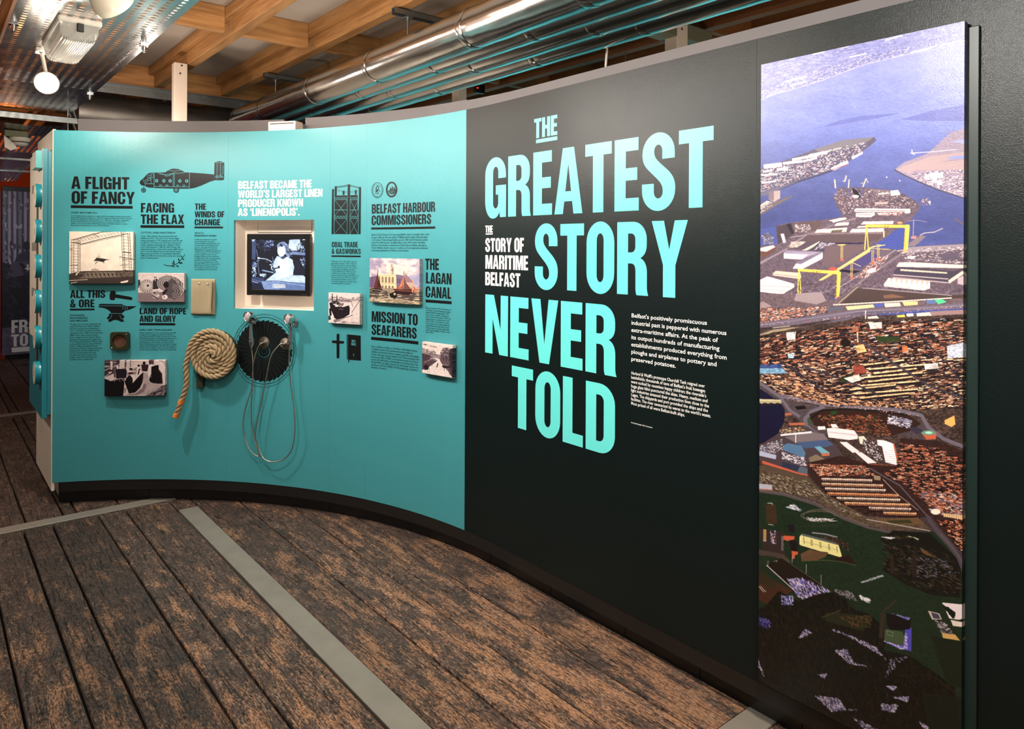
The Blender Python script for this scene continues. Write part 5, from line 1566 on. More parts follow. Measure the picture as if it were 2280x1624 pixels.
    p.line([(60, 1100), (200, 1050), (350, 1030), (500, 1025)], 14, (150, 134, 116)); p.line([(60, 1112), (200, 1060), (350, 1040)], 5, (196, 182, 130)); p.line([(200, 1028), (340, 1012)], 8, (176, 164, 150)); p.line([(968, 878), (968, 945)], 8, (230, 216, 214))
    p.dashes([(60, 1000), (1860, 815), (1860, 835), (60, 1020)], 120, -.12, 12, 5, [(226, 214, 222), (60, 54, 70), (200, 90, 80)], .1)
    p.poly([(1500, 880), (1780, 862), (1860, 870), (1860, 925), (1530, 930)], (150, 122, 124)); p.poly([(1390, 895), (1500, 885), (1520, 915), (1395, 925)], (220, 208, 190)); p.poly([(1225, 915), (1290, 908), (1300, 930), (1235, 935)], (232, 206, 80)); p.poly([(1305, 900), (1360, 896), (1370, 920), (1310, 925)], (232, 210, 200)); p.poly([(980, 930), (1060, 920), (1080, 940), (1000, 955)], (236, 216, 200))
    # ---- terraces: whole belt 700..1180 (crop coordinates = photo pixels)
    p.view()
    town = [(1684, 745), (1790, 722), (1900, 705), (2156, 690), (2156, 1260), (2140, 1190), (2060, 1120), (2010, 1080), (1870, 1080), (1790, 1075), (1684, 1050)]
    p.poly(town, (74, 58, 54)).grain(town, .35, hf)
    DK = [(38, 28, 34), (30, 24, 32), (52, 42, 46)]
    BR = [(214, 172, 140), (186, 138, 108), (150, 98, 74), (226, 198, 170), (170, 112, 84), (104, 66, 54), (84, 58, 50)]
    OR = [(196, 116, 80), (168, 84, 56), (206, 146, 112), (128, 66, 48), (96, 56, 46)]
    # rows at a few directions, dark shade below each lit front
    reg = [([(1684, 748), (1830, 728), (1950, 712), (1950, 800), (1850, 850), (1684, 830)], -.18, 620, BR + OR), ([(1900, 712), (2156, 698), (2156, 800), (1990, 830), (1880, 780)], -.12, 640, OR + BR + [(214, 206, 206)]),
           ([(1684, 810), (1860, 800), (1900, 860), (1860, 900), (1760, 880), (1684, 850)], .10, 480, BR), ([(1850, 800), (2156, 775), (2156, 900), (1960, 905), (1850, 870)], -.14, 700, BR + [(240, 214, 170)])]
    for q, an, n, cols in reg:
        sc_ = p.r.integers(0, 99)
        st = p.r.bit_generator.state
        p.dashes(q, int(n * 1.1), an, 24, 5.0, DK, .12)
        p.dashes(q, int(n * .62), an, 19, 2.9, cols, .10)
        p.dashes(q, int(n * .3), an, 3.2, 2.4, cols + DK + [(236, 220, 206)], .3)
    for i in range(9):
        y = 806 + i * 9.2
        xa_ = 1925 + (i % 3) * 12 - (i > 4) * 30; xb_ = min(2150, xa_ + 90 + (i * 37) % 70)
        p.line([(xa_, y + 4), (xb_, y - 12 + 4)], 4.5, (40, 30, 34)); p.line([(xa_, y), (xb_, y - 12)], 3.4, (236, 202, 152)); p.dashes([(xa_, y - 2), (xb_, y - 14), (xb_, y - 9), (xa_, y + 3)], 26, 1.4, 2.4, 1.0, [(120, 80, 58)], .1)
    p.line([(1900, 740), (1990, 800), (2070, 850), (2150, 880)], 5, (70, 62, 72)); p.line([(1790, 810), (1880, 838), (1960, 872)], 4, (66, 58, 68)); p.line([(1740, 800), (1850, 870)], 4, (62, 54, 64)); p.line([(2040, 730), (2110, 800), (2150, 850)], 3.5, (60, 52, 60))
    p.poly([(1950, 741), (2005, 742), (2008, 752), (1960, 756)], (52, 66, 38)); p.poly([(1870, 838), (1900, 826), (1905, 838), (1880, 846)], (48, 58, 36))
    p.poly([(1752, 735), (1775, 733), (1772, 752), (1755, 752)], (214, 202, 206)); p.poly([(1905, 765), (1925, 760), (1932, 776), (1912, 780)], (226, 180, 120)); p.line([(1911, 733), (1912, 755)], 3, (226, 196, 150)); p.ell(1885, 757, 12, 9, (34, 22, 20))
    p.poly([(1935, 712), (1965, 710), (1965, 724), (1940, 726)], (232, 216, 210)); p.poly([(2010, 765), (2022, 762), (2024, 775), (2012, 777)], (226, 120, 60)); p.poly([(2110, 762), (2150, 752), (2150, 785), (2112, 790)], (190, 196, 214)); p.poly([(2060, 803), (2090, 800), (2092, 812), (2062, 815)], (224, 216, 212)); p.poly([(1686, 808), (1742, 806), (1748, 820), (1686, 824)], (56, 78, 130)); p.poly([(1686, 816), (1745, 815), (1758, 826), (1686, 828)], (120, 160, 190)); p.poly([(1756, 782), (1772, 780), (1770, 792), (1758, 793)], (170, 190, 206))
    p.poly([(1902, 808), (1925, 806), (1932, 824), (1905, 828)], (150, 66, 52)); p.poly([(1882, 836), (1912, 828), (1928, 836), (1900, 846)], (228, 216, 206))
    p.grain(town, .38, hf).grain(town, .22, p.field(4, 8, 3))
    # roundabout and main roads (crop 4)
    p.view(3.69, 1670, 800)
    p.poly([(60, 150), (120, 170), (260, 280), (420, 330), (640, 380), (1000, 400), (1300, 420), (1480, 520), (1500, 640), (1000, 560), (640, 600), (520, 560), (400, 470), (290, 400), (60, 330)], (84, 72, 78)).grain([(60, 150), (1500, 400), (1500, 640), (60, 600)], .25, hf)
    p.poly([(60, 210), (120, 240), (210, 300), (270, 310), (270, 350), (300, 400), (296, 500), (250, 590), (110, 680), (60, 690)], (24, 22, 54))
    p.poly([(60, 308), (275, 312), (272, 345), (60, 350)], (176, 166, 130)); 
    for i in range(4):
        p.ell(85 + i * 52, 352, 20, 12, (40, 34, 40))
    p.line([(60, 318), (275, 320)], 5, (226, 216, 190))
    road = (112, 104, 118)
    p.line([(60, 160), (150, 215), (260, 290), (340, 400), (420, 450)], 24, road); p.line([(260, 285), (440, 310), (620, 350), (900, 370), (1200, 385), (1420, 430), (1480, 530), (1600, 620), (1780, 690)], 30, road); p.line([(620, 370), (520, 410), (465, 470), (480, 530), (560, 590), (700, 690)], 30, road); p.line([(600, 350), (560, 420), (520, 400)], 14, road)
    p.poly([(500, 430), (620, 385), (1000, 395), (1300, 420), (1420, 500), (1330, 560), (1180, 600), (900, 580), (660, 560), (540, 520)], (56, 34, 30)).grain([(500, 430), (1420, 500), (900, 600)], .3, hf)
    p.dashes([(560, 440), (1080, 430), (1180, 600), (700, 560)], 380, .15, 34, 11, [(150, 74, 46), (120, 58, 40), (40, 26, 26), (48, 62, 38), (176, 110, 76), (70, 44, 38)], .5)
    p.dashes([(1150, 430), (1340, 470), (1330, 540), (1150, 500)], 110, .2, 36, 12, [(214, 208, 220), (140, 140, 170), (50, 40, 50)], .5)
    p.line([(510, 470), (600, 400), (800, 385), (1100, 400), (1300, 430)], 14, (30, 26, 24)); p.poly([(680, 405), (730, 400), (720, 430), (670, 435)], (40, 72, 36)); p.poly([(490, 460), (510, 455), (510, 520), (495, 520)], (60, 86, 50))
    p.dashes([(320, 290), (1400, 420), (1400, 440), (320, 320)], 130, .1, 13, 6, [(226, 220, 226), (60, 54, 66), (206, 130, 110)], .2)
    p.poly([(380, 370), (460, 360), (480, 385), (400, 395)], (28, 22, 22)); p.dashes([(60, 120), (300, 210), (420, 300), (700, 360), (1340, 370), (1340, 330), (700, 300), (330, 150)], 260, .12, 42, 14, [(226, 176, 136), (96, 70, 62), (44, 34, 38), (196, 140, 100)], .15)
    p.poly([(1610, 470), (1690, 430), (1700, 500), (1670, 525), (1612, 500)], (236, 176, 90)); p.poly([(1420, 575), (1480, 555), (1545, 575), (1540, 625), (1465, 630)], (196, 92, 56)); p.ell(1480, 574, 58, 20, (110, 150, 130)); p.ell(1482, 573, 30, 10, (170, 220, 200)); p.poly([(1320, 535), (1385, 525), (1440, 560), (1380, 590)], (60, 54, 74))
    # works along the river
    p.poly([(240, 600), (300, 540), (480, 530), (560, 580), (720, 680), (820, 820), (480, 900), (430, 920), (60, 800), (60, 690), (130, 670)], (80, 66, 72))
    p.dashes([(250, 560), (430, 540), (480, 570), (300, 600)], 120, -.1, 24, 10, [(206, 176, 130), (110, 86, 76), (60, 50, 54)], .4); p.poly([(330, 505), (460, 500), (470, 520), (340, 525)], (176, 100, 70)); p.poly([(300, 425), (350, 420), (360, 440), (305, 445)], (176, 100, 70))
    p.poly([(300, 620), (540, 575), (560, 585), (620, 590), (660, 640), (390, 665)], (124, 112, 116)); p.line([(270, 605), (520, 578)], 16, (230, 224, 234)); p.poly([(385, 665), (650, 640), (705, 680), (640, 700), (470, 712)], (72, 92, 130)); p.poly([(285, 690), (330, 670), (440, 690), (475, 750), (465, 790), (290, 730)], (84, 120, 156)); p.poly([(545, 700), (590, 692), (672, 745), (660, 760), (600, 750)], (110, 168, 190)); p.poly([(600, 752), (672, 748), (672, 770), (610, 775)], (190, 110, 70)); p.line([(392, 600), (392, 665)], 7, (220, 220, 226))
    p.dashes([(110, 690), (280, 640), (290, 730), (230, 760), (100, 740)], 150, -.3, 26, 10, [(206, 200, 210), (60, 54, 66), (120, 124, 150), (150, 130, 130)], .7); p.poly([(90, 735), (235, 770), (230, 805), (90, 775)], (176, 180, 206)); p.dashes([(280, 745), (460, 790), (480, 860), (290, 810)], 160, .2, 26, 13, [(220, 214, 222), (50, 44, 58), (120, 110, 126), (200, 190, 200)], .8)
    p.poly([(120, 815), (430, 915), (490, 920), (492, 940), (420, 925), (118, 840)], (196, 92, 62)); p.poly([(280, 825), (430, 860), (490, 890), (490, 915), (410, 900), (280, 860)], (48, 54, 80)); p.poly([(430, 855), (490, 880), (490, 925), (405, 910)], (92, 104, 120))
    W1 = (236, 222, 226)
    p.poly([(645, 545), (700, 540), (870, 560), (900, 600), (900, 630), (830, 640), (660, 620)], W1); p.line([(660, 575), (890, 600)], 8, (196, 180, 190)); p.poly([(675, 510), (720, 510), (745, 540), (690, 540)], W1); p.poly([(570, 530), (630, 528), (640, 555), (575, 560)], W1); p.poly([(905, 610), (950, 605), (985, 650), (970, 680), (920, 670)], (214, 216, 200)); p.poly([(750, 655), (810, 655), (920, 735), (860, 745), (800, 700)], W1); p.poly([(880, 740), (930, 738), (1060, 825), (985, 832)], W1); p.poly([(1058, 635), (1120, 640), (1190, 665), (1230, 845), (1130, 820), (1100, 690), (1065, 680)], (240, 234, 240))
    for i in range(7):
        p.line([(1118 + i * 3, 720 + i * 17), (1195 + i * 4, 722 + i * 17)], 2.5, (176, 166, 180))
    p.poly([(1000, 835), (1240, 848), (1240, 862), (980, 845)], (196, 90, 56)); p.poly([(1190, 660), (1202, 665), (1245, 850), (1230, 848)], (190, 100, 66)); p.dashes([(950, 640), (1060, 660), (1110, 810), (1040, 800), (940, 700)], 140, .7, 24, 12, [(210, 204, 212), (50, 40, 46), (90, 70, 70)], .4)
    p.poly([(500, 790), (560, 760), (640, 800), (630, 815), (510, 825)], (134, 116, 96)); p.poly([(780, 820), (870, 812), (930, 845), (850, 860)], (220, 212, 216)); 
    for i in range(6):
        p.line([(800 + i * 18, 820), (830 + i * 18, 852)], 4, (120, 110, 120))
    # terraced streets
    tr = [(490, 830), (760, 770), (1010, 840), (1240, 850), (1250, 620), (1560, 640), (1770, 720), (1790, 1560), (1700, 1500), (1500, 1250), (1400, 1280), (980, 1260), (800, 1180), (620, 1060), (500, 930)]
    p.poly(tr, (58, 36, 34)).grain(tr, .35, hf)
    p.poly([(885, 862), (960, 860), (1000, 900), (920, 905)], (190, 184, 190)); p.poly([(920, 915), (975, 910), (990, 935), (930, 940)], (90, 120, 140)); p.poly([(1030, 925), (1090, 935), (1090, 970), (1040, 965)], (150, 130, 110))
    q1 = [(500, 840), (960, 850), (1050, 930), (600, 940)]
    p.dashes(q1, 150, .02, 60, 15, [(36, 24, 26)], .1); p.dashes(q1, 150, .02, 44, 11, OR + [(214, 176, 150)], .1); p.dashes(q1, 150, 1.5, 12, 4, [(50, 30, 28), (226, 200, 180)], .3)
    q2 = [(1260, 660), (1560, 700), (1760, 800), (1760, 1150), (1500, 1180), (1300, 1000), (1100, 930), (1230, 860)]
    p.dashes(q2, 520, .08, 60, 15, [(34, 22, 24), (44, 28, 28)], .1); p.dashes(q2, 330, .08, 56, 11, OR + [(196, 150, 120)], .1); p.dashes(q2, 200, 1.5, 12, 5, [(56, 32, 28), (226, 200, 186), (210, 120, 80)], .3)
    for i in range(8):
        y0 = 960 + i * 39; x0 = [610, 612, 640, 660, 735, 800, 1000, 1120][i]; x1 = [1020, 1110, 1130, 1235, 1250, 1330, 1340, 1385][i]
        sk = .02
        for (dy, w, c) in ((26, 14, (26, 18, 22)), (14, 12, (112, 62, 44) if i % 2 else (70, 54, 56)), (0, 15, [(236, 214, 196), (230, 196, 160), (238, 216, 204), (226, 160, 104), (244, 226, 206), (236, 190, 140), (236, 212, 196), (232, 188, 136)][i])):
            p.line([(x0, y0 + dy), (x1, y0 + dy + (x1 - x0) * sk)], w, c)
        for k in range(int((x1 - x0) / 15)):
            xk = x0 + 8 + k * 15
            p.line([(xk, y0 - 5 + (xk - x0) * sk), (xk, y0 + 14 + (xk - x0) * sk)], 4.5, (120, 66, 46) if i in (3, 5, 7) else (96, 76, 78), .85)
            p.line([(xk + 6, y0 + 12 + (xk - x0) * sk), (xk + 6, y0 + 22 + (xk - x0) * sk)], 5, (206, 150, 110), .7)
    p.line([(1000, 870), (1250, 1010), (1330, 1100), (1480, 1260), (1620, 1450), (1760, 1640)], 13, (92, 82, 92)); p.line([(1110, 960), (1240, 1090), (1400, 1210)], 5, (210, 200, 196), .8); p.line([(1260, 860), (1310, 950), (1400, 1010), (1560, 1070)], 7, (80, 66, 72)); p.line([(1480, 650), (1560, 850), (1620, 1010)], 8, (60, 46, 52))
    q3 = [(1420, 1060), (1770, 1080), (1780, 1300), (1520, 1230)]
    p.dashes(q3, 200, .25, 60, 20, [(34, 26, 30), (150, 144, 160), (110, 104, 124), (90, 54, 46)], .15); p.dashes(q3, 140, .2, 40, 12, OR + [(226, 206, 190)], .15)
    p.ell(1545, 1222, 40, 24, (246, 232, 216)); p.poly([(1600, 1235), (1770, 1250), (1770, 1285), (1610, 1262)], (230, 200, 150)); 
    for k in range(11):
        p.line([(1612 + k * 15, 1240 + k), (1612 + k * 15, 1268 + k)], 4, (150, 110, 80))
    q4 = [(1560, 1290), (1790, 1290), (1790, 1600), (1730, 1500)]
    p.poly(q4, (30, 18, 18)); p.dashes(q4, 150, .3, 34, 13, OR + [(30, 18, 18), (40, 26, 26), (230, 190, 160)], .5)
    # railway and allotments
    p.poly([(60, 880), (130, 845), (500, 950), (600, 1060), (760, 1150), (980, 1270), (1400, 1290), (1520, 1370), (1180, 1380), (940, 1330), (760, 1250), (560, 1140), (300, 1070), (60, 1060)], (92, 76, 62)).grain([(60, 850), (1520, 1370), (60, 1400)], .4, hf)
    p.dashes([(90, 900), (500, 980), (600, 1060), (940, 1270), (900, 1280), (560, 1110), (90, 1050)], 200, .45, 40, 6, [(150, 132, 110), (50, 42, 36), (176, 160, 140), (70, 74, 48), (206, 190, 176)], .6)
    p.poly([(1060, 1290), (1400, 1270), (1460, 1330), (1160, 1330)], (110, 84, 56)); p.poly([(1140, 1298), (1330, 1290), (1360, 1318), (1180, 1324)], (64, 62, 38)); p.line([(980, 1290), (1500, 1380)], 8, (196, 184, 178), .8); p.poly([(60, 1000), (200, 1015), (205, 1055), (60, 1045)], (176, 176, 190)); p.line([(60, 1048), (205, 1058)], 6, (190, 100, 66))
    # ---- parkland (crop 5 continues from crop 4)
    park = [(50, 1060), (300, 1085), (560, 1160), (760, 1270), (940, 1345), (1180, 1395), (1520, 1385), (1600, 1440), (1800, 1700), (1800, 3200), (50, 3200)]
    p.poly(park, (30, 50, 33)).grain(park, .30, hf).grain(park, .12, fine)
    p.line([(60, 1062), (300, 1095), (560, 1172), (800, 1290), (1000, 1360), (1180, 1396)], 20, (92, 82, 84)); p.line([(60, 1052), (300, 1083), (570, 1160), (800, 1275), (1000, 1345)], 3, (140, 130, 126))
    p.poly([(150, 1180), (230, 1170), (250, 1330), (160, 1340)], (78, 50, 34), .8); p.line([(165, 1165), (205, 1165), (205, 1180)], 5, (206, 206, 196)); p.line([(175, 1340), (215, 1345)], 5, (206, 206, 196)); p.dashes([(320, 1200), (380, 1170), (440, 1215), (430, 1230)], 60, .3, 34, 7, [(226, 222, 230), (150, 150, 170)], .3)
    for t in range(2):
        pts = [(590 + (130 + 20 * t) * math.cos(a), 1265 + (50 - 14 * t) * math.sin(a)) for a in [i * PI / 12 for i in range(2, 25)]]
        p.line(pts, 7, (110, 96, 84))
    p.dashes([(480, 1280), (520, 1310), (740, 1310), (700, 1290)], 50, .1, 26, 6, [(220, 214, 220)], .3); p.line([(400, 1350), (560, 1352), (760, 1338)], 4, (70, 64, 48))
    p.poly([(430, 1440), (450, 1415), (750, 1500), (785, 1610), (440, 1510)], (232, 222, 150)); p.poly([(450, 1410), (752, 1488), (755, 1506), (448, 1428)], (96, 104, 104))
    for i, x in enumerate((465, 525, 597, 668, 738)):
        p.line([(x, 1440 + i * 19), (x + 4, 1495 + i * 17)], 4, (90, 90, 60)); 
        if 0 < i < 4:
            p.line([(x + 9, 1442 + i * 19), (x + 13, 1497 + i * 17)], 3, (90, 90, 60))
    p.line([(470, 1478), (740, 1545)], 2.5, (140, 134, 90)); p.poly([(430, 1438), (446, 1440), (440, 1508), (430, 1502)], (238, 232, 190))
    p.poly([(100, 1375), (300, 1400), (310, 1590), (130, 1540)], (58, 44, 44)); p.dashes([(190, 1390), (240, 1395), (240, 1500), (200, 1500)], 50, .3, 14, 9, [(226, 222, 230), (190, 60, 60), (80, 130, 180)], .8)
    for i in range(10):
        p.line([(135, 1385 + i * 10), (158, 1387 + i * 10)], 6, (236, 196, 110) if i < 9 else (230, 230, 230)); p.line([(282, 1440 + i * 12), (300, 1442 + i * 12)], 4, (190, 186, 190))
    p.poly([(300, 1430), (390, 1435), (390, 1460), (330, 1475), (295, 1462)], (206, 88, 52)); p.poly([(335, 1340), (390, 1345), (392, 1400), (340, 1400)], (30, 24, 30)); p.poly([(345, 1470), (410, 1475), (415, 1560), (360, 1560)], (28, 22, 26)); p.poly([(365, 1555), (420, 1562), (418, 1585), (395, 1590), (392, 1620), (375, 1620)], (206, 88, 52))
    p.line([(535, 1405), (640, 1415), (740, 1440)], 12, (146, 136, 150)); p.dashes([(560, 1430), (760, 1450), (840, 1500), (830, 1560), (740, 1490)], 130, .8, 26, 8, [(60, 40, 34), (24, 20, 18), (90, 70, 60)], .5); p.poly([(440, 1580), (520, 1540), (600, 1570), (640, 1600), (450, 1640)], (110, 80, 58)); 
    blk = (12, 13, 12)
    p.poly([(1090, 1450), (1200, 1380), (1500, 1400), (1740, 1620), (1760, 1700), (1500, 1700), (1200, 1560)], (22, 24, 18)); p.dashes([(1100, 1440), (1300, 1420), (1700, 1600), (1700, 1700), (1200, 1560)], 200, .5, 60, 14, [(46, 38, 28), (12, 12, 10), (30, 40, 24), (70, 60, 44)], .4); p.dashes([(1110, 1435), (1220, 1435), (1180, 1455)], 18, .1, 40, 6, [(210, 206, 216)], .2); p.dashes([(1320, 1425), (1410, 1445), (1410, 1455)], 16, 1.2, 14, 6, [(200, 190, 170)], .2)
    p.line([(1480, 1270), (1560, 1380), (1680, 1500), (1770, 1640)], 34, (84, 74, 84))
    # lower part, crop 5
    p.view(3.657, 1670, 1180)
    p.line([(1560, 0), (1650, 100), (1720, 190), (1760, 290)], 34, (84, 74, 84)); p.line([(1570, 0), (1660, 100), (1730, 190), (1768, 290)], 3, (130, 120, 130))
    p.poly([(1100, 60), (1300, 40), (1560, 130), (1740, 280), (1740, 520), (1500, 500), (1300, 420), (1100, 300), (1180, 200)], (24, 24, 20)); p.dashes([(1120, 70), (1500, 120), (1730, 280), (1740, 500), (1400, 450), (1120, 280)], 420, .45, 60, 12, [(14, 14, 12), (44, 36, 30), (30, 40, 26), (74, 60, 48), (20, 18, 16)], .45); p.dashes([(1300, 190), (1600, 210), (1730, 320), (1400, 380)], 60, .4, 40, 5, [(150, 146, 170), (110, 100, 120)], .5); p.poly([(1400, 110), (1500, 170), (1530, 195), (1430, 160)], (110, 78, 48))
    p.poly([(1160, 170), (1190, 170), (1200, 330), (1170, 330)], (50, 38, 30)); p.poly([(1340, 160), (1370, 160), (1385, 360), (1350, 350)], (48, 36, 30))
    p.poly([(80, 140), (200, 160), (300, 180), (360, 240), (340, 250), (220, 200), (100, 190)], (80, 66, 60)); p.poly([(480, 190), (560, 150), (660, 160), (640, 200), (560, 230), (440, 230)], (104, 76, 54)); p.poly([(780, 190), (830, 180), (900, 262), (840, 255), (700, 220)], (44, 26, 20)); p.line([(450, 235), (620, 225), (760, 235), (895, 265)], 5, (90, 96, 56))
    # sports pitch with its glare of wet ground
    p.poly([(155, 265), (290, 210), (650, 460), (400, 500)], (34, 26, 20)); p.line([(160, 270), (440, 520)], 7, (214, 206, 216)); p.line([(290, 212), (700, 490)], 5, (90, 90, 76)); p.line([(222, 240), (245, 232), (245, 245)], 4, (190, 180, 170))
    p.poly([(330, 385), (420, 370), (540, 440), (660, 470), (480, 540), (420, 530)], (190, 176, 196)); p.dashes([(330, 380), (480, 380), (680, 480), (470, 555), (400, 500)], 260, .95, 46, 7, [(230, 214, 226), (120, 110, 206), (60, 50, 90), (160, 150, 220), (24, 20, 30)], .25)
    for x, y, h in ((173, 235, 40), (368, 190, 60), (484, 260, 76), (606, 345, 84)):
        p.line([(x, y), (x, y + h)], 4, (190, 186, 180))
    p.poly([(80, 320), (160, 360), (380, 480), (300, 520), (170, 590), (80, 540)], (74, 44, 28)); p.poly([(80, 300), (150, 330), (240, 420), (220, 470), (80, 400)], (50, 48, 28), .7); p.line([(95, 440), (140, 490)], 4, (226, 220, 220)); p.line([(112, 440), (158, 490)], 4, (226, 220, 220))
    # wood, foreground
    p.dj = .8
    wood_ = [(80, 640), (160, 600), (260, 480), (420, 560), (600, 500), (760, 480), (860, 620), (1000, 660), (1130, 780), (1130, 960), (1340, 1000), (1700, 1250), (1760, 1700), (80, 1700)]
    p.poly(wood_, (16, 17, 13)).grain(wood_, .5, hf)
    p.dashes(wood_, 1500, 1.35, 60, 10, [(8, 8, 8), (24, 24, 18), (34, 32, 22), (14, 14, 12), (44, 34, 24), (26, 34, 22)], .35)
    p.dashes(wood_, 260, 1.45, 44, 4, [(86, 70, 54), (60, 48, 40), (70, 76, 50)], .3, .8)
    p.dashes([(280, 520), (380, 520), (380, 590), (290, 590)], 90, 1.1, 30, 8, [(110, 104, 190), (190, 190, 216), (40, 36, 60)], .5); p.dashes([(85, 690), (200, 720), (190, 790), (85, 760)], 100, .8, 30, 7, [(60, 54, 150), (30, 26, 60), (120, 120, 190)], .5)
    p.poly([(640, 660), (740, 650), (1000, 680), (1020, 740), (940, 800), (800, 760), (640, 720)], (40, 46, 26)); p.dashes([(760, 690), (1020, 670), (1010, 770), (880, 780)], 150, .5, 36, 8, [(110, 74, 42), (60, 52, 30), (34, 40, 24)], .5); p.line([(620, 690), (760, 635)], 12, (70, 60, 44)); p.line([(1110, 640), (1220, 545)], 16, (64, 52, 42)); p.poly([(1090, 650), (1130, 650), (1110, 860), (1080, 860)], (60, 50, 40))
    p.dashes([(930, 400), (1100, 340), (1120, 350), (940, 410)], 60, -.4, 30, 6, [(190, 196, 206), (120, 120, 130)], .3); p.dashes([(920, 510), (1010, 540), (1000, 570), (930, 540)], 40, .6, 34, 6, [(226, 222, 226)], .3); p.dashes([(700, 460), (860, 480), (900, 560), (740, 500)], 110, .8, 26, 6, [(160, 150, 160), (60, 54, 60)], .5)
    for q, n in (([(430, 860), (480, 785), (540, 820), (470, 850)], 60), ([(680, 800), (800, 830), (1100, 1000), (1140, 1030), (1060, 930), (900, 860), (720, 790)], 150), ([(720, 960), (820, 950), (880, 1060), (1000, 1090), (840, 1070)], 130), ([(590, 1160), (660, 1150), (640, 1190)], 40), ([(1140, 1245), (1230, 1250), (1200, 1285)], 60), ([(1200, 1340), (1330, 1330), (1320, 1370)], 90), ([(560, 1330), (760, 1350), (820, 1440), (960, 1440), (700, 1460)], 260), ([(1100, 1390), (1240, 1400), (1220, 1460), (1110, 1440)], 100), ([(880, 1510), (1000, 1560), (1180, 1660), (1000, 1640)], 120), ([(1410, 1530), (1500, 1580), (1460, 1600)], 50), ([(85, 980), (110, 1060), (150, 1180), (90, 1080)], 40), ([(1130, 1190), (1180, 1020), (1330, 1000), (1240, 1060)], 40)):
        p.dashes(q, n, .8, 30, 6, [(206, 196, 216), (160, 150, 200), (96, 84, 150), (230, 220, 226), (70, 60, 80)], .5, .9)
    # tennis court in blue dusk, buildings at the right edge
    p.poly([(1125, 780), (1270, 800), (1310, 900), (1280, 940), (1120, 880)], (74, 92, 66)); p.line([(1145, 795), (1195, 808), (1190, 838), (1145, 826), (1145, 795)], 3, (150, 160, 140)); p.poly([(1290, 770), (1345, 768), (1345, 962), (1240, 935), (1290, 900)], (80, 70, 186)); p.dashes([(1120, 880), (1290, 930), (1300, 800), (1310, 940), (1250, 940)], 130, .5, 34, 8, [(216, 206, 226), (110, 96, 210)], .3); p.poly([(1140, 650), (1340, 700), (1330, 780), (1180, 790), (1140, 740)], (18, 14, 16)); p.dashes([(1170, 650), (1330, 690), (1320, 710)], 30, .3, 30, 6, [(90, 80, 190), (150, 150, 200)], .3)
    p.poly([(1590, 560), (1760, 575), (1760, 690), (1730, 700), (1650, 690)], (236, 222, 226)); p.dashes([(1600, 580), (1700, 640), (1680, 690), (1620, 620)], 60, .9, 40, 9, [(20, 30, 20)], .3); p.poly([(1475, 628), (1570, 650), (1590, 700), (1510, 700)], (206, 186, 176)); p.poly([(1500, 640), (1560, 655), (1580, 695), (1520, 690)], (74, 74, 96)); p.dashes([(1540, 710), (1620, 730), (1700, 850), (1590, 810)], 90, .5, 50, 9, [(30, 22, 24), (120, 110, 120), (190, 180, 180)], .2); p.poly([(1590, 810), (1700, 820), (1740, 870), (1600, 850)], (214, 170, 96)); p.poly([(1660, 700), (1760, 720), (1760, 760), (1680, 750)], (230, 216, 206))
    lawn = [(1330, 1000), (1560, 850), (1760, 880), (1760, 1340), (1700, 1250), (1500, 1120)]
    p.poly([(1500, 830), (1760, 880), (1760, 1250), (1640, 1240), (1560, 1000)], (22, 36, 22))
    for i in range(8):
        p.line([(1540 + i * 26, 870), (1600 + i * 26, 1160)], 6, (34, 48, 28), .6)
    p.line([(1240, 1160), (1500, 1150), (1760, 1330)], 4, (60, 44, 30)); p.poly([(1430, 1300), (1760, 1330), (1760, 1640), (1500, 1640)], (22, 34, 24), .8)
    # the print is deeper and more contrasty over the land
    g0 = np.clip((yy - 640) / 80, 0, 1)[:, None, None]
    p.a = np.clip(p.a, 0, 255)
    p.a = p.a * (1 - g0) + 255 * (p.a / 255) ** 1.12 * g0
    # soft sun grain over all, never a hard computer edge
    a = p.a
    a[1:-1] = a[1:-1] * .6 + (a[:-2] + a[2:]) * .2
    a[:, 1:-1] = a[:, 1:-1] * .64 + (a[:, :-2] + a[:, 2:]) * .18
    a *= (1 + p.r.normal(0, .035, a.shape[:2])[..., None])
    return p


XA = 2.158
YA0, YA1 = at_x(1691, 133, XA)[0], at_x(2143, 40, XA)[0]
ZA1 = at_x(1900, 92, XA)[1]; ZA0 = .165


def rectify(p, TW=760, TH=2600):
    """unfold the survey perspective so that the print is flat artwork on its own board"""
    y = YA0 + (YA1 - YA0) * (np.arange(TW) + .5) / TW
    z = ZA1 + (ZA0 - ZA1) * (np.arange(TH) + .5) / TH
    Yg, Zg = np.meshgrid(y, z)
    fx, fy = math.sin(YAW), math.cos(YAW); rx, ry = math.cos(YAW), -math.sin(YAW)
    D = XA * fx + Yg * fy; Xc = (XA * rx + Yg * ry) / D; Yc = (Zg - CH) / D
    x = Xc * _c - Yc * _s; yv = Xc * _s + Yc * _c
    u = (1140 + F * x - p.x0) * p.k; v = (V0 - F * yv - p.y0) * p.k
    u = np.clip(u, 0, p.w - 1.01); v = np.clip(v, 0, p.h - 1.01)
    ui = u.astype(int); vi = v.astype(int); fu = (u - ui)[..., None]; fv = (v - vi)[..., None]
    a = p.a
    return a[vi, ui] * (1 - fu) * (1 - fv) + a[vi, ui + 1] * fu * (1 - fv) + a[vi + 1, ui] * (1 - fu) * fv + a[vi + 1, ui + 1] * fu * fv

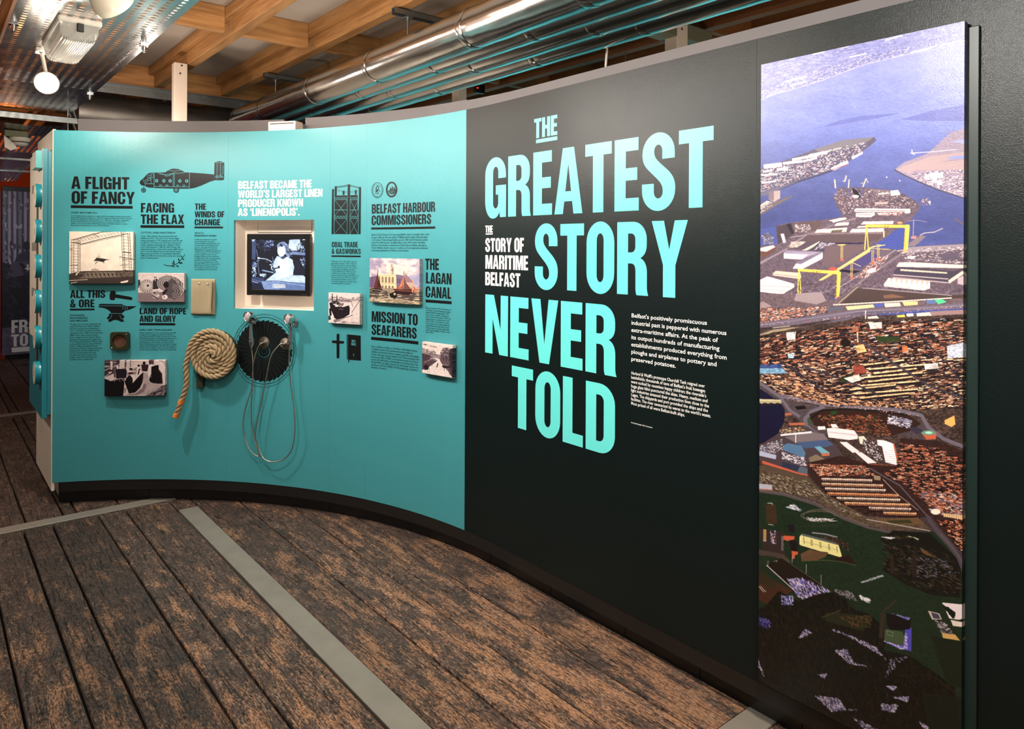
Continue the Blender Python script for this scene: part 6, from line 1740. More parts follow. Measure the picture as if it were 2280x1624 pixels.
# ================================================================== EXHIBITS ON THE WALL
def print_block(name, uL, uR, vT, vB, depth, paint, label, group=None, side=(60, 50, 48), rough=.32, cat='photograph', flat=True, gap=0.006):
    """a picture printed on a thick board, hung flat on the curved wall"""
    vm = (vT + vB) / 2
    s0 = W(uL, vm, depth)[0]; s1 = W(uR, vm, depth)[0]
    z1 = W(uL, vT, depth)[1]; z0 = W(uL, vB, depth)[1]
    sm = (s0 + s1) / 2
    c = Vector(wp(sm, (z0 + z1) / 2, gap)); t = wt(sm); n = wn(sm); up = Vector((0, 0, 1))
    hw = (s1 - s0) / 2 * (R - depth) / R if sm < S_ARC else (s1 - s0) / 2
    hh = (z1 - z0) / 2
    b = .0015
    def P3(a, h, d):
        return c + t * a + up * h + n * d
    vs = [P3(-hw, -hh, 0), P3(hw, -hh, 0), P3(hw, hh, 0), P3(-hw, hh, 0), P3(-hw, -hh, depth - b), P3(hw, -hh, depth - b), P3(hw, hh, depth - b), P3(-hw, hh, depth - b),
          P3(-hw + b, -hh + b, depth), P3(hw - b, -hh + b, depth), P3(hw - b, hh - b, depth), P3(-hw + b, hh - b, depth)]
    fs = [(3, 2, 1, 0), (0, 1, 5, 4), (1, 2, 6, 5), (2, 3, 7, 6), (3, 0, 4, 7), (4, 5, 9, 8), (5, 6, 10, 9), (6, 7, 11, 10), (7, 4, 8, 11), (8, 9, 10, 11)]
    me = bpy.data.meshes.new(name)
    me.from_pydata([tuple(v) for v in vs], [], fs)
    uvl = me.uv_layers.new(name='UVMap')
    def uvof(v):
        q = Vector(v) - c
        return ((q.dot(t) + hw) / (2 * hw), (q.z + hh) / (2 * hh))
    for pl in me.polygons:
        for li in pl.loop_indices:
            uvl.data[li].uv = uvof(me.vertices[me.loops[li].vertex_index].co)
    im = paint.image(name + '_print')
    me.materials.append(print_mat(name + '_print', im, rough, .95, .82))
    o = bpy.data.objects.new(name, me)
    COL.objects.link(o)
    tag(o, label, cat, group)
    # hidden batten that holds it off the wall
    m = MB()
    q = [c + t * (-hw * .6) - up * (hh * .5), c + t * (hw * .6) - up * (hh * .5), c + t * (hw * .6) + up * (hh * .5), c + t * (-hw * .6) + up * (hh * .5)]
    m.add([p_ - n * gap for p_ in q] + [p_ + n * .0005 for p_ in q], [(0, 1, 2, 3), (7, 6, 5, 4), (0, 4, 5, 1), (1, 5, 6, 2), (2, 6, 7, 3), (3, 7, 4, 0)])
    m.build('batten', M_BLACK, o)
    return o


GP = 'picture boards on the teal wall'


def pic_gantry():
    p = Paint(0, 0, 700, 580, .62, (236, 216, 196), 3)      # origin = crop (65,125) of the survey, 4.92 per px
    f = p.field(1.5, 1.5, 3); A = [(0, 0), (700, 0), (700, 580), (0, 580)]
    p.grain(A, .06, f)
    g = (84, 72, 64); d = (46, 38, 34); m = (120, 104, 92)
    p.poly([(0, 470), (120, 440), (300, 438), (700, 430), (700, 580), (0, 580)], (96, 80, 70)).grain([(0, 440), (700, 430), (700, 580), (0, 580)], .5, p.field(8, 12, 3))
    p.poly([(0, 480), (60, 460), (130, 470), (170, 490), (60, 540), (0, 530)], (60, 48, 42)); p.poly([(100, 440), (130, 425), (80, 490), (70, 480)], (226, 206, 188)); p.poly([(240, 420), (280, 408), (330, 425), (330, 440), (240, 440)], (176, 156, 140))
    p.poly([(180, 450), (500, 445), (560, 520), (180, 520)], (120, 102, 88))
    for i in range(9):
        x = 190 + i * 45
        p.line([(x, 455), (x + 30, 515)], 5, d).line([(x + 30, 455), (x, 515)], 5, m); p.ell(x + 15, 478, 9, 12, d)
    p.line([(120, 450), (700, 440)], 7, d); p.poly([(0, 530), (700, 500), (700, 580), (0, 580)], (58, 46, 42)); p.line([(0, 545), (200, 535)], 6, (220, 200, 186)); p.poly([(560, 560), (650, 540), (640, 565), (570, 575)], (230, 210, 196)); p.line([(20, 575), (90, 560)], 5, (226, 206, 190))
    # left tower, beam, right tower
    for x in (22, 50, 95, 120):
        p.line([(x, 85), (x + 2, 470)], 5, g)
    for i in range(11):
        y = 120 + i * 32
        p.line([(18, y), (124, y + 4)], 4, m).line([(22, y), (50, y + 32)], 3, g).line([(95, y + 32), (122, y)], 3, g)
    p.line([(5, 200), (40, 198)], 5, d).line([(5, 375), (100, 372)], 5, d)
    p.line([(30, 95), (250, 30), (350, 5), (620, -10)], 8, g); p.line([(30, 120), (130, 140), (400, 70), (640, 20)], 8, d); p.line([(130, 150), (400, 85), (580, 45)], 5, m); p.line([(60, 95), (330, 20)], 5, m)
    for i in range(16):
        x = 60 + i * 35
        p.line([(x, 92 - i * 7), (x + 32, 128 - i * 8)], 4, m).line([(x + 34, 84 - i * 7), (x + 4, 130 - i * 8)], 3, g)
    p.line([(255, 22), (320, 62)], 5, d)
    for x0, x1 in ((568, 592), (590, 612), (640, 662), (660, 688)):
        p.line([(x0, 10), (x1, 470)], 5, g)
    for i in range(13):
        y = 20 + i * 34; x = 572 + i * 1.8
        p.line([(x, y), (x + 95, y + 6)], 4, m).line([(x, y), (x + 28, y + 34)], 3, g).line([(x + 66, y + 34), (x + 94, y)], 3, g)
    p.line([(550, 280), (690, 300)], 6, d); p.line([(585, 225), (665, 235)], 9, d); p.line([(585, 310), (700, 308)], 6, d); p.line([(555, 375), (640, 372)], 5, d); p.line([(553, 280), (556, 372)], 2, m); p.line([(600, 430), (690, 440)], 6, d)
    p.line([(140, 320), (215, 430)], 2, (176, 156, 140))
    # the jump jet in the air
    p.poly([(265, 330), (285, 306), (300, 290), (340, 295), (445, 312), (400, 318), (370, 340), (350, 335), (300, 325)], d); p.poly([(295, 285), (330, 262), (345, 285), (340, 300)], (200, 180, 160)); p.line([(328, 245), (330, 280)], 3, m)
    for x, y in ((290, 356), (303, 342), (378, 346)):
        p.line([(x, y - 22), (x, y)], 3, d).ell(x, y, 7, 5, d)
    return p


def pic_rope():
    p = Paint(0, 0, 560, 370, .7, (206, 184, 178), 4)        # crop (98,82), 5.41 per px
    g = p.field(6, 6, 3); A = [(0, 0), (560, 0), (560, 370), (0, 370)]
    p.poly([(0, 250), (560, 235), (560, 370), (0, 370)], (128, 106, 108)).grain(A, .12, g)
    for i in range(5):
        p.line([(0, 280 + i * 22), (560, 268 + i * 24)], 3, (84, 66, 70))
    for x in (180, 330, 440, 540):
        p.line([(x, 0), (x + 3, 60)], 2, (160, 140, 138))
    d = (40, 32, 36); l = (214, 198, 190)
    p.ell(105, 170, 90, 88, (110, 96, 94))
    for i in range(34):
        a = 2 * PI * i / 34
        p.line([(120 + 14 * math.cos(a), 160 + 14 * math.sin(a)), (105 + 92 * math.cos(a), 170 + 88 * math.sin(a))], 7, l if i % 2 else (150, 134, 130))
    p.ell(120, 160, 16, 13, d)
    p.poly([(180, 100), (205, 70), (235, 75), (260, 110), (250, 200), (180, 210)], (44, 38, 42)); p.ell(210, 62, 14, 13, (190, 166, 158)); p.poly([(192, 50), (228, 50), (224, 60), (196, 60)], d); p.line([(208, 75), (210, 100)], 7, (220, 210, 208)); p.poly([(0, 90), (25, 85), (30, 140), (0, 200)], (52, 42, 46))
    p.ell(345, 130, 115, 100, (70, 60, 62)); p.poly([(250, 60), (350, 20), (470, 60), (545, 130), (540, 260), (440, 340), (330, 290)], (78, 68, 70))
    for k in range(8):
        rx = 112 - k * 12; ry = 98 - k * 10
        pts = [(345 + rx * math.cos(a), 130 + ry * math.sin(a)) for a in [PI * .55 + i * PI / 12 for i in range(15)]]
        p.line(pts, 5, l if k % 2 == 0 else (132, 118, 116))
    for k in range(7):
        pts = [(360 + k * 26, 30 + k * 9), (420 + k * 18, 60 + k * 14), (470 + k * 10, 110 + k * 18), (510 + k * 2, 160 + k * 20)]
        p.line(pts, 9, (196, 180, 174) if k % 2 == 0 else (104, 92, 92))
    p.dashes([(360, 30), (470, 60), (540, 130), (500, 160), (400, 70)], 60, 1.2, 18, 3, [d, (90, 78, 80)], .2)
    p.ell(340, 150, 34, 40, (26, 20, 24))
    for k in range(9):
        pts = [(350 + 150 * math.cos(a) * (1 - k * .1) + 60, 230 + 95 * math.sin(a) * (1 - k * .1)) for a in [-1.5 + i * .3 for i in range(11)]]
        p.line(pts, 5, (170, 154, 150) if k % 2 else (62, 52, 56))
    p.poly([(170, 245), (230, 225), (265, 250), (235, 330), (190, 320), (165, 285)], (150, 134, 130)); p.dashes([(170, 245), (265, 240), (235, 330), (180, 320)], 40, .5, 40, 5, [l, d], .2); p.ell(325, 305, 34, 30, (226, 206, 200)); p.ell(318, 305, 16, 18, (200, 176, 172)); p.ell(316, 306, 6, 7, d); p.poly([(290, 250), (340, 200), (365, 215), (310, 290)], (34, 28, 32))
    return p


def pic_workshop():
    p = Paint(0, 0, 1690, 1000, .25, (212, 190, 186), 5)     # crop (190,390), 12.5 per px
    d = (16, 9, 14); m = (86, 60, 66); l = (226, 206, 200); r_ = (54, 14, 22)
    A = [(0, 0), (1690, 0), (1690, 1000), (0, 1000)]
    p.poly([(0, 0), (420, 0), (400, 300), (0, 480)], (58, 40, 46)); p.poly([(160, 20), (230, 20), (220, 260), (170, 260)], l); p.poly([(0, 140), (150, 150), (160, 190), (0, 190)], (176, 156, 156)); p.poly([(240, 0), (330, 0), (310, 480), (260, 480)], (96, 76, 84)); p.poly([(560, 0), (610, 0), (600, 280), (560, 280)], m)
    p.line([(0, 280), (640, 20)], 18, (210, 190, 190)); p.line([(0, 470), (200, 320)], 20, (206, 186, 186)); p.line([(30, 50), (360, 60)], 10, (190, 170, 170)); p.poly([(100, 320), (220, 315), (200, 350), (120, 350)], (206, 186, 186))
    p.poly([(320, 250), (560, 230), (620, 280), (610, 500), (320, 500)], (26, 20, 34)); p.poly([(320, 140), (380, 140), (400, 220), (350, 250)], l); p.line([(720, 0), (725, 190)], 14, d); p.line([(400, 215), (1040, 200)], 14, (196, 176, 172))
    p.poly([(1230, 0), (1370, 0), (1370, 120), (1240, 120)], m); p.poly([(1250, 0), (1270, 0), (1265, 120), (1248, 120)], d)
    p.poly([(1390, 0), (1690, 0), (1690, 700), (1600, 500), (1500, 300), (1400, 140)], (226, 206, 202))
    for i in range(4):
        p.line([(1500 + i * 30, 0), (1690, 60 + i * 35)], 5, m)
    p.poly([(620, 330), (900, 190), (960, 210), (880, 360), (800, 620), (640, 560)], (150, 130, 128)); p.poly([(690, 220), (780, 220), (770, 270), (690, 270)], d); p.poly([(640, 300), (880, 290), (870, 320), (640, 330)], l); p.poly([(680, 340), (830, 340), (780, 380), (660, 400)], (70, 20, 26))
    p.poly([(900, 200), (1030, 190), (980, 480), (880, 500)], l); p.poly([(960, 230), (1000, 230), (950, 400), (910, 400)], (70, 18, 26)); p.poly([(700, 400), (860, 400), (820, 620), (770, 660)], (230, 208, 204))
    p.poly([(560, 600), (620, 480), (700, 440), (770, 540), (780, 640), (1000, 400), (1090, 330), (1080, 520), (1000, 760), (860, 900), (680, 930)], d); p.poly([(630, 480), (700, 400), (780, 500), (790, 600), (740, 700), (640, 640)], (20, 12, 18)); p.poly([(1060, 330), (1090, 330), (1060, 620), (1020, 700)], r_)
    p.poly([(0, 500), (160, 570), (320, 520), (440, 490), (560, 520), (540, 800), (520, 1000), (0, 1000)], d); p.line([(160, 570), (340, 540), (460, 500), (540, 570)], 14, (200, 180, 180)); p.line([(270, 560), (280, 600)], 10, (190, 170, 170)); p.line([(420, 530), (430, 590)], 10, (190, 170, 170)); p.line([(600, 480), (680, 400)], 14, (200, 180, 176))
    p.ell(950, 150, 34, 30, d); p.ell(1100, 80, 42, 46, d); p.poly([(1020, 120), (1220, 120), (1210, 310), (1040, 310)], (46, 28, 36)); p.poly([(1030, 300), (1200, 320), (1180, 345), (1040, 335)], l)
    p.poly([(1230, 170), (1290, 110), (1360, 120), (1400, 180), (1370, 200), (1300, 380), (1260, 460), (1200, 440), (1200, 260)], (226, 212, 208)); p.poly([(1300, 180), (1400, 150), (1500, 130), (1510, 260), (1600, 380), (1620, 660), (1500, 660), (1300, 640), (1240, 560), (1260, 460), (1300, 380)], d); p.poly([(1500, 130), (1512, 260), (1600, 380), (1620, 660), (1580, 640), (1560, 400), (1480, 280)], r_); p.line([(1220, 440), (1300, 420)], 8, l); p.line([(1230, 480), (1310, 460)], 8, l)
    p.poly([(1080, 350), (1200, 340), (1220, 480), (1250, 600), (1400, 660), (1600, 680), (1680, 760), (1500, 820), (1200, 960), (560, 990), (560, 960), (860, 920), (1040, 760), (1070, 620)], (176, 156, 154)); p.poly([(600, 960), (860, 930), (1050, 780), (1100, 640), (1180, 700), (1100, 880), (900, 980)], (120, 96, 98), .8); p.poly([(540, 780), (620, 760), (600, 900), (540, 920)], (150, 130, 130))
    p.poly([(1180, 960), (1400, 880), (1560, 740), (1690, 700), (1690, 1000), (1150, 1000)], (50, 36, 40)); p.dashes([(1200, 950), (1560, 740), (1690, 700), (1690, 1000), (1200, 1000)], 160, -.6, 40, 14, [(190, 176, 176), (26, 18, 24), (110, 92, 96)], .6)
    p.grain(A, .1, p.field(1, 1, 3))
    return p


def pic_ship():
    p = Paint(0, 0, 440, 440, .8, (222, 204, 200), 6)         # crop (82,348), 6.25 per px
    d = (30, 18, 26); l = (238, 224, 220); m = (120, 100, 104)
    A = [(0, 0), (440, 0), (440, 440), (0, 440)]
    p.poly([(0, 90), (440, 80), (440, 130), (0, 130)], (170, 150, 150)); p.dashes([(0, 60), (440, 50), (440, 130), (0, 130)], 90, 0, 30, 12, [(150, 130, 134), (196, 178, 176), (110, 92, 98)], .1)
    p.poly([(330, 110), (440, 100), (440, 440), (180, 440), (300, 330), (360, 200)], (216, 198, 192)); p.poly([(170, 100), (300, 95), (300, 115), (180, 120)], m)
    p.poly([(52, 10), (62, 10), (64, 130), (50, 130)], d); p.poly([(116, 38), (128, 38), (132, 140), (112, 140)], d); p.line([(60, 130), (280, 90)], 4, m)
    p.poly([(15, 150), (60, 130), (110, 110), (180, 150), (170, 190), (210, 200), (290, 170), (305, 210), (300, 300), (240, 340), (130, 390), (70, 350), (30, 230)], d)
    p.dashes([(60, 130), (190, 150), (200, 200), (60, 180)], 40, .3, 26, 8, [l, m, d], .5); p.poly([(95, 178), (140, 172), (140, 198), (100, 200)], l); p.poly([(160, 150), (220, 140), (215, 180), (170, 185)], m); p.line([(150, 235), (180, 228), (210, 235)], 4, (190, 176, 176))
    p.poly([(0, 230), (30, 230), (80, 340), (85, 400), (60, 410), (0, 300)], l); p.poly([(10, 230), (40, 225), (50, 330), (20, 340)], d); p.poly([(0, 340), (30, 330), (40, 390), (0, 400)], (60, 44, 50)); p.poly([(70, 395), (300, 325), (340, 300), (345, 312), (90, 430)], (80, 60, 66)); p.line([(80, 410), (320, 330)], 4, l)
    for i in range(14):
        x = 330 + i * 8; y = 260 - i * 13
        p.line([(x, y), (x + 2, y + 22)], 6, d if i % 2 else m)
    p.line([(300, 140), (310, 200)], 6, l); p.line([(330, 130), (345, 190)], 6, d); p.dashes([(130, 400), (420, 400), (420, 430), (200, 430)], 40, 0, 60, 3, [m, (150, 134, 134)], .05)
    p.grain(A, .1, p.field(5, 5, 3))
    return p


def pic_harbour():
    p = Paint(0, 0, 700, 640, .75, (226, 206, 190), 8)        # crop (668,1222) 6.5 per px -> origin px (823,578)
    A = [(0, 0), (700, 0), (700, 640), (0, 640)]
    f = p.field(1.3, 2, 3); f2 = p.field(6, 6, 3)
    p.a = p.a * .0 + (np.array((120, 112, 150))[None, None] * (1 - f[..., None]) * 1.0 + np.array((250, 224, 200))[None, None] * f[..., None] * 1.15)
    p.poly([(0, 0), (160, 0), (220, 60), (60, 120), (0, 200)], (126, 112, 150), .35); p.poly([(250, 60), (560, 120), (500, 240), (240, 200)], (250, 228, 200), .55); p.poly([(520, 250), (700, 200), (700, 400), (540, 400)], (130, 136, 180), .5)
    p.poly([(0, 280), (120, 250), (120, 430), (0, 430)], (110, 84, 116)); p.poly([(500, 300), (620, 290), (640, 420), (500, 430)], (196, 160, 140)); p.poly([(480, 330), (540, 240), (620, 330)], (150, 110, 120)); p.poly([(495, 225), (535, 225), (532, 330), (498, 330)], (150, 112, 124)); p.line([(495, 150), (495, 230)], 3, (80, 60, 70)); p.line([(515, 200), (515, 226)], 6, (90, 70, 80))
    cr = (232, 204, 156); sh = (120, 100, 130)
    p.poly([(115, 240), (380, 225), (390, 480), (110, 470)], cr); p.poly([(380, 225), (480, 240), (480, 430), (390, 480)], sh); p.line([(105, 235), (385, 218), (485, 235)], 9, (240, 216, 176)); p.line([(110, 252), (385, 240)], 4, (150, 116, 96))
    for i in range(5):
        x = 130 + i * 48
        p.poly([(x, 275), (x + 26, 272), (x + 26, 350), (x, 352)], (120, 84, 76)); p.ell(x + 13, 274, 13, 13, (120, 84, 76)); p.line([(x + 13, 262), (x + 13, 350)], 3, cr)
        p.poly([(x, 392), (x + 26, 390), (x + 26, 440), (x, 442)], (130, 94, 84))
    p.line([(112, 372), (388, 362)], 7, (176, 140, 110)); p.line([(112, 382), (388, 374)], 3, (240, 216, 176))
    for i in range(3):
        p.poly([(398 + i * 28, 280 + i * 3), (412 + i * 28, 281 + i * 3), (412 + i * 28, 350), (398 + i * 28, 352)], (76, 60, 92))
    p.poly([(300, 130), (345, 130), (342, 228), (302, 230)], (206, 176, 140)); p.poly([(296, 128), (320, 70), (348, 128)], (150, 110, 104)); p.poly([(305, 100), (340, 100), (340, 130), (305, 130)], (226, 200, 160)); p.ell(322, 115, 7, 9, (90, 66, 70)); p.poly([(330, 130), (345, 130), (342, 228), (334, 228)], (110, 84, 96)); p.line([(320, 60), (320, 75)], 3, (80, 60, 70)); p.ell(322, 165, 8, 10, (96, 70, 70))
    # water and boats
    p.poly([(0, 430), (700, 420), (700, 640), (0, 640)], (150, 132, 110)).grain([(0, 430), (700, 420), (700, 640), (0, 640)], .25, f2); p.poly([(0, 450), (260, 470), (280, 560), (0, 600)], (58, 50, 50), .8); p.poly([(330, 480), (700, 470), (700, 590), (400, 560)], (60, 46, 50), .75); p.dashes([(0, 480), (700, 480), (700, 640), (0, 640)], 160, 0, 60, 6, [(206, 184, 150), (90, 76, 66), (230, 206, 170), (60, 50, 46)], .05)
    p.line([(128, 160), (90, 440)], 7, (70, 36, 36)); p.line([(35, 250), (40, 440)], 5, (60, 40, 50)); p.line([(0, 290), (80, 280)], 3, (60, 40, 50)); p.poly([(120, 200), (135, 300), (180, 430), (60, 445)], (90, 42, 34)); p.poly([(130, 290), (175, 420), (110, 430)], (60, 28, 28)); p.poly([(20, 440), (180, 435), (200, 465), (160, 485), (50, 482)], (34, 24, 26)); p.line([(30, 455), (190, 465)], 5, (200, 180, 160))
    p.line([(490, 180), (470, 430)], 7, (90, 30, 24)); p.poly([(488, 230), (470, 420), (370, 440), (430, 380)], (166, 70, 40)); p.poly([(486, 250), (460, 390), (420, 420)], (206, 130, 80)); p.poly([(492, 240), (520, 340), (600, 440), (480, 440)], (110, 66, 60)); p.poly([(340, 435), (600, 435), (620, 470), (560, 510), (390, 505)], (44, 22, 24)); p.line([(350, 450), (600, 455)], 6, (190, 90, 50)); p.dashes([(590, 400), (680, 390), (690, 450), (600, 460)], 50, 1.4, 36, 7, [(190, 70, 44), (90, 50, 50), (226, 170, 130)], .3)
    p.poly([(295, 500), (330, 490), (360, 470), (385, 490), (400, 540), (370, 570), (320, 560), (290, 530)], (18, 18, 16)); p.ell(362, 505, 16, 18, (190, 170, 140)); p.line([(356, 570), (358, 630)], 4, (40, 34, 30)); p.ell(110, 530, 8, 5, (226, 206, 180)); p.dashes([(10, 590), (170, 610), (170, 620), (10, 600)], 20, .1, 30, 3, [(230, 214, 190)], .02)
    return p


def pic_canal():
    p = Paint(0, 0, 420, 490, .8, (226, 208, 200), 9)          # crop (1392,1022) 6.25 per px
    d = (40, 26, 36); m = (120, 100, 108)
    A = [(0, 0), (420, 0), (420, 490), (0, 490)]
    f2 = p.field(7, 7, 3)
    p.poly([(0, 150), (120, 155), (260, 165), (420, 160), (420, 230), (0, 240)], (150, 132, 134)); p.dashes([(0, 100), (180, 130), (240, 190), (0, 190)], 120, 1.2, 26, 10, [(130, 112, 116), (170, 152, 152), (100, 84, 92)], .6)
    p.poly([(0, 180), (90, 190), (170, 235), (240, 225), (200, 260), (140, 280), (100, 370), (0, 440)], (76, 56, 66)).grain([(0, 180), (200, 200), (200, 440), (0, 440)], .3, f2); p.poly([(100, 235), (200, 225), (210, 232), (150, 250)], (200, 184, 178))
    p.poly([(240, 218), (330, 180), (420, 170), (420, 490), (400, 440), (300, 330), (245, 250)], (96, 74, 84)).grain([(240, 180), (420, 170), (420, 490)], .4, f2)
    p.dashes([(260, 130), (290, 60), (360, 40), (400, 110), (390, 210), (290, 230), (255, 190)], 420, .9, 26, 5, [(60, 42, 52), (90, 70, 80), (130, 112, 116), (40, 28, 38)], .9); p.poly([(380, 60), (420, 40), (420, 480), (395, 420)], (34, 22, 34)); p.dashes([(370, 60), (420, 50), (420, 480), (380, 430)], 160, 1.2, 30, 8, [(20, 14, 22), (60, 44, 54), (80, 64, 72)], .5)
    p.poly([(205, 225), (245, 228), (270, 300), (330, 380), (400, 470), (380, 490), (60, 490), (90, 430), (170, 330), (150, 270)], (228, 210, 204)); p.line([(205, 240), (245, 255), (225, 330), (170, 420)], 4, (206, 190, 184)); p.poly([(215, 300), (230, 300), (215, 370), (200, 360)], (80, 60, 60))
    p.poly([(0, 330), (40, 300), (110, 245), (150, 240), (220, 255), (205, 275), (150, 330), (60, 420), (0, 440)], (84, 62, 70)); p.line([(30, 320), (130, 255), (215, 262)], 8, (160, 140, 140)); p.poly([(20, 380), (70, 340), (100, 370), (90, 420), (40, 440)], d); p.ell(50, 370, 14, 14, (30, 20, 28)); p.line([(100, 380), (104, 470)], 5, m); p.line([(80, 400), (82, 450)], 5, d)
    p.line([(300, 190), (300, 320)], 6, d); p.line([(335, 170), (338, 320)], 6, d); p.poly([(285, 310), (370, 300), (385, 345), (300, 360), (278, 335)], (46, 30, 40)); p.poly([(300, 260), (350, 250), (360, 310), (295, 315)], (100, 80, 86)); p.line([(285, 315), (370, 305)], 5, (196, 180, 176)); p.line([(310, 360), (312, 400)], 9, (110, 94, 96))
    p.dashes([(10, 28), (220, 50), (190, 70), (10, 42)], 26, .1, 30, 4, [m, (60, 44, 54)], .03)
    p.grain(A, .08, p.field(4, 4, 3))
    return p


print_block('photo_board', 154, 296.5, 525, 641.5, .026, pic_gantry(), 'sepia photograph of a jet hovering inside a steel gantry', GP)
print_block('photo_board', 308.5, 411.5, 616, 680.5, .024, pic_rope(), 'photograph of great coils of rope, above the rope heading', GP)
print_block('photo_board', 235.2, 370.5, 811.5, 891.5, .026, pic_workshop(), 'dark photograph of machine workers in a mill aisle, lowest on the teal wall', GP)
print_block('photo_board', 733.2, 803, 655.5, 723, .026, pic_ship(), 'small photograph of a black ship beside a crowded quay', GP)
print_block('photo_board', 823.2, 934.5, 578, 675.5, .026, pic_harbour(), 'coloured painting of a harbour office behind sailing boats', GP, cat='picture')
print_block('photo_board', 943, 1011, 763, 832.5, .026, pic_canal(), 'small photograph of a canal with barges, beside the charcoal panel', GP)

# ------------------------------------------------------------------ tall aerial photograph, standing off the charcoal wall
pa = paint_aerial()
im_a = pa.image('aerial_print', rectify(pa))
aer_m = print_mat('aerial_print', im_a, .30, .95, .82, bump=.3)
me = bpy.data.meshes.new('aerial_photograph')
x0, x1 = XA, XA + .022
y0, y1, z0, z1 = YA0, YA1, ZA0, ZA1      # y0 far, y1 near
vs = [(x0, y0, z0), (x0, y1, z0), (x0, y1, z1), (x0, y0, z1), (x1, y0, z0), (x1, y1, z0), (x1, y1, z1), (x1, y0, z1)]
fs = [(0, 1, 2, 3), (1, 5, 6, 2), (5, 4, 7, 6), (4, 0, 3, 7), (3, 2, 6, 7), (4, 5, 1, 0)]
me.from_pydata(vs, [], fs)
uvl = me.uv_layers.new(name='UVMap')
for pl in me.polygons:
    for li in pl.loop_indices:
        co = me.vertices[me.loops[li].vertex_index].co
        uvl.data[li].uv = ((y0 - co.y) / (y0 - y1) * .998 + .001 - (.02 if co.x > x0 + .01 and abs(co.y - y1) < 1e-4 else 0), (co.z - z0) / (z1 - z0))
me.materials.append(aer_m)
aer = bpy.data.objects.new('aerial_photograph', me)
COL.objects.link(aer)
tag(aer, 'tall colour aerial photograph of a harbour city with two yellow cranes', 'photograph')
MB().bbox(x1 + .0005, y1 - .028, z0 + .02, CX + R - .0005, y0 - .02, z1 - .012, .002).build('backing_board', plain('green_black_board', (22, 40, 38), .4), aer)

# ------------------------------------------------------------------ monitor in the niche
sm0 = W(546.5, 594, -.03)[0]; sm1 = W(689, 594, -.03)[0]
smc = (sm0 + sm1) / 2
zmt = W(618, 526, -.03)[1]; zmb = W(618, 664, -.03)[1]
c0 = Vector(wp(smc, (zmt + zmb) / 2, -.03)); t = wt(smc); n = wn(smc); up = Vector((0, 0, 1))
MX = Matrix(((t.x, n.x, 0, c0.x), (t.y, n.y, 0, c0.y), (0, 0, 1, c0.z), (0, 0, 0, 1)))
hw = (sm1 - sm0) / 2; hh = (zmt - zmb) / 2
tv = empty('monitor', tuple(c0 - up * hh), 'small black monitor set in the square niche, showing a woman at a machine', 'monitor')
bz_ = .034
m = MB()
m.bbox(-hw, -.028, -hh, -hw + bz_, 0, hh, .004, M=MX).bbox(hw - bz_, -.028, -hh, hw, 0, hh, .004, M=MX)
m.bbox(-hw + bz_ - .003, -.028, hh - bz_, hw - bz_ + .003, -.0004, hh - .0002, .004, M=MX).bbox(-hw + bz_ - .003, -.028, -hh + .0002, hw - bz_ + .003, -.0004, -hh + bz_ + .004, .004, M=MX)
m.build('bezel', M_BLKPL, tv)
MB().bbox(-hw + .012, -.06, -hh + .012, hw - .012, -.029, hh - .012, .008, M=MX).build('casing', M_BLKPL, tv)
br_ = MB().cyl(MX @ Vector((0, -.104, -.0)), MX @ Vector((0, -.06, 0)), .035, n=16)
br_.build('wall_bracket', M_BLKPL, tv)
bt = MB()
for i in range(4):
    bt.cyl(MX @ Vector((hw - .055 + i * .012, -.0006, -hh + .012)), MX @ Vector((hw - .055 + i * .012, .0012, -hh + .012)), .0024, n=8)
bt.build('buttons', M_CHROME, tv)


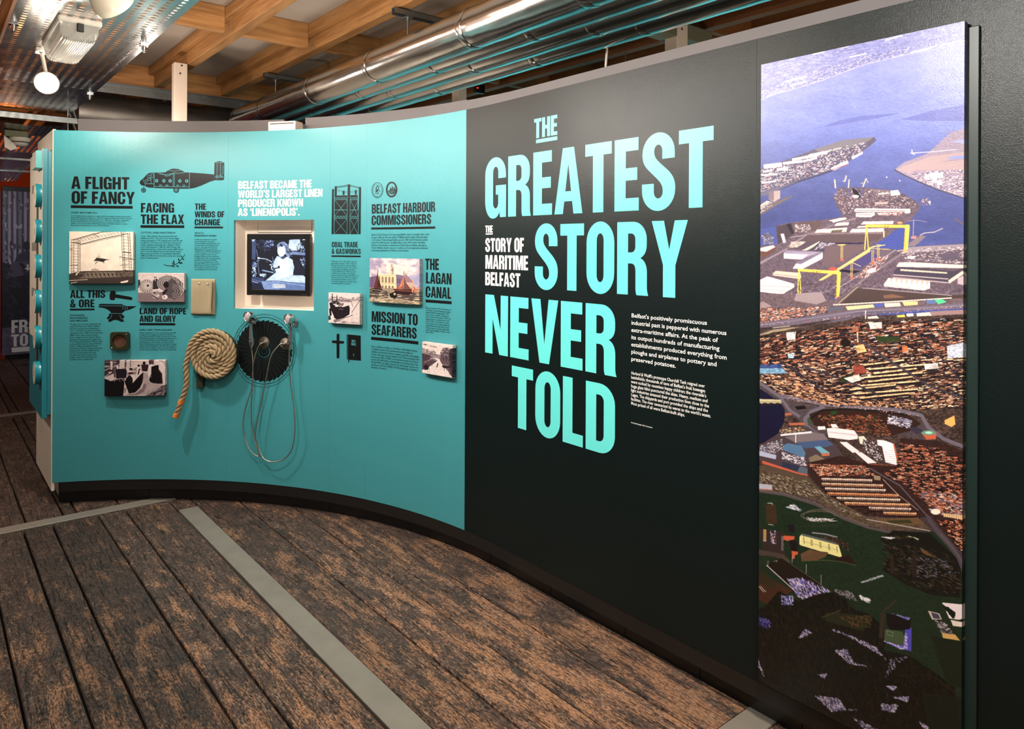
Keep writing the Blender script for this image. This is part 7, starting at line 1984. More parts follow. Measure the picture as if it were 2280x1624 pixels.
def pic_screen():
    p = Paint(0, 0, 630, 570, .8, (14, 18, 34), 11)           # crop (288,800), 5.08 per px
    A = [(0, 0), (630, 0), (630, 570), (0, 570)]
    b1 = (30, 38, 66); l = (216, 232, 255); w = (246, 252, 255); m = (110, 130, 176)
    p.poly([(0, 0), (55, 0), (50, 230), (0, 230)], (66, 78, 116)); p.poly([(0, 0), (50, 0), (30, 30), (0, 25)], (190, 206, 236)); p.dashes([(60, 10), (280, 10), (280, 120), (60, 120)], 30, .4, 60, 14, [b1, (20, 24, 44), (52, 62, 96)], .6); p.dashes([(150, 20), (260, 20), (250, 90), (160, 90)], 40, 1.0, 20, 8, [m, b1, (160, 180, 220)], .8)
    p.poly([(440, 10), (560, 0), (570, 60), (550, 130), (450, 130), (430, 90)], (196, 214, 244)); p.poly([(430, 60), (470, 40), (560, 70), (560, 110), (440, 130)], l, .7); p.poly([(460, 135), (625, 150), (625, 180), (470, 172)], (120, 140, 186)); p.dashes([(520, 60), (620, 40), (620, 140), (540, 140)], 40, .5, 24, 8, [m, (20, 24, 40), l], .9); p.poly([(590, 0), (630, 0), (630, 10), (590, 14)], w); p.dashes([(570, 200), (625, 200), (625, 320), (585, 300)], 40, 1.2, 24, 9, [m, (60, 70, 110), l], .6)
    # loom parts at the left
    p.line([(60, 120), (75, 200), (80, 300), (95, 400)], 7, m); p.line([(80, 215), (180, 225), (240, 255)], 8, l); p.line([(180, 225), (185, 260)], 6, m); p.ell(88, 215, 16, 12, l); p.line([(60, 250), (100, 240)], 8, m); p.dashes([(0, 270), (60, 260), (60, 420), (10, 420)], 60, 1.1, 30, 9, [l, m, (40, 50, 80)], .7); p.line([(130, 350), (260, 375)], 14, (150, 172, 214)); p.dashes([(210, 260), (290, 230), (290, 380), (230, 330)], 40, .9, 34, 8, [l, m, (30, 36, 60)], .6); p.line([(250, 200), (260, 290)], 7, m); p.dashes([(100, 380), (170, 390), (170, 420), (110, 420)], 24, .3, 30, 9, [l, m], .3); p.poly([(0, 420), (160, 440), (120, 520), (0, 500)], (52, 64, 98)); p.line([(0, 450), (120, 480)], 6, m); p.line([(0, 470), (110, 500)], 5, l)
    # the woman, white blouse and scarf
    p.poly([(300, 190), (350, 200), (420, 195), (480, 230), (500, 310), (480, 400), (600, 400), (625, 420), (625, 480), (160, 470), (250, 400), (290, 370), (260, 300), (270, 240)], (206, 224, 250)); p.poly([(310, 220), (420, 210), (450, 300), (420, 380), (330, 390), (290, 330)], w); p.poly([(300, 70), (330, 40), (380, 30), (420, 60), (440, 130), (460, 180), (430, 200), (400, 170), (310, 150)], (176, 196, 232)); p.ell(350, 130, 46, 68, (244, 250, 255)); p.poly([(305, 80), (330, 45), (385, 35), (400, 80), (350, 75), (320, 95)], (120, 138, 180)); p.poly([(325, 60), (345, 50), (370, 80), (350, 90)], (30, 36, 60)); p.poly([(390, 90), (410, 60), (440, 130), (465, 170), (440, 200), (415, 170)], (90, 108, 150)); p.dashes([(400, 90), (460, 120), (465, 190), (420, 190)], 40, 1.2, 34, 6, [(20, 24, 44), (160, 180, 220)], .4)
    p.poly([(340, 205), (400, 185), (410, 200), (370, 225), (345, 215)], (60, 74, 112)); p.line([(270, 330), (315, 320)], 12, (26, 30, 50)); p.ell(322, 312, 12, 15, (26, 30, 50)); p.poly([(480, 250), (505, 330), (480, 390), (560, 390), (600, 400), (620, 330), (560, 240)], (22, 26, 44))
    p.poly([(330, 400), (480, 360), (490, 390), (380, 430), (300, 440)], w); p.poly([(120, 470), (625, 480), (625, 570), (150, 570)], (130, 152, 198)); p.line([(120, 470), (300, 465), (450, 480), (625, 500)], 6, (60, 74, 110)); p.poly([(0, 500), (110, 490), (160, 570), (0, 570)], (22, 30, 56)); p.poly([(330, 490), (625, 520), (625, 570), (330, 570)], (84, 104, 150), .7)
    p.poly([(250, 510), (262, 502), (385, 502), (397, 510), (397, 536), (385, 544), (262, 544), (250, 536)], (226, 232, 240)); p.poly([(258, 512), (389, 512), (389, 534), (258, 534)], (90, 94, 108)); p.poly([(264, 517), (383, 517), (383, 530), (264, 530)], (240, 244, 250))
    a = p.a
    for _ in range(2):
        a[1:-1] = a[1:-1] * .5 + (a[:-2] + a[2:]) * .25
        a[:, 1:-1] = a[:, 1:-1] * .5 + (a[:, :-2] + a[:, 2:]) * .25
    p.grain(A, .1, p.field(3, 3, 2))
    return p


sw = hw - bz_ + .004; shh = hh - bz_ + .003
zc_ = .003
me = bpy.data.meshes.new('screen')
me.from_pydata([tuple(MX @ Vector(q)) for q in ((-sw, -.006, -shh + zc_), (sw, -.006, -shh + zc_), (sw, -.006, shh), (-sw, -.006, shh))], [], [(0, 1, 2, 3)])
uvl = me.uv_layers.new(name='UVMap')
for li, q in enumerate(((0, 0), (1, 0), (1, 1), (0, 1))):
    uvl.data[li].uv = q
me.materials.append(print_mat('screen_picture', pic_screen().image('screen_picture'), emit=1.05))
so = bpy.data.objects.new('screen', me); COL.objects.link(so); attach(so, tv); so['label'] = 'lit screen with a blue-grey film picture'

# ------------------------------------------------------------------ coil of rope
s_c, z_c = W(476, 797, .05)
cR = Vector(wp(s_c, z_c, 0)); t = wt(s_c); n = wn(s_c); up = Vector((0, 0, 1))
RF = lambda a, h, d: cR + t * a + up * h + n * d
# measured radius of the coil
rad = (W(473, 735, .05)[1] - W(473, 860, .05)[1]) / 2
rr0 = rad / 9.9          # rope radius: five turns
path_ = []
turns = 4.6
N = 420
pitch_r = rr0 * 1.86
a_end = PI * 1.0         # leaves the coil on its left side, heading down
for i in range(N + 1):
    f_ = i / N
    th = a_end + (1 - f_) * turns * 2 * PI * 1.0
    rr_c = rr0 * .75 + (rad - rr0 * 1.75) * f_
    d_ = .052 + .006 * math.sin(f_ * 9) + (.012 if f_ < .08 else 0)
    path_.append(RF(-rr_c * math.cos(th - PI) * 1.0, rr_c * math.sin(th - PI) * 1.0 + 0.0, d_))
# direction check: the tail goes on downwards from the left edge
tail_px = [(417, 822), (419, 845), (418, 868), (413, 888), (406, 908), (401, 923), (396, 936)]
sgn = 1
last = path_[-1]
tail = []
for i, (u, v) in enumerate(tail_px):
    s_, z_ = W(u, v, .05)
    dd = .052 + .010 * i / 6
    q = Vector(wp(s_, z_, 0)) + wn(s_) * dd
    tail.append(q)


def smooth(pts, k):
    """Catmull-Rom resampling"""
    P_ = [pts[0] * 2 - pts[1]] + pts + [pts[-1] * 2 - pts[-2]]
    out = []
    for i in range(1, len(P_) - 2):
        for j in range(k):
            t_ = j / k
            out.append(.5 * ((2 * P_[i]) + (P_[i + 1] - P_[i - 1]) * t_ + (2 * P_[i - 1] - 5 * P_[i] + 4 * P_[i + 1] - P_[i + 2]) * t_ ** 2 + (3 * P_[i] - P_[i - 1] - 3 * P_[i + 1] + P_[i + 2]) * t_ ** 3))
    out.append(pts[-1])
    return out


centre = path_ + smooth([path_[-1]] + tail, 9)[4:]
# even spacing
seg_ = [0.0]
for a, b in zip(centre[:-1], centre[1:]):
    seg_.append(seg_[-1] + (b - a).length)
Ltot = seg_[-1]
step_ = .0055
M_ROPE = NT('manila_rope')
_w = M_ROPE.world()
_f = M_ROPE.noise(_w, 160, 3, .7)
M_ROPE.set(Base_Color=M_ROPE.mix(_f, lin((112, 92, 66)), lin((172, 150, 116))), Roughness=.85, Specular_IOR_Level=.2)
M_ROPE.bump(_f, .5, .001)
M_ROPE = M_ROPE.m
ev = []
j = 0
q = 0.0
while q < Ltot:
    while seg_[j + 1] < q:
        j += 1
    f_ = (q - seg_[j]) / max(1e-9, seg_[j + 1] - seg_[j])
    ev.append(centre[j].lerp(centre[j + 1], f_)); q += step_
frames = []
a_ = n.copy()
for i, p_ in enumerate(ev):
    tt = (ev[min(i + 1, len(ev) - 1)] - ev[max(i - 1, 0)]).normalized()
    a_ = (n - tt * n.dot(tt)).normalized()
    frames.append((p_, a_, tt.cross(a_)))
rope = empty('rope_coil', tuple(RF(0, -rad, .01)), 'thick coil of pale twisted rope with its frayed orange-bound end hanging down', 'rope')
lay_len = rr0 * 5.6
cut = len(ev) - 10
for sname in range(3):
    pts = []; rad_s = []
    for i, (p_, A_, B_) in enumerate(frames):
        w_ = 2 * PI * (i * step_ / lay_len) + sname * 2 * PI / 3
        pts.append(p_ + (A_ * math.cos(w_) + B_ * math.sin(w_)) * rr0 * .52)
        rad_s.append(rr0 * .545)
    MB().tube(pts, rad_s, n=9).build('strand', M_ROPE, rope, fix=False)
tap = plain('orange_binding', (206, 118, 44), .6, var=.3, scale=80)
for (i0, i1) in ((len(ev) - 22, len(ev) - 17), (len(ev) - 6, len(ev) - 1)):
    MB().tube([frames[i][0] for i in range(i0, i1 + 1)], rr0 * 1.06, n=16).build('binding', tap, rope, fix=False)['label'] = 'orange binding at the rope end'
MT = Matrix(((t.x, n.x, 0, cR.x), (t.y, n.y, 0, cR.y), (0, 0, 1, cR.z), (0, 0, 0, 1)))
MB().bbox(-.12, .0005, -rad * .95, -.075, .030, rad * .2, .002, M=MT).bbox(-.12, .0005, -rad * 1.22, -.078, .030, -rad * .9, .002, M=MT).build('support_block', plain('dark_olive_block', (40, 44, 30), .5), rope)
MB().cyl(MT @ Vector((0, .0005, 0)), MT @ Vector((0, .030, 0)), rad * .86, n=40).build('back_disc', plain('dark_olive_block', (40, 44, 30), .5), rope)

# ------------------------------------------------------------------ folded linen sample with two studs
sA_, zA_ = W(427.5, 628, .012); sB_, _ = W(478, 628, .012); _, zB_ = W(427, 707, .012)
sm_ = (sA_ + sB_) / 2
cL = Vector(wp(sm_, (zA_ + zB_) / 2, 0)); t = wt(sm_); n = wn(sm_)
ML = Matrix(((t.x, n.x, 0, cL.x), (t.y, n.y, 0, cL.y), (0, 0, 1, cL.z), (0, 0, 0, 1)))
hw_ = (sB_ - sA_) / 2; hh_ = (zA_ - zB_) / 2
M_LIN = NT('linen')
_c1 = M_LIN.n('ShaderNodeTexWave', {'Vector': M_LIN.world((1, 1, 0)), 'Scale': 260.0, 'Distortion': 2.0, 'Detail': 2.0}).outputs['Fac']
_c2 = M_LIN.n('ShaderNodeTexWave', {'Vector': M_LIN.world((0, 0, 1)), 'Scale': 260.0, 'Distortion': 2.0, 'Detail': 2.0}, bands_direction='Z').outputs['Fac']
_h = M_LIN.math('ADD', _c1, _c2)
M_LIN.set(Base_Color=M_LIN.mix(M_LIN.math('MULTIPLY', M_LIN.math('ADD', _h, M_LIN.noise(M_LIN.world(), 18, 3)), .33), lin((126, 112, 86)), lin((170, 154, 126))), Roughness=.9, Specular_IOR_Level=.1)
M_LIN.bump(_h, .4, .0006)
M_LIN = M_LIN.m
cols_, rows_ = 22, 40
vs = []; fs = []
# one strip of cloth: hangs down the front, folds under and comes back up behind
for r_i in range(rows_ + 1):
    f_ = r_i / rows_
    if f_ < .46:
        h = hh_ - f_ / .46 * (2 * hh_ - .012); d = .016
    elif f_ < .54:
        a = (f_ - .46) / .08 * PI
        h = -hh_ + .012 - .012 * math.sin(a); d = .0105 + .0055 * math.cos(a)
    else:
        h = -hh_ + .012 + (f_ - .54) / .46 * (2 * hh_ - .012); d = .005
    for c_i in range(cols_ + 1):
        g_ = c_i / cols_
        wob = math.sin(f_ * 9 + g_ * 2) * .0014 + math.sin(g_ * 7 + f_ * 3) * .0012
        bow = 0
        if f_ < .5:
            bow = .016 * max(0, g_ - .80) / .2 * math.sin(min(1, f_ / .46) * PI * .92 + .15)
            wid = hw_ * (1 + .03 * math.sin(f_ * 11)) - (.006 if g_ > .9 else 0) * (1 - f_)
        else:
            wid = hw_ * 1.0
        vs.append(tuple(ML @ Vector((-hw_ + (g_ * 2 * wid) + (-.004 * f_ if f_ < .5 else 0), d + wob * (1 if f_ < .5 else .2) + bow, h))))
for r_i in range(rows_):
    for c_i in range(cols_):
        a = r_i * (cols_ + 1) + c_i
        fs.append((a, a + 1, a + cols_ + 2, a + cols_ + 1))
lm = MB().add(vs, fs, sm=True)
lo = lm.build('linen_sample', M_LIN, fix=False)
md = lo.modifiers.new('thickness', 'SOLIDIFY'); md.thickness = .0016
tag(lo, 'folded piece of raw linen pinned up beside the niche', 'cloth')
for (u, v) in ((444.5, 638), (463, 639)):
    s_, z_ = W(u, v, .018)
    p0 = Vector(wp(s_, z_, .004)); nn = wn(s_)
    MB().lathe([(0, .003), (.014, .003), (.0145, .0065), (.018, .005), (.0195, .0001)], p0, nn, n=16).build('stud', M_CHROME, lo, fix=False)['label'] = 'shiny stud'

# ------------------------------------------------------------------ square dark plate with a round coin-like recess
sA_, zA_ = W(248, 748.5, .02); sB_, _ = W(288.5, 748.5, .02); _, zB_ = W(247, 788, .02)
sm_ = (sA_ + sB_) / 2
cL = Vector(wp(sm_, (zA_ + zB_) / 2, .0005)); t = wt(sm_); n = wn(sm_)
ML = Matrix(((t.x, n.x, 0, cL.x), (t.y, n.y, 0, cL.y), (0, 0, 1, cL.z), (0, 0, 0, 1)))
hw_ = (sB_ - sA_) / 2; hh_ = (zA_ - zB_) / 2
r_h = hw_ * .74
pm = MB()
K = 32
D_ = .026
ring_o = []; ring_i = []
for k in range(K):
    a = 2 * PI * (k + .5) / K
    ca, sa = math.cos(a), math.sin(a)
    m_ = max(abs(ca) / hw_, abs(sa) / hh_)
    ring_o.append((ca / m_, sa / m_)); ring_i.append((r_h * ca, r_h * sa))
vs = []
for (x, z) in ring_o:
    vs.append(ML @ Vector((x, 0, z)))
for (x, z) in ring_o:
    vs.append(ML @ Vector((x, D_, z)))
for (x, z) in ring_i:
    vs.append(ML @ Vector((x * 1.03, D_, z * 1.03)))
for (x, z) in ring_i:
    vs.append(ML @ Vector((x, D_ - .003, z)))
for (x, z) in ring_i:
    vs.append(ML @ Vector((x * .97, D_ - .012, z * .97)))
fs = []
for j in range(4):
    for k in range(K):
        fs.append((j * K + k, j * K + (k + 1) % K, (j + 1) * K + (k + 1) % K, (j + 1) * K + k))
pm.add(vs, fs)
plate = pm.build('metal_plate', plain('dark_green_bronze', (52, 54, 34), .42, .5, var=.25, scale=40, bump=.2))
tag(plate, 'small square dark bronze plate with a round disc, left of the rope text', 'plaque')
pd = MB().lathe([(0, r_h * .975), (.0005, r_h * .965), (.0015, r_h * .93), (.0005, r_h * .88), (.0005, .0001)], ML @ Vector((0, D_ - .012, 0)), n, n=40)
for k in range(3):
    pd.lathe([(0.0004, r_h * (.70 - k * .2)), (.0016, r_h * (.68 - k * .2)), (.0004, r_h * (.64 - k * .2))], ML @ Vector((0, D_ - .012, 0)), n, n=32)
pd.build('disc', plain('brown_bronze', (96, 62, 48), .45, .4, var=.3, scale=60, bump=.4, bscale=120), plate, fix=False)['label'] = 'brown round disc'
for (x, z) in ((hw_ * .78, hh_ * .74), (-hw_ * .82, -hh_ * .78)):
    MB().lathe([(0, .0045), (.0015, .0042), (.002, .0001)], ML @ Vector((x, D_, z)), n, n=12).build('screw', M_CHROME, plate, fix=False)

# ------------------------------------------------------------------ two chrome listening handsets
def handset(head_px, foot_px, cord_px, ros_px, label, yawt):
    s_, z_ = W(head_px[0], head_px[1], .075)
    s2, z2 = W(foot_px[0], foot_px[1], .045)
    n = wn(s_); t = wt(s_); up = Vector((0, 0, 1))
    base = Vector(wp(s_, z_, 0))
    root = empty('audio_handset', tuple(base), label, 'handset', 'chrome listening handsets on their hooks')
    dirf = (n + t * yawt).normalized()
    hc = base + n * .040
    # bell: a short drum facing into the room with a glassy front
    MB().lathe([(-.022, .0001), (-.022, .014), (-.010, .024), (.004, .029), (.020, .0315), (.030, .0325), (.034, .0315), (.035, .0285), (.031, .0265)], hc, dirf, n=32).build('earpiece', M_CHROME, root, fix=False)
    MB().lathe([(.029, .0268), (.0325, .020), (.0355, .010), (.0362, .0001)], hc, dirf, n=32).build('earpiece_lens', plain('clouded_lens', (214, 200, 200), .14, .55, var=.35, scale=60, bump=.4, bscale=70), root, fix=False)
    f2 = Vector(wp(s2, z2, .040))
    top = hc - up * .020
    ax = (f2 - top)
    pts = [top + ax * q for q in (0, .1, .22, .36, .5, .64, .76, .86, .94, 1.0)]
    MB().tube(pts, [.013, .0115, .0105, .0115, .0135, .0155, .0168, .0160, .0125, .0055], n=18).build('grip', M_CHROME, root, fix=False)
    for q in (.10, .68):
        c_ = top + ax * q + n * (.011 if q < .3 else .0155)
        MB().lathe([(0, .0045), (.002, .0042), (.0022, .0001)], c_, n, n=10).build('grip_screw', M_BLKPL, root, fix=False)
    MB().tube([f2, f2 + ax * .09], .0045, n=10).build('ferrule', M_BRONZE, root)
    # hook that carries it, with two little balls
    hk = MB()
    hk.lathe([(0, .018), (.006, .018), (.008, .012), (.026, .010), (.03, .018), (.036, .02)], base + n * .0005 - up * .016, n, n=20)
    for sg in (-1, 1):
        hk.tube([base + n * .034 - up * .016, base + n * .036 - up * .024 + t * .013 * sg, base + n * .050 - up * .030 + t * .021 * sg], .0042, n=8)
        c_ = base + n * .053 - up * .030 + t * .022 * sg
        hk.lathe([(-.006, .0001), (-.0045, .0042), (0, .006), (.0045, .0042), (.006, .0001)], c_, n, n=12)
    hk.bbox(-.012, 0, -.05, .012, .006, .0, .002, M=Matrix(((t.x, n.x, 0, base.x + n.x * .0005), (t.y, n.y, 0, base.y + n.y * .0005), (0, 0, 1, base.z), (0, 0, 0, 1))))
    hk.build('hook', M_CHROME, root, fix=False)
    # rosette where the cord enters the wall
    s3, z3 = W(ros_px[0], ros_px[1], .004)
    b3 = Vector(wp(s3, z3, .0022)); n3 = wn(s3)
    rs = MB().lathe([(0, .0365), (.003, .0365), (.004, .0355), (.004, .009), (.010, .007), (.016, .0055), (.016, .0001)], b3, n3, n=36)
    ro = rs.build('cord_rosette', M_BRONZE, root, fix=False)
    ro['label'] = 'round dull brass wall plate'
    for k in range(3):
        a = PI / 2 + 2 * PI * k / 3
        MB().lathe([(0, .003), (.0012, .0026), (.0014, .0001)], b3 + n3 * .004 + wt(s3) * math.cos(a) * .028 + Vector((0, 0, 1)) * math.sin(a) * .028, n3, n=8).build('screw', M_CHROME, ro, fix=False)
    # armoured cord
    pts = [f2 + ax * .09]
    K_ = len(cord_px)
    for i, (u, v) in enumerate(cord_px):
        dd = .040 if i < K_ - 2 else (.032 if i == K_ - 2 else .024)
        s_q, z_q = W(u, v, dd)
        pts.append(Vector(wp(s_q, z_q, dd + .004 * math.sin(i * 1.7))))
    pts.append(b3 + n3 * .014)
    sp = smooth(pts, 10)
    rr_ = [.0033 + (.0004 if i % 2 else 0) for i in range(len(sp))]
    MB().tube(sp, rr_, n=8).build('cord', M_CORD, root, fix=False)['label'] = 'armoured steel cord'


M_CORD = plain('armoured_cord', (168, 158, 144), .32, .9, var=.1)
z6 = lambda L: [(380 + x / 4.06, 680 + y / 4.06) for x, y in L]
handset((553.5, 711.5), (561.5, 781), z6([(748, 470), (757, 550), (752, 640), (744, 760), (722, 850), (690, 970), (668, 1100), (680, 1200), (722, 1310), (772, 1370), (806, 1390), (817, 1378), (800, 1310), (775, 1230), (745, 1100), (745, 900), (757, 700), (755, 560), (785, 430), (820, 372)]), (590, 768.5),
        'left chrome handset with its cord to the brass plate in the fan centre', -.35)
handset((643, 716), (645.5, 786), z6([(1082, 470), (1085, 560), (1095, 720), (1120, 900), (1138, 1040), (1140, 1170), (1110, 1320), (1040, 1410), (950, 1437), (870, 1415), (820, 1350), (788, 1250), (785, 1170), (800, 1050), (838, 860), (880, 660), (920, 480), (980, 390), (1010, 366)]), (637, 771),
        'right chrome handset nearer the charcoal panel, with its wide hanging cord', -.35)

# ------------------------------------------------------------------ lever board on the white end of the wall
lb = empty('sample_board', (.585, 5.55, .5), 'narrow teal board with round knobs on the white end of the wall', 'display board')
XB = .62
yb0, yb1 = 5.262, 5.90
zb0, zb1 = .535, 2.20
MB().bbox(XB - .022, yb0, zb0 + .02, XB - .001, yb1, zb1 - .015, .002).build('back_panel', M_TEALB, lb)
MB().bbox(XB - .050, yb0 + .002, zb0, XB - .0225, yb1 + .02, zb1, .002).build('front_panel', M_TEALB, lb)
XF = XB - .050
MB().box(XF - .0010, yb0 + .004, 1.00, XF - .0001, yb1 + .019, zb1 - .003).build('printed_sheet', plain('white_sheet', (228, 216, 200), .45), lb)
MB().bbox(XF - .034, 5.268, 2.075, XF - .0012, 5.46, 2.185, .003).build('title_block', plain('teal_block', (64, 160, 164), .4), lb)
MB().box(XF - .0350, 5.272, 2.080, XF - .0342, 5.455, 2.180).build('title_face', plain('grey_sheet', (196, 190, 180), .5), lb)
MB().bbox(XF - .0065, 5.45, .80, XF - .0012, 5.50, 1.86, .002).build('rail', M_BRONZE, lb)
for i, z in enumerate((1.91, 1.69, 1.472, 1.253, 1.031, .811)):
    k_ = MB().lathe([(0, .072), (.028, .072), (.031, .069)], (XF - .0014, 5.338, z), (-1, 0, 0), n=40)
    o = k_.build('knob', plain('knob_teal', (24, 130, 142), .3), lb, fix=False)
    MB().lathe([(.031, .069), (.0312, .0001)], (XF - .0014, 5.338, z), (-1, 0, 0), n=40).build('knob_face', plain('pale_face', (228, 216, 196), .45), o, fix=False)
    fin = MB()
    for q in range(3):
        fin.box(XF - .0334, 5.33 + q * .012, z - .02 + q * .012, XF - .0327, 5.338 + q * .012, z - .01 + q * .012)
    fin.build('knob_marks', M_LINE, o)
for z in (1.98, 1.60, 1.30):
    MB().box(XF - .0018, 5.52, z - .035, XF - .0011, 5.80, z + .02).build('sheet_print', plain('grey_ink', (150, 140, 130), .5), lb)

# ------------------------------------------------------------------ lamps and fittings under the tray
TZ = 2.70
# ribbed bulkhead light
bl_ = empty('bulkhead_light', (.60, 4.34, TZ - .004), 'oblong bulkhead light with ribbed clear cover, under the perforated tray', 'lamp')
bx0, bx1, by0, by1 = .515, .685, 4.02, 4.62
bx0, bx1 = .50, .67
MB().bbox(bx0 - .008, by0 - .008, TZ - .030, bx1 + .008, by1 + .008, TZ - .001, .006).build('base', M_WPL, bl_)
gl_m = NT('ribbed_plastic')
gl_m.set(Base_Color=(.93, .93, .92), Roughness=.10, Transmission_Weight=.9, IOR=1.42)
gl_m = gl_m.m
rb = MB()
nx_ = 18
prof = []
for i in range(nx_ * 2 + 1):
    f_ = i / (nx_ * 2)
    x = bx0 + (bx1 - bx0) * f_
    h = .075 * (1 - abs(2 * f_ - 1) ** 6) ** .5
    prof.append((x, TZ - .031 - h - (.006 if i % 2 and 2 < i < nx_ * 2 - 2 else 0)))
vs = []
ys_ = [by0, by0 + .02, by0 + .045] + [by0 + .045 + (by1 - by0 - .09) * q / 6 for q in range(1, 7)] + [by1 - .02, by1]
for y in ys_:
    e_ = min(1, min(y - by0, by1 - y) / .045)
    k_ = .25 + .75 * math.sqrt(max(0, 1 - (1 - e_) ** 2))
    for (x, z) in prof:
        vs.append((x, y, (TZ - .031) + (z - (TZ - .031)) * k_))
npf = len(prof)
fs = [(a * npf + b_, a * npf + b_ + 1, (a + 1) * npf + b_ + 1, (a + 1) * npf + b_) for a in range(len(ys_) - 1) for b_ in range(npf - 1)]
fs += [tuple(range(npf)), tuple(range(len(vs) - 1, len(vs) - 1 - npf, -1))]
rb.add(vs, fs)
rb.build('ribbed_cover', gl_m, bl_)
MB().cyl((.585, by0 + .08, TZ - .055), (.585, by1 - .08, TZ - .055), .012, n=16).build('tube_lamp', plain('unlit_tube', (240, 236, 230), .3), bl_)
MB().bbox(.57, by0 - .012, TZ - .07, .60, by0 + .004, TZ - .03, .003).build('latch', M_BLKPL, bl_)


def spot(x, y, z, aim, label, lit, r=.055, on=14, mt=None):
    mx, my = mt or (x, y)
    root = empty('spot_lamp', (x, y, z), label, 'lamp', 'spot lamps under the perforated tray')
    MB().bbox(mx - .03, my - .03, TZ - .028, mx + .03, my + .03, TZ - .001, .003).build('mount', M_WPL, root)
    MB().cyl((mx, my, TZ - .028), (x, y, z + .02), .010, n=12).build('stem', M_WPL, root)
    d_ = (Vector(aim) - Vector((x, y, z))).normalized()
    MB().lathe([(-.09, .0001), (-.088, .018), (-.06, .034), (-.01, r * .85), (.035, r), (.06, r * 1.05), (.062, r * 1.0), (.05, r * .93)], (x, y, z), d_, n=28).build('shade', plain('cream_lamp_metal', (236, 226, 204), .3), root, fix=False)
    MB().lathe([(.047, r * .94), (.050, .0001)], (x, y, z), d_, n=28).build('glowing_lens', plain('lit_lens', (255, 250, 240), .4, emit=(255, 240, 214), estr=on), root, fix=False)
    return root


spot(KEY[0], KEY[1], KEY[2], (.05, 1.2, 1.7), 'glaring spot lamp turned towards the viewer, beside the bulkhead light', True, .056, 60, (KEY[0], 4.78))
spot(.545, 3.17, 2.58, (1.6, 3.95, 1.6), 'cream spot lamp cut off by the top of the photo', True, .075, 22)

# smoke detector
sd_ = empty('smoke_detector', (.62, 7.45, 2.60), 'white smoke detector with a hanging tag, under the far tray', 'smoke detector')
xd, yd, zd = .62, 7.45, 2.575
MB().bbox(xd - .09, yd - .05, zd - .055, xd + .075, yd + .08, zd, .004).build('junction_box', plain('olive_grey_box', (110, 116, 84), .5), sd_)
MB().lathe([(0, .075), (.018, .078), (.03, .07), (.034, .066), (.05, .062), (.068, .05), (.074, .0001)], (xd + .02, yd - .0, zd - .055), (0, 0, -1), n=32).build('dome', M_WPL, sd_, fix=False)
MB().lathe([(.036, .067), (.036, .069), (.044, .066), (.044, .062)], (xd + .02, yd, zd - .055), (0, 0, -1), n=32).build('vent_slot', M_LINE, sd_, fix=False)
MB().add([(xd - .095, yd - .06, zd - .05), (xd - .09, yd - .065, zd - .15), (xd - .05, yd - .07, zd - .175), (xd - .0, yd - .07, zd - .155), (xd - .02, yd - .06, zd - .12), (xd - .06, yd - .055, zd - .08)], [(0, 1, 2, 3, 4, 5)]).build('paper_tag', M_WPL, sd_)

# ------------------------------------------------------------------ far gallery panel with its photograph
fd = empty('exhibition_stand', (xa, fpy, .0), 'tall dark photograph panel with white words, far off at the left edge', 'display panel')
MB().bbox(xa - .01, fpy + .031, .10, xb + .9, fpy + .09, zhd, .004).build('black_board', M_BLACK, fd)
MB().bbox(xa + .05, fpy + .05, 0, xb + .8, fpy + .2, .12, .004).build('plinth', M_BLACK, fd)
MB().bbox(xa - .04, fpy + .02, .02, xa - .012, fpy + .09, ztp, .004).build('red_edge', plain('dark_red_edge', (130, 26, 24), .5), fd)


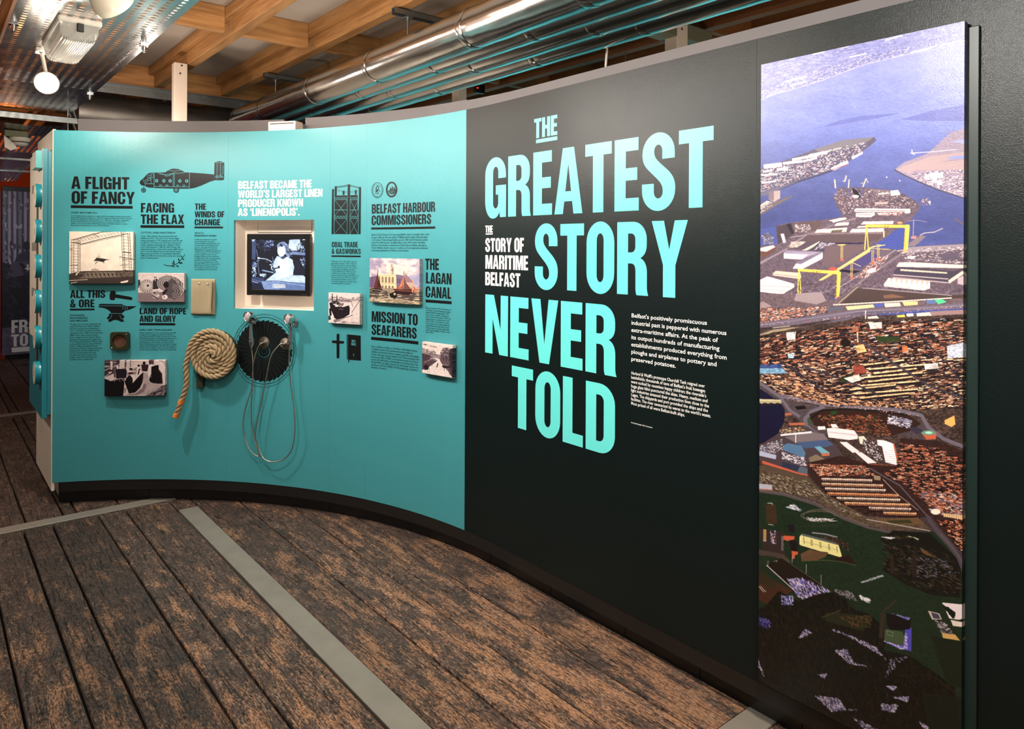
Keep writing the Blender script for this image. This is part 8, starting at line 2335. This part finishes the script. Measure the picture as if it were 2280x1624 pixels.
def pic_far():
    p = Paint(0, 0, 700, 1200, .5, (96, 90, 110), 12)
    p.poly([(0, 0), (700, 0), (700, 560), (0, 560)], (92, 88, 112))
    for i in range(22):
        x = i * 33
        p.poly([(x, 0), (x + 14, 0), (x + 18, 560), (x + 2, 560)], (178, 168, 190) if i % 3 else (130, 124, 150)); p.line([(x + 24, 0), (x + 24, 560)], 5, (40, 36, 56))
    p.dashes([(0, 0), (700, 0), (700, 560), (0, 560)], 260, 1.5, 26, 8, [(44, 38, 58), (206, 196, 214), (70, 64, 88)], .2)
    p.poly([(0, 520), (120, 560), (260, 480), (420, 460), (700, 520), (700, 1200), (0, 1200)], (30, 26, 44)); p.ell(150, 400, 26, 34, (30, 26, 40)); p.poly([(90, 470), (150, 430), (200, 470), (210, 560), (60, 560)], (56, 50, 74)); p.poly([(60, 520), (180, 510), (240, 600), (20, 640)], (84, 76, 104)); p.dashes([(0, 560), (700, 520), (700, 1000), (0, 1000)], 200, .6, 60, 20, [(22, 18, 34), (50, 44, 66), (40, 34, 54)], .6)
    p.poly([(0, 1000), (700, 980), (700, 1200), (0, 1200)], (92, 84, 104)).grain([(0, 1000), (700, 980), (700, 1200), (0, 1200)], .3, p.field(6, 6, 3))
    return p


me = bpy.data.meshes.new('photograph_sheet')
fx0, fx1, fz0, fz1 = xa, xb + .85, zbt, ztp
me.from_pydata([(fx0, fpy, fz0), (fx1, fpy, fz0), (fx1, fpy, fz1), (fx0, fpy, fz1), (fx0, fpy + .03, fz0), (fx1, fpy + .03, fz0), (fx1, fpy + .03, fz1), (fx0, fpy + .03, fz1)], [], [(0, 1, 2, 3), (1, 5, 6, 2), (4, 0, 3, 7), (3, 2, 6, 7), (4, 5, 1, 0)])
uvl = me.uv_layers.new(name='UVMap')
for pl in me.polygons:
    for li in pl.loop_indices:
        co = me.vertices[me.loops[li].vertex_index].co
        uvl.data[li].uv = ((co.x - fx0) / (fx1 - fx0), (co.z - fz0) / (fz1 - fz0))
me.materials.append(print_mat('far_print', pic_far().image('far_print'), .4))
fo_ = bpy.data.objects.new('photograph_sheet', me); COL.objects.link(fo_); attach(fo_, fd)


def far_word(txt, u0, v0, v1):
    polys, w = word_polys(txt)
    x0_, z1_ = at_y(u0, v0, fpy); _, z0_ = at_y(u0, v1, fpy)
    h = z1_ - z0_
    return [[[(x0_ + x * h * 1.02, z0_ + y * h) for x, y in lp] for lp in loops] for loops in polys]


ps = far_word('FROM', 27, 724, 753) + far_word('TO I', 27, 756, 783)
xu0, zu1 = at_y(28, 785, fpy); xu1, zu0 = at_y(96, 790, fpy)
ps.append([[(xu0, zu0), (xu1 + .4, zu0), (xu1 + .4, zu1), (xu0, zu1)]])
lay(ps, 'wall_words', M_WHITEP, fd, surf=lambda x, z: (x, fpy - .003, z), label='white capital words')
xq, zq = at_y(62, 607, fpy)
aw = [[[(xq - .012, zq), (xq + .012, zq), (xq + .012, zq + .05), (xq - .012, zq + .05)]], [[(xq - .04, zq), (xq, zq - .04), (xq + .04, zq)]]]
lay(aw, 'arrow_mark', M_WHITEP, fd, surf=lambda x, z: (x, fpy - .003, z))
